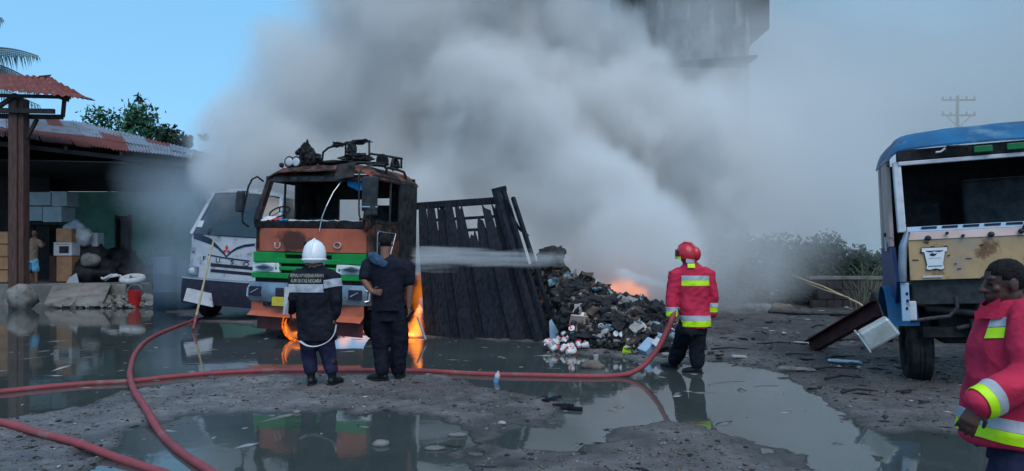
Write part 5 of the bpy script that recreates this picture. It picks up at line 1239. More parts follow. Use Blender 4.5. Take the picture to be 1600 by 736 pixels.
# single pieces one can pick out
def on_heap(x, y, dz=0):
    """heap point that shows at this place in the photograph"""
    for d in np.arange(10.8, 16, .02):
        p = px(x, y, d); h = max(float(heap_h(np.array([p.x]), np.array([p.y]))[0]), ghs(p.x, p.y) if p.y < 12.3 else -1, 0)
        if p.z <= h: return Vector((p.x, p.y, h+dz))
    return px(x, y, 12.4)
for i, xx in enumerate((961.5, 971)):
    p = on_heap(xx, 524); m_ = MB(); m_.lathe([(0, 0), (.045, 0), (.05, .012), (.044, .02), (.03, .016), (0, .016)], 18)
    o = m_.build('cup_lid', M['white'], None, 40, loc=p+Vector((0, -.06, .02)), rot=(R(80), 0, 0)); tag(o, ['left of the two round white lids side by side on the heap', 'right of the two round white lids side by side on the heap'][i], 'lid', 'round white lids')
o = mk('ball', lambda mb: mb.ball((0, 0, 0), (.065, .06, .055), 14), pm('orange_plastic', (.62, .10, .05), (.5, .07, .04), 9, .4), 180)
ob = tag(link('toy_ball', o, loc=on_heap(982, 538)+Vector((0, -.04, .03))), 'orange red ball on the heap above the lime scrap', 'ball')
o = mk('scrap', lambda mb: mb.box((0, 0, 0), (.09, .03, .10)), M['lime'], 40, .06); tag(link('plastic_scrap', o, loc=on_heap(979, 550)+Vector((0, -.05, .03))), 'bright lime green plastic scrap near the heap foot', 'scrap')
p = on_heap(1013, 548)+Vector((0, -.04, .02)); t = thing('broken_box', 'bluish white broken box at the right foot of the heap', 'box', p, (.3, R(-38), .5))
MB().span((-.14, -.09, 0), (.14, .09, .13)).build('body', M['paleblue'], t, bevel=.01); MB().box((.1, -.13, .15), (.14, .09, .008), (.6, 0, 0)).build('open_flap', M['palewhite'], t)
p = on_heap(869, 525); o = MB().prism([(0, 0, 0), (.10, 0, -.01), (.16, .02, .12), (.03, .05, .34), (-.01, .04, .3)], (0, .03, 0)).build('metal_sheet', M['paleblue'], loc=p+Vector((-.12, -.12, -.03))); tag(o, 'bent grey blue sheet standing at the left foot of the heap', 'sheet')
p = on_heap(912, 512); o = MB().bar((0, 0, -.02), (.02, .03, .26), .025, .02).build('pale_stick', M['bamboo'], loc=p+Vector((0, -.05, 0))); tag(o, 'short pale stick standing upright on the heap', 'stick')
p = on_heap(903, 507); o = MB().box((0, 0, 0), (.30, .03, .22), (.5, .1, .2)).build('metal_sheet', M['pink'], loc=p+Vector((0, -.06, .06))); tag(o, 'pinkish grey panel lying on the heap left of the pale stick', 'panel')
p = on_heap(912, 497); o = mk('d', lambda mb: mb.lathe([(0, .05), (.05, .035), (.075, 0), (.07, 0), (0, .03)], 14), M['white']); tag(link('bowl', o, loc=p+Vector((0, -.03, .03)), rot=(.5, .2, 0)), 'upturned white bowl on the heap above the pale stick', 'bowl')
p = on_heap(938, 515); o = mk('t', lambda mb: mb.lathe([(0, 0), (.05, 0), (.055, .02), (.05, .05), (.035, .05), (.035, .01), (0, .01)], 16), M['palewhite']); tag(link('white_tin', o, loc=p+Vector((0, -.05, .02)), rot=(R(70), 0, 0)), 'round white tin facing the camera in the middle of the heap', 'tin')
x, y = gp(931, 566); t = mk('c', cupf, pm('brown_white_cup', (.5, .46, .44), (.3, .26, .25), 9, .6)); tag(link('paper_cup', t, loc=(x, y, .01), scale=None) if False else link('paper_cup', t, loc=(x, y, .02)), 'lone dirty cup standing in water before the heap', 'cup')
x, y = gp(926, 575); lump('stone', 'brown stone in the water before the heap', 'stone', (x, y, .03), (.17, .11, .08), M['stonewarm'], 33)
for k, (X0, Y0, r_) in enumerate([(905, 455, (.26, .2, .14)), (935, 478, (.3, .22, .13)), (880, 470, (.2, .2, .16)), (1000, 500, (.24, .2, .12)), (955, 505, (.22, .16, .10)), (1020, 530, (.26, .2, .12)), (985, 480, (.2, .16, .12)), (890, 500, (.22, .2, .14)), (925, 530, (.28, .2, .10)), (1035, 548, (.22, .16, .09))]):
    lump('black_sheet', 'crumpled black sheet %s of the heap, %s' % (['high on the left', 'below the crest left of the fire', 'at the upper left edge', 'right of the round lids', 'left of the round lids', 'low on the right', 'just under the fire', 'by the pale upright stick', 'above the spilled cups', 'next to the bluish broken box'][k], ['small', 'large'][r_[0] > .24]), 'sheet', on_heap(X0, Y0)+Vector((0, .05, .02)), r_, M['tarp'], 70+k*3, 'black sheets on the heap', .5, 4)
ragged2 = lump('burnt_bundle', 'black burnt bundle sticking up above the water jet behind the heap', 'bundle', px(864, 401, 14.5), (.24, .2, .2), M['char'], 41, None, .4, 4)
lump('burnt_bundle', 'jagged black bundle at the right end of the heap', 'bundle', px(1030, 488, 13.0), (.22, .2, .2), M['tarp'], 43, None, .4, 4)
lump('burnt_bundle', 'wet black bundle at the heap foot right of the spilled cups', 'bundle', on_heap(925, 545)+Vector((0, .1, .0)), (.45, .2, .12), M['tarp'], 44, None, .35, 4)

# ------------------------------------------------------------------ stones and litter one can count
def stone(label, X0, Y0, r, seed, mat='stone', grp=None, nm='stone', cat='stone'):
    x, y = gp(X0, Y0); lump(nm, label, cat, (x, y, max(ghs(x, y), 0)+r[2]*.4), r, M[mat], seed, grp, .2, 2)
stone('pale stone at the far edge of the mirror puddle, below the helmeted man', 463, 645, (.045, .035, .02), 3)
stone('round wet stone in the mirror puddle', 595, 696, (.075, .06, .035), 4)
stone('flat wet stone at the right end of the mirror puddle', 680, 702, (.09, .05, .02), 5)
stone('pale flat stone by the puddle tip right of the mirror puddle', 715, 681, (.09, .05, .02), 6)
stone('pale grey stone on the dry mud below the plastic bottle', 784, 664, (.04, .03, .02), 7, 'pale')
for i, (X0, Y0, l) in enumerate([(862, 630, 'left'), (880, 636, 'middle'), (893, 640, 'right')]):
    x, y = gp(X0, Y0); o = MB().box((0, 0, .02), (.22, .07, .03), (rr.uniform(-.2, .2), rr.uniform(-.2, .2), .6-i*.5)).build('charred_board', M['charwood'], loc=(x, y, max(0, ghs(x, y)))); tag(o, '%s of three charred boards on the shore of the right puddle' % l, 'board', 'charred boards on the shore')
x, y = gp(775, 597); t = thing('plastic_bottle', 'clear plastic bottle with light blue base standing by the water edge', 'bottle', (x, y, max(0, ghs(x, y))), (R(10), R(12), 0))
MB().lathe([(.030, .045), (.033, .05), (.033, .10), (.012, .13), (.012, .145), (0, .145)], 14).build('body', M['palewhite'], t, 40); MB().lathe([(0, 0), (.033, 0), (.033, .044), (0, .044)], 14).build('base', pm('light_blue', (.15, .36, .6), (.12, .3, .5), 8, .4), t, 40)
for i, (X0, Y0, w_, lab) in enumerate([(1083, 505, .30, 'grey broken board lying right of the standing red firefighter'), (1155, 564, .22, 'pale scrap on the mud below the steel beam'), (1255, 543, .3, 'light scrap of sheet right of the pale scrap below the beam'), (1320, 572, .45, 'long bluish sheet scrap before the blue truck'), (1245, 583, .5, 'pale lath lying flat in the right puddle'), (1050, 560, .3, 'white scrap behind the legs of the standing red firefighter')]):
    x, y = gp(X0, Y0); o = MB().box((0, 0, .015), (w_, .12, .02), (.05, .05, rr.uniform(-.3, .3)), .9).build('sheet_scrap', M[['stone', 'pale', 'pale', 'paleblue', 'stone', 'pale'][i]], loc=(x, y, max(0, ghs(x, y))+.02)); tag(o, lab, 'scrap')
a, b = gp(1200, 496), gp(1330, 500); t = MB().tube([(a[0], a[1], .16), ((a[0]+b[0])/2, (a[1]+b[1])/2, .13), (b[0], b[1], .15)], .05, 8).build('iron_bar', M['dark'], None, 60); tag(t, 'long dark bar lying before the bushes on the right', 'bar')
for i, (X0, Y0, lab) in enumerate([(1172, 489, 'grey boulder nearest the standing red firefighter'), (1223, 492, 'buff boulder left of the long dark bar'), (1197, 490, 'grey boulder between two others at the bush foot'), (1345, 478, 'pale rock by the raised end of the steel beam')]):
    x, y = gp(X0, Y0); lump('boulder', lab, 'rock', (x, y, ghs(x, y)+.05), (.30, .2, .17), M['stone' if i != 1 else 'stonewarm'], 60+i, 'rocks at the bush foot', .25)
rr = random.Random(41)
for k in range(14):
    X0 = rr.uniform(1130, 1370); Y0 = rr.uniform(515, 640); x, y = gp(X0, Y0)
    if ghs(x, y) < 0: continue
    a = rr.uniform(-.5, .5); L_ = rr.uniform(.3, .9); c = Vector((x, y, ghs(x, y)+.03)); d = Vector((math.cos(a), math.sin(a), rr.uniform(-.05, .12)))*L_/2
    o = MB().tube([c-d, c+Vector((0, .05, .02)), c+d], [.018, .014, .006], 6).build('burnt_twig', M['char'], None, 60); tag(o, 'burnt %s twig on the mud %s, %s' % ('short' if L_ < .5 else 'long', 'close to the blue truck' if X0 > 1300 else 'between the beam and the puddle' if X0 > 1210 else 'right of the standing red firefighter', 'near side' if Y0 > 590 else 'far side' if Y0 < 545 else 'midway'), 'twig', 'burnt twigs before the blue truck')

# ------------------------------------------------------------------ hoses
def smooth_path(P, n=10):
    out = []
    for i in range(len(P)-1):
        p0 = P[max(0, i-1)]; p1 = P[i]; p2 = P[i+1]; p3 = P[min(len(P)-1, i+2)]
        for k in range(n):
            t = k/n; out.append(.5*((2*p1)+(-p0+p2)*t+(2*p0-5*p1+4*p2-p3)*t*t+(-p0+3*p1-3*p2+p3)*t**3))
    out.append(P[-1]); return out
HR = .035
def gpath(pts, zadd=0):
    o = []
    for p in pts:
        x, y = gp(*p[:2]); o.append(Vector((x, y, max(ghs(x, y), -.012)+HR*.85+(p[2] if len(p) > 2 else 0))))
    return o
hA = gpath([(-420, 650), (-150, 634), (0, 615), (120, 603), (200, 598.5), (270, 591), (340, 585), (420, 581.5), (500, 581), (580, 581), (660, 582), (760, 587), (850, 589), (930, 590.5), (962, 589)])
hA += [px(985, 583, 9.62), px(1007, 570, 9.66), px(1027, 546, 9.70), px(1041, 519, 9.73), px(1048.5, 502, 9.74), px(1053, 487, 9.84)]
hp_ = smooth_path(hA, 8)
hp_ = [p+Vector((0, 0, .0)) for p in hp_]
hrad = lambda n, k: [HR*(1+.09*mnoise.noise(Vector((i*.23, k, 0)))+.05*mnoise.noise(Vector((i*.9, k, 3)))) for i in range(n)]
t = MB().tube(hp_, hrad(len(hp_), 1), 10).build('fire_hose', M['hosered'], None, 60); tag(t, 'red fire hose crossing the whole yard to the hands of the standing red firefighter', 'hose', 'red fire hoses')
hB = gpath([(345, 493), (300, 503), (272, 513), (246, 524), (225, 537), (210, 556), (204, 577, .0), (203, 598.5, HR*2.0), (210, 620, .01), (228, 650), (252, 681), (285, 712), (330, 742), (400, 790)])
MB_ = MB().tube(smooth_path(hB, 8), hrad(len(smooth_path(hB, 8)), 2), 10).build('fire_hose', M['hosered'], None, 60); tag(MB_, 'red fire hose curving from the white truck toward the camera', 'hose', 'red fire hoses')
hC = gpath([(-300, 610), (-60, 658), (0, 672), (60, 686), (120, 703), (190, 722), (260, 745), (380, 790)])
MB_ = MB().tube(smooth_path(hC, 8), hrad(len(smooth_path(hC, 8)), 5), 10).build('fire_hose', M['hosered'], None, 60); tag(MB_, 'faded red fire hose cutting the lower left corner', 'hose', 'red fire hoses')
x, y = gp(240, 540)
# ------------------------------------------------------------------ fire, water jets, smoke
def flames(name, label, c, wd, dp, ht, n, seed, mat=None, grp=None):
    rr = random.Random(seed); t = thing(name, label, 'fire', c, (0, 0, 0), grp)
    for k in range(n):
        x = rr.uniform(-wd/2, wd/2); y = rr.uniform(-dp/2, dp/2); h = ht*rr.uniform(.45, 1.05)*(1-.5*abs(x)/(wd/2+.01)); r_ = ht*rr.uniform(.10, .18)
        ph = rr.random()*6; pts = [Vector((x+.10*ht*math.sin(ph+q*3.2)*q, y+.06*ht*math.cos(ph+q*2.5)*q, h*q)) for q in [i/7 for i in range(8)]]
        MB().limb(pts, [r_*w_ for w_ in (.55, .9, 1, .85, .62, .4, .2, .05)], 9, dome=True).build('tongue', mat or M['flame'], t, 180)
    return t
def GZ(x, y, d): p = px(x, y, d); p.z = max(p.z, .02); return p
# glowing burning tyre rings at the front wheel
bt2 = thing('burning_tyre', 'glowing tyre burning under the orange truck beside the helmeted man', 'tyre', px(462, 508, 13.7), (0, 0, R(-18)))
for k in range(7):
    MB().torus((.02*math.sin(k*2), k*.03, -.012*k), .29-.026*k, .014-.001*k, Matrix.Rotation(R(90), 3, 'X'), 26, 6, R(150+6*math.sin(k*3)), R(285+20*math.sin(k*5))).build('glowing_ring', M['ember'], bt2, 180)
MB().torus((0, .12, 0), .26, .10, Matrix.Rotation(R(90), 3, 'X'), 28, 10).build('carcass', M['char'], bt2, 60)

def vol_mat(name, blobs, dens, albedo, gain, amp, scale, warp, aniso=0.0, seed=0, detail=4, rough=.55, k=.2, stretch=(1, 1, 1), fire=0):
    m = bpy.data.materials.new(name); m.use_nodes = True; nt = m.node_tree; nt.nodes.clear(); L = nt.links.new
    out = ND(nt, 'ShaderNodeOutputMaterial'); pv = ND(nt, 'ShaderNodeVolumePrincipled'); L(pv.outputs[0], out.inputs['Volume'])
    pv.inputs['Color'].default_value = (*albedo, 1); pv.inputs['Anisotropy'].default_value = aniso
    tc = ND(nt, 'ShaderNodeTexCoord')
    mp = ND(nt, 'ShaderNodeVectorMath', operation='MULTIPLY_ADD'); mp.inputs[1].default_value = stretch; mp.inputs[2].default_value = (seed*7.3, seed*3.1, seed*5.7)
    nz = ND(nt, 'ShaderNodeTexNoise'); nz.inputs['Scale'].default_value = scale*.5; nz.inputs['Detail'].default_value = 1
    L(tc.outputs['Object'], mp.inputs[0]); L(mp.outputs[0], nz.inputs['Vector'])
    sb = ND(nt, 'ShaderNodeVectorMath', operation='SUBTRACT'); sb.inputs[1].default_value = (.5, .5, .5); L(nz.outputs['Color'], sb.inputs[0])
    ma = ND(nt, 'ShaderNodeVectorMath', operation='MULTIPLY_ADD'); L(sb.outputs[0], ma.inputs[0]); ma.inputs[1].default_value = (warp,)*3; L(tc.outputs['Object'], ma.inputs[2])
    prev = None
    for c, r in blobs:
        dd = ND(nt, 'ShaderNodeVectorMath', operation='DISTANCE'); L(ma.outputs[0], dd.inputs[0]); dd.inputs[1].default_value = c
        q_ = ND(nt, 'ShaderNodeMath', operation='MULTIPLY_ADD'); L(dd.outputs['Value'], q_.inputs[0]); q_.inputs[1].default_value = -1/r; q_.inputs[2].default_value = 1
        if prev is None: prev = q_
        else:
            mx = ND(nt, 'ShaderNodeMath', operation='SMOOTH_MAX'); L(prev.outputs[0], mx.inputs[0]); L(q_.outputs[0], mx.inputs[1]); mx.inputs[2].default_value = k; prev = mx
    sc2 = ND(nt, 'ShaderNodeVectorMath', operation='MULTIPLY'); sc2.inputs[1].default_value = stretch; L(ma.outputs[0], sc2.inputs[0])
    n2 = ND(nt, 'ShaderNodeTexNoise'); n2.inputs['Scale'].default_value = scale; n2.inputs['Detail'].default_value = detail; n2.inputs['Roughness'].default_value = rough
    L(sc2.outputs[0], n2.inputs['Vector'])
    a = ND(nt, 'ShaderNodeMath', operation='MULTIPLY_ADD'); L(n2.outputs[0], a.inputs[0]); a.inputs[1].default_value = amp*2; a.inputs[2].default_value = -amp
    s = ND(nt, 'ShaderNodeMath', operation='ADD'); L(prev.outputs[0], s.inputs[0]); L(a.outputs[0], s.inputs[1])
    gm = ND(nt, 'ShaderNodeMath', operation='MULTIPLY', use_clamp=True); L(s.outputs[0], gm.inputs[0]); gm.inputs[1].default_value = gain
    dm = ND(nt, 'ShaderNodeMath', operation='MULTIPLY'); L(gm.outputs[0], dm.inputs[0]); dm.inputs[1].default_value = dens
    L(dm.outputs[0], pv.inputs['Density'])
    if fire:
        pw = ND(nt, 'ShaderNodeMath', operation='POWER'); L(gm.outputs[0], pw.inputs[0]); pw.inputs[1].default_value = 1.6
        em = ND(nt, 'ShaderNodeMath', operation='MULTIPLY'); L(pw.outputs[0], em.inputs[0]); em.inputs[1].default_value = fire; L(em.outputs[0], pv.inputs['Emission Strength'])
        cx_ = ND(nt, 'ShaderNodeMix', data_type='RGBA'); L(gm.outputs[0], cx_.inputs[0]); cx_.inputs[6].default_value = (1, .10, .008, 1); cx_.inputs[7].default_value = (1, .27, .022, 1); L(cx_.outputs[2], pv.inputs['Emission Color'])
    return m
def hull(name, label, blobs, k, mat, voxel=.5):
    mb = MB()
    for c, r in blobs: mb.ball(c, r*k, 20)
    o = remesh(mb, name, mat, voxel, 0); return tag(o, label, None, None, 'stuff')
def smoke(label, B, hk, *a, voxel=.5, name='smoke', **kw):
    hull(name, label, B, hk, vol_mat('smoke_'+label[:12].replace(' ', '_'), B, *a, **kw), voxel)
def fire_at(label, B, e, seed, scale=5, warp=.30, amp=.95, stretch=(1, 1, .40)):
    o = hull('fire', label, B, 1.35, vol_mat('fire_glow', B, .12, (.4, .3, .25), 2.2, amp, scale, warp, seed=seed, detail=3, k=.1, stretch=stretch, fire=e), .07)
    del o['kind']; o['category'] = 'fire'
def fpath(pts, n):
    """blobs strung closely along a path of (x, y, depth, radius)"""
    out = []
    for i in range(n):
        t = i/(n-1)*(len(pts)-1); k = min(int(t), len(pts)-2); f_ = t-k; q_ = [u*(1-f_)+v*f_ for u, v in zip(pts[k], pts[k+1])]; out.append((px(*q_[:3]), q_[3]))
    return out
fire_at('low fire at the rear wheel between the orange truck and the charred wall', fpath([(638, 526, 14.4, .10), (652, 524, 14.2, .17), (649, 508, 14.3, .15), (652, 492, 14.3, .10), (655, 478, 14.4, .05)], 12), 9, 11, amp=.75)
fire_at('fainter orange glow higher up at the rear corner of the orange truck', fpath([(656, 482, 14.8, .14), (659, 456, 14.9, .21), (657, 438, 14.9, .14), (656, 425, 15.0, .08)], 9), 1.1, 12, amp=.6)
fire_at('low fire under the middle of the orange truck, seen beneath its skirt', [(px(545, 514, 14.9), .22), (px(565, 512, 15.1), .22), (px(585, 508, 15.3), .25), (px(520, 514, 14.9), .16)], 2.0, 13, amp=.6)
fire_at('fire burning inside the smoke above the heap', [(px(957, 455, 16.2), .26), (px(978, 452, 16.2), .34), (px(1000, 456, 16.2), .26), (px(978, 440, 16.3), .24)], 2.3, 14, amp=.6)
fire_at('small fire curling inside the glowing tyre beside the helmeted man', fpath([(446, 500, 13.75, .05), (449, 512, 13.75, .08), (456, 521, 13.75, .10), (468, 526, 13.75, .10)], 9), 7, 15, amp=.7)
SA = [(px(455, 265, 20), 2.4), (px(428, 215, 20.5), 2.0), (px(530, 150, 21), 2.5), (px(575, 90, 21.5), 2.7), (px(680, 20, 22), 3.9), (px(720, 170, 22), 4), (px(800, -230, 24), 6), (px(800, -150, 25), 5), (px(600, 300, 20), 2.5), (px(700, -480, 27), 9)]
SB = [(px(700, 370, 18), 1.6), (px(800, 400, 17.5), 1.6), (px(880, 330, 18.5), 2.4), (px(970, 415, 16.7), 1.9), (px(800, 230, 20), 3), (px(990, 270, 22), 3.6), (px(870, 120, 24), 3.3)]
SC = [(px(1300, 200, 46), 13), (px(1000, 150, 46), 12), (px(1600, 200, 48), 15), (px(1150, -200, 48), 14), (px(1950, 100, 50), 18), (px(1600, -350, 50), 18)]
SD = [(px(245, 290, 20.8), 1.4), (px(320, 330, 18.5), 1.8), (px(380, 260, 20), 2.2), (px(268, 400, 19.8), 1.2)]
SE = [(px(1180, 310, 21), 2.3), (px(1290, 300, 21.5), 2.4), (px(1170, 190, 27), 3.0), (px(1300, 230, 25), 4.0), (px(1400, 330, 21.5), 2.0), (px(1090, 60, 32), 3.4), (px(1215, 190, 31), 4.6), (px(1215, 340, 29), 4.2), (px(1130, 200, 33), 3.6), (px(1195, 95, 34), 2.8), (px(1260, 385, 21.5), 1.7)]
SF = [(px(1070, 400, 18.4), 1.9), (px(1110, 270, 23), 3.6), (px(1150, 390, 19.5), 1.8), (px(1010, 460, 17.2), 1.0)]
smoke('dark grey smoke column leaning over the orange truck', SA, 1.3, .95, (.905, .89, .88), 3.2, .62, .42, 2.4, detail=6, rough=.6)
smoke('pale billowing smoke pouring out of the heap', SB, 1.3, 1.1, (.955, .95, .945), 3.2, .70, .50, 1.9, seed=1, detail=6, rough=.6)
smoke('soft smoke rolling right behind the standing red firefighter', SF, 1.35, .42, (.95, .945, .94), 1.6, .65, .42, 2.0, seed=8, detail=5, rough=.6)
smoke('thin grey smoke veil spreading over the right half of the yard', SC, 1.15, .10, (.93, .925, .91), 2, .4, .07, 4, seed=2, detail=2)
smoke('thin bluish smoke drifting across the shed and the white truck', SD, 1.3, .21, (.76, .87, .97), 1.6, .6, .35, 1.4, seed=3, detail=4)
smoke('faint smoke trailing over the bushes beside the blue truck', SE, 1.3, .20, (.92, .925, .93), 1.5, .5, .3, 1.8, seed=6, detail=4)
# jets
JA = [(px(662+i*12, 403+.1*i, 13.2+.06*i), .235-.004*i) for i in range(19)]
smoke('white water jet spraying across the charred wall', JA, 1.4, 2.3, (.97, .97, .98), 2.0, .85, 3.2, .10, seed=4, detail=4, voxel=.06, name='water_jet', stretch=(.22, 1, 3.0), k=.3)
JB = [(px(1040-i*4.5, 447-i*1.3, 10.6+i*.28), .05+.006*i) for i in range(17)]
smoke('thin water jet shooting into the smoke from the standing red firefighter', JB, 1.4, 2.2, (.97, .97, .98), 2.5, .3, 2, .05, seed=5, detail=2, voxel=.04, name='water_jet', k=.3)
# ------------------------------------------------------------------ people
def hand(mb, wrist, dirv, palm_n, side=1, curl=.5, s=1.0, rr=None, spread=.12):
    """five fingers on a palm: dirv along the fingers, palm_n out of the palm, thumb on side"""
    rr = rr or random.Random(1)
    d = Vector(dirv).normalized(); n = Vector(palm_n); n = (n-d*n.dot(d)).normalized(); a = d.cross(n)*side; w0 = Vector(wrist)
    mb.limb([w0, w0+d*.045*s, w0+d*.085*s], [(.026*s, .019*s), (.037*s, .017*s), (.038*s, .014*s)], 12, ref=n)
    for i, (off, L_) in enumerate(((.030, .070), (.010, .080), (-.011, .074), (-.031, .058))):
        L_ = L_*s; c = curl*(1+.15*i+rr.uniform(-.1, .1)); p = w0+d*.085*s+a*off*s; pts = [p-d*.012*s, p]; dv = (d+a*(off*spread*30)).normalized()
        for k, q in enumerate((.45, .32, .26)):
            ang = c*(.6+.35*k); dv = (dv*math.cos(ang)+n*math.sin(ang)).normalized(); p = p+dv*L_*q; pts.append(p)
        mb.limb(pts, [.0095*s, .0095*s, .009*s, .008*s, .0068*s], 8)
    p = w0+d*.028*s+a*.026*s; p2 = p+(a*.75+d*.6+n*.3).normalized()*.040*s; p3 = p2+(d*.85+a*.15+n*(.3+curl*.5)).normalized()*.034*s
    mb.limb([p, p2, p3], [.014*s, .011*s, .0085*s], 8)
def head(mb, c, fwd, up=(0, 0, 1), s=1.0):
    f = Vector(fwd).normalized(); u = Vector(up); u = (u-f*u.dot(f)).normalized(); r_ = f.cross(u)
    Mx = Matrix((r_, f, u)).transposed(); c = Vector(c); P = lambda x, y, z: c + Mx @ (Vector((x, y, z))*s)
    mb.ball(P(0, -.008, .025), (.073*s, .092*s, .088*s), 18, Mx); mb.ball(P(0, .022, -.045), (.056*s, .066*s, .068*s), 14, Mx); mb.ball(P(0, .058, -.092), (.026*s, .022*s, .020*s), 10, Mx)
    mb.limb([P(0, .082, .016), P(0, .100, -.014), P(0, .108, -.028)], [.010*s, .012*s, .015*s], 8); mb.ball(P(.013, .095, -.03), .011*s, 8); mb.ball(P(-.013, .095, -.03), .011*s, 8)
    for q in (-1, 1):
        mb.ball(P(q*.032, .074, .030), (.026*s, .014*s, .010*s), 8, Mx); mb.ball(P(q*.042, .060, -.022), (.020*s, .020*s, .016*s), 8, Mx); mb.ball(P(q*.075, -.006, -.010), (.010*s, .022*s, .034*s), 10, Mx)
        mb.ball(P(q*.031, .074, .008), (.014*s, .010*s, .009*s), 8, Mx)
    mb.limb([P(-.022, .082, -.058), P(0, .091, -.056), P(.022, .082, -.058)], [.006*s, .009*s, .006*s], 8); mb.limb([P(-.018, .081, -.070), P(0, .089, -.070), P(.018, .081, -.070)], [.006*s, .009*s, .006*s], 8)
    mb.limb([P(0, -.015, -.06), P(0, -.03, -.15), P(0, -.035, -.20)], [.058*s, .056*s, .062*s], 14)
    return P, Mx
def eyes(P, body, s=1.0):
    for q in (-1, 1): MB().ball(P(q*.031, .080, .009), .0095*s, 10).build('eye', M['leather'], body, 180)
def hair_cap(P, Mx, body, mat, s=1.0, name='hair', th=.012, cut=-.02):
    m = MB(); m.ball(P(0, -.012, .030), (.0765*s, .0945*s, .0885*s), 22, Mx); me = m.mesh('h', [])
    bm = bmesh.new(); bm.from_mesh(me)
    ci = P(0, 0, 0); up = (P(0, 0, 1)-ci).normalized(); fw = (P(0, 1, 0)-ci).normalized()
    bmesh.ops.delete(bm, geom=[v for v in bm.verts if (v.co-ci).dot(up) < cut*s + max(0, (v.co-ci).dot(fw)+.005)*1.05], context='VERTS')
    bmesh.ops.subdivide_edges(bm, edges=bm.edges, cuts=1, use_grid_fill=True)
    for v in bm.verts: v.co += v.normal*.003*mnoise.noise(v.co*60)
    bmesh.ops.solidify(bm, geom=bm.faces, thickness=.008)
    m2 = bpy.data.meshes.new(name); bm.to_mesh(m2); bm.free(); m2.materials.append(mat); smooth_mesh(m2, 180); return link(name, m2, body)
def band(src, planes, mat, name, parent, keep=None, off=.006, th=.004):
    """cuts the cloth between two planes (point, normal) and lays a raised band there"""
    bm = bmesh.new(); bm.from_mesh(src.data)
    for co, no in planes:
        bmesh.ops.bisect_plane(bm, geom=bm.verts[:]+bm.edges[:]+bm.faces[:], plane_co=co, plane_no=no, clear_outer=True)
    if keep: bmesh.ops.delete(bm, geom=[v for v in bm.verts if not keep(v.co)], context='VERTS')
    if not bm.verts: bm.free(); return None
    bm.normal_update()
    for v in bm.verts: v.co += v.normal*off
    bmesh.ops.solidify(bm, geom=bm.faces[:], thickness=th)
    me = bpy.data.meshes.new(name); bm.to_mesh(me); bm.free(); me.materials.clear(); me.materials.append(mat); smooth_mesh(me, 60); return link(name, me, parent)
def boot(parent, heel, toe_dir, h=.26, s=1.0, lean=None, mat=None):
    b = MB(); hl = Vector(heel); d = Vector(toe_dir); d.z = 0; d.normalize(); up = Vector((0, 0, 1)); top = hl+up*h+(Vector(lean) if lean else Vector((0, 0, 0)))
    b.limb([hl+up*.05, hl+up*.12, (hl+top)/2+up*.06, top], [(.046*s, .050*s), (.050*s, .052*s), (.056*s, .058*s), (.062*s, .064*s)], 14, ref=d)
    b.limb([hl-d*.03+up*.045, hl+d*.06+up*.05, hl+d*.14+up*.042, hl+d*.185+up*.034], [(.040*s, .042*s), (.045*s, .048*s), (.048*s, .038*s), (.038*s, .028*s)], 14, ref=up)
    o = remesh(b, 'boot', mat or M['leather'], .009, 2, parent)
    V = []
    side = d.cross(up); so_ = MB()
    pr = [(-.075, .036), (.02, .036), (.10, .050), (.17, .044), (.215, .02), (.215, -.02), (.17, -.044), (.10, -.050), (.02, -.036), (-.075, -.036)]
    so_.prism([hl+d*a+side*c*s+up*(-.004) for a, c in pr], up*.026); so_.build('sole', M['black'], o, bevel=.004)
    return o
def trousers(parent, hips, knees, ankles, waist, mat, r=(.105, .085, .075), name='trousers', wr=.012, seat=(.17, .13)):
    t = MB()
    t.rings([(waist.x, waist.y, waist.z+.06, seat[0]*.93, seat[1]*.9), (waist.x, waist.y, waist.z, seat[0], seat[1]), ((hips[0].x+hips[1].x)/2, (hips[0].y+hips[1].y)/2, (hips[0].z+hips[1].z)/2-.06, seat[0], seat[1]*1.02)], 20)
    for h, k, a in zip(hips, knees, ankles): t.limb([h+Vector((0, 0, .02)), h.lerp(k, .45), k, k.lerp(a, .5), a], [r[0]*1.02, r[0]*.98, r[1], r[2]*1.05, r[2]], 16, ref=(0, 1, 0))
    return remesh(t, name, mat, .012, 3, parent, wr, 8)
def root(name, label, X0, D): 
    p = px(X0, 400, D); p.z = 0; t = thing(name, label, 'person', p); return t, (lambda x, y, dy=0: px(x, y, D+dy)-p)

# --- man in black turnout coat and white helmet, back to the camera

T, J = root('person', 'person in a black reflective coat and white helmet standing with back to camera', 494, 8.86)
gz = ghs(T.location.x, T.location.y)
hc = J(491, 397); b = MB(); P, Mx = head(b, hc, (.08, 1, .02), s=1.0)
b.limb([J(491, 418), J(492, 470), J(494, 528)], [(.12, .10), (.16, .11), (.15, .11)], 14, ref=(0, 1, 0))
shL, shR = J(464, 429), J(519, 430); elL, elR = J(457, 465, -.05), J(525, 468, -.03); wrL, wrR = J(455, 486, .12), J(523, 494, .0)
for a, e, w_ in ((shL, elL, wrL), (shR, elR, wrR)): b.limb([a, e, w_], [.052, .042, .03], 12)
hand(b, wrR, J(522, 505, .0)-wrR, (-1, .3, 0), 1, .55); hand(b, wrL, (J(454, 496, .16)-wrL), (1, .3, 0), -1, .7)
hpL, hpR = J(482, 527), J(507, 527); knL, knR = J(483, 560, .02), J(514, 561, .02); anL, anR = J(486, 592), J(519, 592)
for h_, k_, a_ in ((hpL, knL, anL), (hpR, knR, anR)): b.limb([h_, k_, a_], [.085, .06, .04], 12)
body = remesh(b, 'body', M['skin'], .007, 2, T); eyes(P, body); hair_cap(P, Mx, body, M['hair'])
trousers(T, (hpL, hpR), (knL, knR), (J(486, 577), J(518, 577)), J(495, 518), M['navy'], (.105, .090, .083))
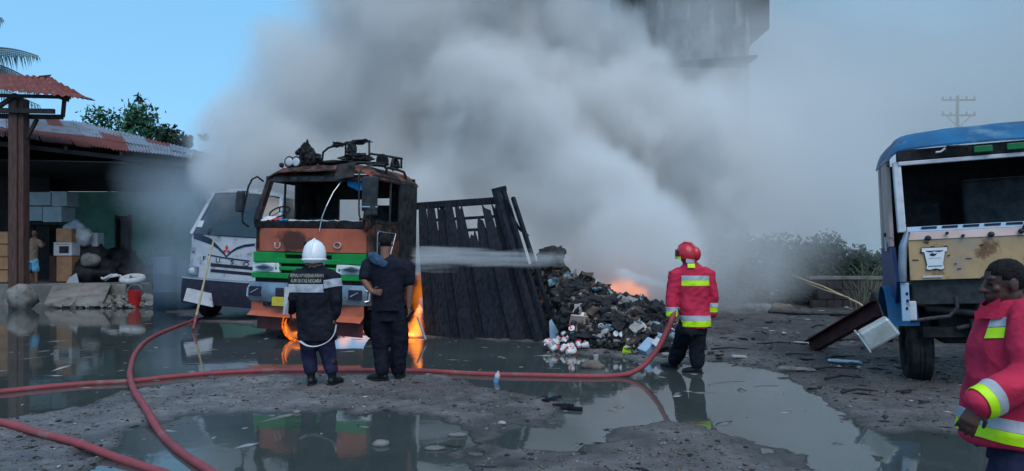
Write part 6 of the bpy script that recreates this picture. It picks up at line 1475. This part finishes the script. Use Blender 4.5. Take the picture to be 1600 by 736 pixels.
boot(T, Vector((anL.x, anL.y, gz)), (.05, -.35, 0) if False else (-.10, 1, 0), .27); boot(T, Vector((anR.x, anR.y, gz)), (.35, .9, 0), .27)
c = MB(); zc = lambda y: J(491, y).z
c.rings([(J(491, 0).x, 0, zc(407), .055, .06), (J(491, 0).x, 0, zc(412), .085, .08), (J(491, 0).x, 0, zc(418), .14, .10), (J(490, 0).x, 0, zc(427), .20, .125), (J(488, 0).x, 0, zc(445), .215, .15), (J(490, 0).x, 0, zc(480), .205, .155), (J(494, 0).x, 0, zc(508), .225, .168), (J(495, 0).x, .0, zc(531), .232, .175)], 32, power=2.3)
c.limb([J(468, 430), shL+Vector((-.01, 0, -.02)), elL, wrL+(elL-wrL)*.12], [.085, .092, .078, .066], 16); c.limb([J(513, 430), shR+Vector((.01, 0, -.02)), elR, wrR+(elR-wrR)*.10], [.085, .094, .080, .068], 16)
jk = remesh(c, 'coat', M['blackcloth'], .012, 4, T, .012, 9)
band(jk, [(Vector((0, 0, zc(443.5))), Vector((0, 0, 1))), (Vector((0, 0, zc(456))), Vector((0, 0, -1)))], M['reflect'], 'reflective_band', jk, keep=lambda p: J(454, 0).x < p.x < J(509, 0).x)
ax = (elR-shR).normalized(); m1 = J(520, 437); band(jk, [(J(520, 437)+ax*0, -ax), (J(520, 437)+ax*.095, ax)], M['reflect'], 'reflective_band', jk, keep=lambda p: p.x > J(508.5, 0).x)
def drape(body_obj, txt, size, X0, Y0, mat, sx=1):
    me = text_mesh(txt, size, .002); bv = BVHTree.FromPolygons([v.co[:] for v in body_obj.data.vertices], [p.vertices[:] for p in body_obj.data.polygons]); c0 = J(X0, Y0)
    bm = bmesh.new(); bm.from_mesh(me); bmesh.ops.subdivide_edges(bm, edges=bm.edges, cuts=1); bm.to_mesh(me); bm.free()
    for v in me.vertices:
        x, z = c0.x+v.co.x*sx, c0.z+v.co.y; h = bv.ray_cast(Vector((x, -2, z)), Vector((0, 1, 0)))[0]
        v.co = (x, (h.y if h else c0.y)-.004-max(0, v.co.z), z)
    me.materials.clear(); me.materials.append(mat); me.name = 'back_print'; return link('back_print', me, body_obj)
drape(jk, 'PEMADAM KEBAKARAN', .062, 482.5, 430.5, M['textprint'], .62); drape(jk, 'AURI BATAS NEGARA', .062, 482, 438.5, M['textprint'], .62)
# helmet
hm = MB(); hx_ = J(491, 0).x; hb = zc(399)
hm.rings([(hx_, .0, zc(410), .118, .150), (hx_, .0, zc(405), .135, .165), (hx_, .0, zc(399), .140, .170), (hx_, .01, zc(392), .134, .160), (hx_, .012, zc(385), .118, .142), (hx_, .012, zc(379), .085, .105), (hx_, .012, zc(375.5), .045, .06), (hx_, .012, zc(374), .01, .015)], 30)
ho = hm.build('helmet', M['helmwhite'], T, 60)
hr = MB(); hr.limb([(hx_, -.16, zc(398)), (hx_, -.135, zc(386)), (hx_, -.075, zc(377)), (hx_, .012, zc(373.6)), (hx_, .10, zc(377))], [.012, .016, .018, .016, .012], 8); hr.build('helmet_ridge', M['helmwhite'], ho, 60)
MB().rings([(hx_, 0, zc(406.5), .150, .182), (hx_, 0, zc(405), .152, .184), (hx_, 0, zc(404), .140, .172)], 30).build('helmet_rim', M['helmwhite'], ho, 60)
MB().limb([J(505, 404, -.05), J(506, 412, -.02), J(504, 418, .05)], [(.012, .02)]*3, 8).build('chin_strap', M['sack'], ho, 60)
MB().rings([(hx_, 0, zc(413), .082, .085), (hx_, 0, zc(410), .088, .09), (hx_, 0, zc(406.5), .088, .09)], 24).build('inner_collar', M['sack'], ho, 60)
p = J(479, 401, -.13); MB().box(p, (.03, .012, .025)).build('helmet_clip', M['ink'], ho)
# white cloth hanging at his left hand, tape under the coat
def cloth(u, v):
    x = J(453-4*v+(u-.5)*9*(1-.2*v), 0).x; z = zc(448+42*v); return (x, -.10+.02*math.sin(u*5+v*3), z), (0, -1, 0)
sheet(cloth, 6, 10, .01, 'white_cloth', M['sack'], T)
lp = smooth_path([J(469, 533, -.16), J(480, 540, -.21), (J(495, 541, -.22)), J(512, 534, -.20), J(522, 522, -.14), J(525, 508, -.05)], 6)
MB().limb(lp, [(.022, .006)]*len(lp), 8, dome=False).build('loose_strap', M['sack'], T, 60)

# --- man in black tee, hand behind the back
T, J = root('person', 'person in black tee and trousers with one hand behind the back, facing the fire', 607, 9.18)
gz = ghs(T.location.x, T.location.y); zc = lambda y: J(607, y).z
b = MB(); P, Mx = head(b, J(603, 380), (.06, 1, -.04), s=1.08)
b.limb([J(605, 410), J(606, 440), J(607, 490)], [(.15, .10), (.17, .115), (.15, .115)], 14, ref=(0, 1, 0))
shL, shR = J(576, 414), J(635, 416); elL, elR = J(568, 438, -.10), J(640, 449, -.02); wrL, wrR = J(581, 456, -.17), J(639, 480, -.02)
b.limb([shL, shL.lerp(elL, .5), elL, elL.lerp(wrL, .45), wrL], [.058, .052, .044, .042, .031], 12); b.limb([shR, shR.lerp(elR, .5), elR, elR.lerp(wrR, .4), wrR], [.058, .052, .044, .043, .031], 12)
hand(b, wrL, J(598, 457, -.20)-wrL, (0, -1, .1), -1, .35, 1.0); hand(b, wrR, J(641, 496, -.02)-wrR, (-1, .4, 0), 1, .6)
hpL, hpR = J(595, 494), J(621, 494); knL, knR = J(595, 545, .03), J(624, 545, .05); anL, anR = J(598, 590), J(622, 588, .12)
for h_, k_, a_ in ((hpL, knL, anL), (hpR, knR, anR)): b.limb([h_, k_, a_], [.09, .062, .042], 12)
body = remesh(b, 'body', M['skin'], .007, 2, T); eyes(P, body); hair_cap(P, Mx, body, M['hair'], 1.08, cut=-.085)
trousers(T, (hpL, hpR), (knL, knR), (J(598, 577), J(622, 577, .11)), J(607, 484), M['tee'], (.125, .105, .092), seat=(.20, .145))
boot(T, Vector((anL.x, anL.y, gz)), (-.85, .25, 0), .27, 1.05); boot(T, Vector((anR.x, anR.y, gz)), (.15, 1, 0), .27, 1.05)
c = MB(); X_ = lambda x: J(x, 0).x
c.rings([(X_(604), .0, zc(397), .062, .062), (X_(605), 0, zc(401), .10, .085), (X_(606), 0, zc(406), .18, .115), (X_(606), 0, zc(415), .23, .135), (X_(606), 0, zc(432), .215, .145), (X_(607), 0, zc(460), .195, .145), (X_(607), 0, zc(487), .205, .152)], 32, power=2.3)
c.limb([J(580, 412), shL, shL.lerp(elL, .72)], [.09, .092, .085], 16); c.limb([J(630, 414), shR, shR.lerp(elR, .68)], [.09, .092, .085], 16)
tee = remesh(c, 'tee_shirt', M['tee'], .012, 4, T, .010, 8)
ds = lambda u, v: (J(581+20*u+3*v, 397+13*v+5*u, -.12-.05*math.sin(v*3)).to_tuple(), (0, -1, 0))
def dcl(u, v):
    p = J(579+27*v+3*math.sin(u*3), 398+6*u+17*v, -.06-.10*math.sin(min(1, v*1.2)*2.4)-.02*u); return p, (-.2, -.9, .3)
dm_ = MB(); dm_.limb([J(578, 399, -.05), J(583, 401, -.10), J(592, 407, -.14), J(602, 414, -.145)], [(.05, .03), (.075, .035), (.07, .035), (.045, .025)], 14, ref=(0, 1, 0)); remesh(dm_, 'shoulder_cloth', M['denim'], .008, 2, T, .012, 14)
MB().limb([J(590, 484.5, -.155), J(607, 485, -.165), J(625, 484.5, -.155)], [(.022, .006)]*3, 8, dome=False).build('belt', M['leather'], T)
p = J(642, 493, -.06); MB().box(p, (.012, .075, .14), (R(20), R(14), 0)).build('phone', M['ink'], T, bevel=.008)

# --- firefighter in red with the hose
T, J = root('person', 'person in a red turnout coat and red helmet aiming the hose at the heap', 1081, 9.93)
gz = max(ghs(T.location.x, T.location.y), -.01); zc = lambda y: J(1081, y).z; X_ = lambda x: J(x, 0).x
b = MB(); P, Mx = head(b, J(1074, 399), (-.75, .65, -.05), s=1.0)
b.limb([J(1080, 418), J(1081, 460), J(1081, 515)], [(.13, .10), (.16, .11), (.15, .11)], 14, ref=(0, 1, 0))
shL, shR = J(1055, 428), J(1107, 428); elL, elR = J(1049, 462, -.02), J(1114, 462); wrL, wrR = J(1050, 494, -.06), J(1113, 492, .02)
for a, e, w_ in ((shL, elL, wrL), (shR, elR, wrR)): b.limb([a, e, w_], [.052, .042, .03], 12)
hand(b, wrL, J(1048, 507, -.12)-wrL, (-.2, 1, 0), -1, 1.0); hand(b, wrR, J(1112, 504, .02)-wrR, (-1, .3, 0), 1, .6)
hpL, hpR = J(1070, 515), J(1091, 515); knL, knR = J(1062, 545, .25), J(1089, 548, .02); anL, anR = J(1052, 569, .45), J(1090, 574, .0)
for h_, k_, a_ in ((hpL, knL, anL), (hpR, knR, anR)): b.limb([h_, k_, a_], [.085, .06, .04], 12)
body = remesh(b, 'body', M['skin'], .007, 2, T); eyes(P, body)
trousers(T, (hpL, hpR), (knL, knR), (J(1055, 561, .42), J(1090, 566)), J(1081, 505), M['blackcloth'], (.115, .105, .10), seat=(.19, .15))
boot(T, Vector((anL.x, anL.y, gz)), (-.6, .7, 0), .28); boot(T, Vector((anR.x, anR.y, gz)), (-.75, .35, 0), .28)
c = MB()
c.rings([(X_(1078), 0, zc(406), .085, .085), (X_(1079), 0, zc(412), .10, .092), (X_(1080), 0, zc(417), .15, .11), (X_(1081), 0, zc(425), .205, .13), (X_(1082), 0, zc(445), .215, .15), (X_(1082), 0, zc(478), .20, .155), (X_(1086), 0, zc(500), .205, .165), (X_(1086), 0, zc(512), .208, .17)], 32, power=2.4)
c.limb([J(1060, 427), shL, elL, wrL+(elL-wrL)*.05], [.085, .09, .078, .075], 16); c.limb([J(1101, 426), shR, elR, wrR+(elR-wrR)*.08], [.085, .09, .078, .075], 16)
jk = remesh(c, 'coat', M['redcloth'], .012, 4, T, .012, 8)
def hb2(obj, y0, y1, mat, x0, x1, up=(0, 0, 1), f=None):
    uv = Vector(up).normalized()
    return band(obj, [(J(1081, y0), uv), (J(1081, y1), -uv)], mat, 'reflective_band', obj, keep=f or (lambda p: X_(x0) < p.x < X_(x1)))
hb2(jk, 430.5, 437.5, M['reflect'], 1062, 1106); hb2(jk, 437.7, 446, M['lime'], 1062, 1106)
hb2(jk, 492, 500, M['reflect'], 1062, 1120, f=lambda p: X_(1061.5) < p.x < X_(1108)); hb2(jk, 500.2, 509, M['lime'], 1062, 1120, f=lambda p: X_(1061.5) < p.x < X_(1108))
hb2(jk, 479, 485.5, M['reflect'], 0, 0, f=lambda p: p.x < X_(1060.5)); hb2(jk, 485.7, 493.5, M['lime'], 0, 0, f=lambda p: p.x < X_(1060.5))
hb2(jk, 473, 480, M['reflect'], 0, 0, f=lambda p: p.x > X_(1107)); hb2(jk, 480.2, 487.5, M['lime'], 0, 0, f=lambda p: p.x > X_(1107))
MB().box(J(1080, 415.5, -.125), (.10, .02, .065), (R(-25), 0, 0)).build('collar_tab', M['lime'], jk, bevel=.006)
# helmet turned to the left, visor up front, neck guard
hc = J(1073, 395); fw = Vector((-.80, .55, 0)).normalized(); sdv = Vector((fw.y, -fw.x, 0))
def hring(z, rf, rs, fo=0): return [hc+fw*(fo+rf*math.cos(a))+sdv*rs*math.sin(a)+Vector((0, 0, z)) for a in [i*2*math.pi/28 for i in range(28)]]
V = []; F = []; lv = [(-.085, .125, .112, -.005), (-.05, .138, .122, -.005), (0, .140, .124, 0), (.05, .128, .112, .004), (.09, .098, .085, .006), (.115, .06, .05, .006), (.125, .02, .015, .006)]
for z, a_, s_, fo in lv: V += hring(z, a_, s_, fo)
for i in range(len(lv)-1):
    for k in range(28): F.append((i*28+k, i*28+(k+1) % 28, (i+1)*28+(k+1) % 28, (i+1)*28+k))
F.append(tuple(reversed(range(28)))); F.append(tuple((len(lv)-1)*28+k for k in range(28)))
mh = MB(); mh.add(V, F); ho = mh.build('helmet', M['helmred'], T, 60)
MB().limb([hc-fw*.14+Vector((0, 0, -.04)), hc-fw*.135+Vector((0, 0, .05)), hc-fw*.06+Vector((0, 0, .122)), hc+fw*.03+Vector((0, 0, .135)), hc+fw*.11+Vector((0, 0, .09))], [.018, .022, .022, .02, .014], 8).build('helmet_ridge', M['helmred'], ho, 60)
MB().ball(hc-fw*.11+sdv*.03+Vector((0, 0, -.015)), (.075, .085, .10), 18).build('rear_shell', M['helmred'], ho, 180)
def vis(a0, a1, z0, z1, r_, mat, name):
    V = []; F = []; n = 12
    for i in range(n+1):
        a = a0+(a1-a0)*i/n
        for q in (0, .008):
            for z in (z0, z1): V.append(hc+fw*(r_+q)*math.cos(a)+sdv*(r_-.012+q)*math.sin(a)+Vector((0, 0, z)))
    for i in range(n):
        x = i*4; y = x+4; F += [(x, x+1, y+1, y), (x+2, y+2, y+3, x+3), (x, y, y+2, x+2), (x+1, x+3, y+3, y+1)]
    F += [(0, 2, 3, 1), (n*4, n*4+1, n*4+3, n*4+2)]
    m_ = MB(); m_.add(V, F); return m_.build(name, mat, ho, 60)
vis(-1.35, 1.9, -.085, -.052, .146, M['lime'], 'lime_band'); vis(-1.0, 1.0, -.05, .035, .150, M['glass'], 'visor')
vis(-.2, 1.2, .036, .052, .150, M['lime'], 'lime_edge'); vis(-1.0, 1.2, -.052, -.045, .152, M['silver'], 'visor_rim')
def nape(u, v):
    a = math.pi*(.6+.8*u); return hc+fw*.118*math.cos(a)+sdv*.118*math.sin(a)+Vector((0, 0, -.08-.055*v)), (-math.cos(a), 0, 0)
sheet(nape, 14, 3, .01, 'neck_guard', M['reflect'], ho)

# --- red coated man close on the right, profile to the left, bare headed
T, J = root('person', 'bareheaded person in a red reflective coat walking left at the right edge', 1585, 3.5)
X_ = lambda x: J(x, 0).x; zc = lambda y: J(1585, y).z
gz = ghs(T.location.x, T.location.y)
b = MB(); hcx = J(1569, 442, 0); P, Mx = head(b, hcx, (-1, .12, -.10), s=.98)
b.limb([J(1600, 490), J(1600, 560), J(1600, 690)], [(.10, .14), (.11, .16), (.12, .16)], 14, ref=(1, 0, 0))
# near arm (his left side is toward the camera): shoulder, elbow back, forearm forward and down
sh1 = J(1612, 505, -.17); el1 = J(1612, 590, -.24); wr1 = J(1527, 632, -.26)
sh2 = J(1590, 505, .2); el2 = J(1575, 590, .26); wr2 = J(1530, 650, .24)
for a, e, w_ in ((sh1, el1, wr1), (sh2, el2, wr2)): b.limb([a, e, w_], [.055, .046, .032], 12)
hand(b, wr1, J(1510, 668, -.26)-wr1, (.6, .8, .3), 1, .55, 1.0, random.Random(5), .12); hand(b, wr2, J(1515, 680, .24)-wr2, (.3, -.9, 0), -1, .5)
hp1, hp2 = J(1600, 700, -.10), J(1600, 700, .10); kn1, kn2 = J(1570, 810, -.11), J(1610, 815, .10); an1, an2 = Vector((X_(1545), -.11, gz+.09)), Vector((X_(1650), .10, gz+.13))
for h_, k_, a_ in ((hp1, kn1, an1), (hp2, kn2, an2)): b.limb([h_, k_, a_], [.085, .06, .04], 12)
body = remesh(b, 'body', M['darkskin'], .006, 2, T); eyes(P, body, .98); hair_cap(P, Mx, body, M['hair'], .98, cut=-.045)
trousers(T, (hp1, hp2), (kn1, kn2), (an1+Vector((0, 0, .12)), an2+Vector((0, 0, .1))), J(1600, 680), M['navy'], (.115, .10, .09), seat=(.15, .18))
boot(T, Vector((an1.x, an1.y, gz)), (-1, .05, 0), .27); boot(T, Vector((an2.x, an2.y, gz)), (-1, .05, 0), .27)
c = MB()
c.rings([(X_(1578), 0, zc(468), .070, .075), (X_(1584), 0, zc(480), .105, .11), (X_(1592), 0, zc(492), .15, .17), (X_(1594), 0, zc(510), .175, .21), (X_(1592), 0, zc(545), .205, .22), (X_(1592), 0, zc(600), .225, .215), (X_(1592), 0, zc(650), .235, .225), (X_(1592), 0, zc(688), .245, .235)], 36, power=2.3)
c.limb([J(1604, 498, -.12), sh1, el1, wr1+(el1-wr1)*.08], [.10, .105, .092, .068], 18); c.limb([J(1592, 500, .14), sh2, el2, wr2+(el2-wr2)*.06], [.10, .105, .095, .08], 18)
jk = remesh(c, 'coat', M['redcloth'], .009, 5, T, .016, 6)
# raised collar
def collar(u, v):
    a = math.pi*(-.15+2.0*u*.95)+math.pi*.5; r_ = .088+.035*(1-v)+.02*v; fr_ = math.cos(a)
    return (X_(1580)+r_*1.12*math.cos(a)-.01, .0+r_*math.sin(a), zc(484)-.02*(-math.cos(a))-.02+.085*v*(1-.35*max(0, -math.cos(a)))), (math.cos(a), math.sin(a), 0)
sheet(collar, 30, 5, .008, 'collar', M['redcloth'], jk)
def lap(u, v): return (J(1523+40*u, 487-22*u+15*v, -.10-.07*u+.01*v)), (-.3, -.9, .2)
sheet(lap, 8, 4, .010, 'collar_flap', M['redcloth'], jk)
tl_ = Vector((.14, 0, 1)).normalized(); 
band(jk, [(J(1560, 646), tl_), (J(1560, 664), -tl_)], M['reflect'], 'reflective_band', jk, keep=lambda p: True, off=.007)
band(jk, [(J(1560, 664.5), tl_), (J(1560, 682), -tl_)], M['lime'], 'reflective_band', jk, keep=lambda p: True, off=.007)
ax = (wr1-el1).normalized(); L1 = (wr1-el1).length
front = lambda p: p.y < -.175 and (p-el1).dot(ax) > 0 and ((p-el1)-ax*(p-el1).dot(ax)).length < .13
band(jk, [(el1+ax*L1*.66, -ax), (el1+ax*L1*.80, ax)], M['reflect'], 'reflective_band', jk, keep=front, off=.007)
band(jk, [(el1+ax*L1*.805, -ax), (el1+ax*L1*.96, ax)], M['lime'], 'reflective_band', jk, keep=front, off=.007)
bvj = BVHTree.FromPolygons([v.co[:] for v in jk.data.vertices], [p.vertices[:] for p in jk.data.polygons])
def chest(y0, y1, mat):
    def fn(u, v):
        th = R(12+27*u); d = Vector((-math.cos(th), -math.sin(th), 0)); c0 = Vector((X_(1594), 0, zc(y0+(y1-y0)*(1-v))+.012*u)); h = bvj.ray_cast(c0+d*.6, -d)[0] or c0+d*.2
        return h+d*.006, d
    return sheet(fn, 8, 4, .004, 'reflective_band', mat, jk)
chest(496, 510, M['reflect']); chest(511, 527, M['lime'])

# --- bystander in the shed
T, J = root('person', 'person in a brown shirt and light blue shorts standing in the dark shed', 50, 24.6)
T.location.z = PZ; z0 = PZ; J2 = lambda x, y, dy=0: px(x, y, 24.6+dy)-T.location
b = MB(); P, Mx = head(b, J2(54, 364), (.3, -1, 0), s=1.05)
b.limb([J2(53, 376), J2(50, 392), J2(49, 408)], [(.14, .10), (.16, .11), (.15, .11)], 14, ref=(0, 1, 0))
shL, shR = J2(43, 378), J2(61, 378); elL, elR = J2(38, 387, -.1), J2(66, 386, -.05); wrL, wrR = J2(36, 376, -.2), J2(70, 382, -.2)
for a, e, w_ in ((shL, elL, wrL), (shR, elR, wrR)): b.limb([a, e, w_], [.052, .042, .03], 12)
hand(b, wrL, J2(34, 371, -.25)-wrL, (0, -1, 0), 1, .5); hand(b, wrR, J2(66, 378, -.3)-wrR, (0, -1, 0), -1, .5)
hpL, hpR = J2(44, 408), J2(54, 408); knL, knR = J2(43, 423), J2(56, 423); anL, anR = Vector((J2(42, 0).x, 0, .07)), Vector((J2(57, 0).x, 0, .07))
for h_, k_, a_ in ((hpL, knL, anL), (hpR, knR, anR)): b.limb([h_, k_, a_], [.085, .06, .04], 12); b.limb([a_+Vector((0, .04, -.04)), a_+Vector((0, -.14, -.045))], [.04, .03], 10)
body = remesh(b, 'body', M['skin'], .011, 1, T); eyes(P, body, 1.05); hair_cap(P, Mx, body, M['hair'], 1.05)
trousers(T, (hpL, hpR), (hpL.lerp(knL, .6), hpR.lerp(knR, .6)), (knL.lerp(hpL, .12), knR.lerp(hpR, .12)), J2(49, 402), pm('light_blue_shorts', (.16, .40, .58), (.12, .32, .48), 6, .8), (.115, .11, .11), name='shorts', seat=(.18, .14))
c = MB(); c.rings([(J2(53.5, 0).x, 0, J2(0, 371).z, .07, .07), (J2(53, 0).x, 0, J2(0, 375).z, .17, .11), (J2(52, 0).x, 0, J2(0, 380).z, .21, .13), (J2(50, 0).x, 0, J2(0, 395).z, .19, .14), (J2(49, 0).x, 0, J2(0, 407).z, .20, .15)], 24)
for a, e in ((shL, elL), (shR, elR)): c.limb([a, a.lerp(e, .75)], [.085, .08], 14)
remesh(c, 'shirt', pm('brown_shirt', (.22, .16, .12), (.12, .09, .07), 8, .85, 0, .3), .018, 3, T, .010, 8)

bpy.data.scenes.remove(TS)
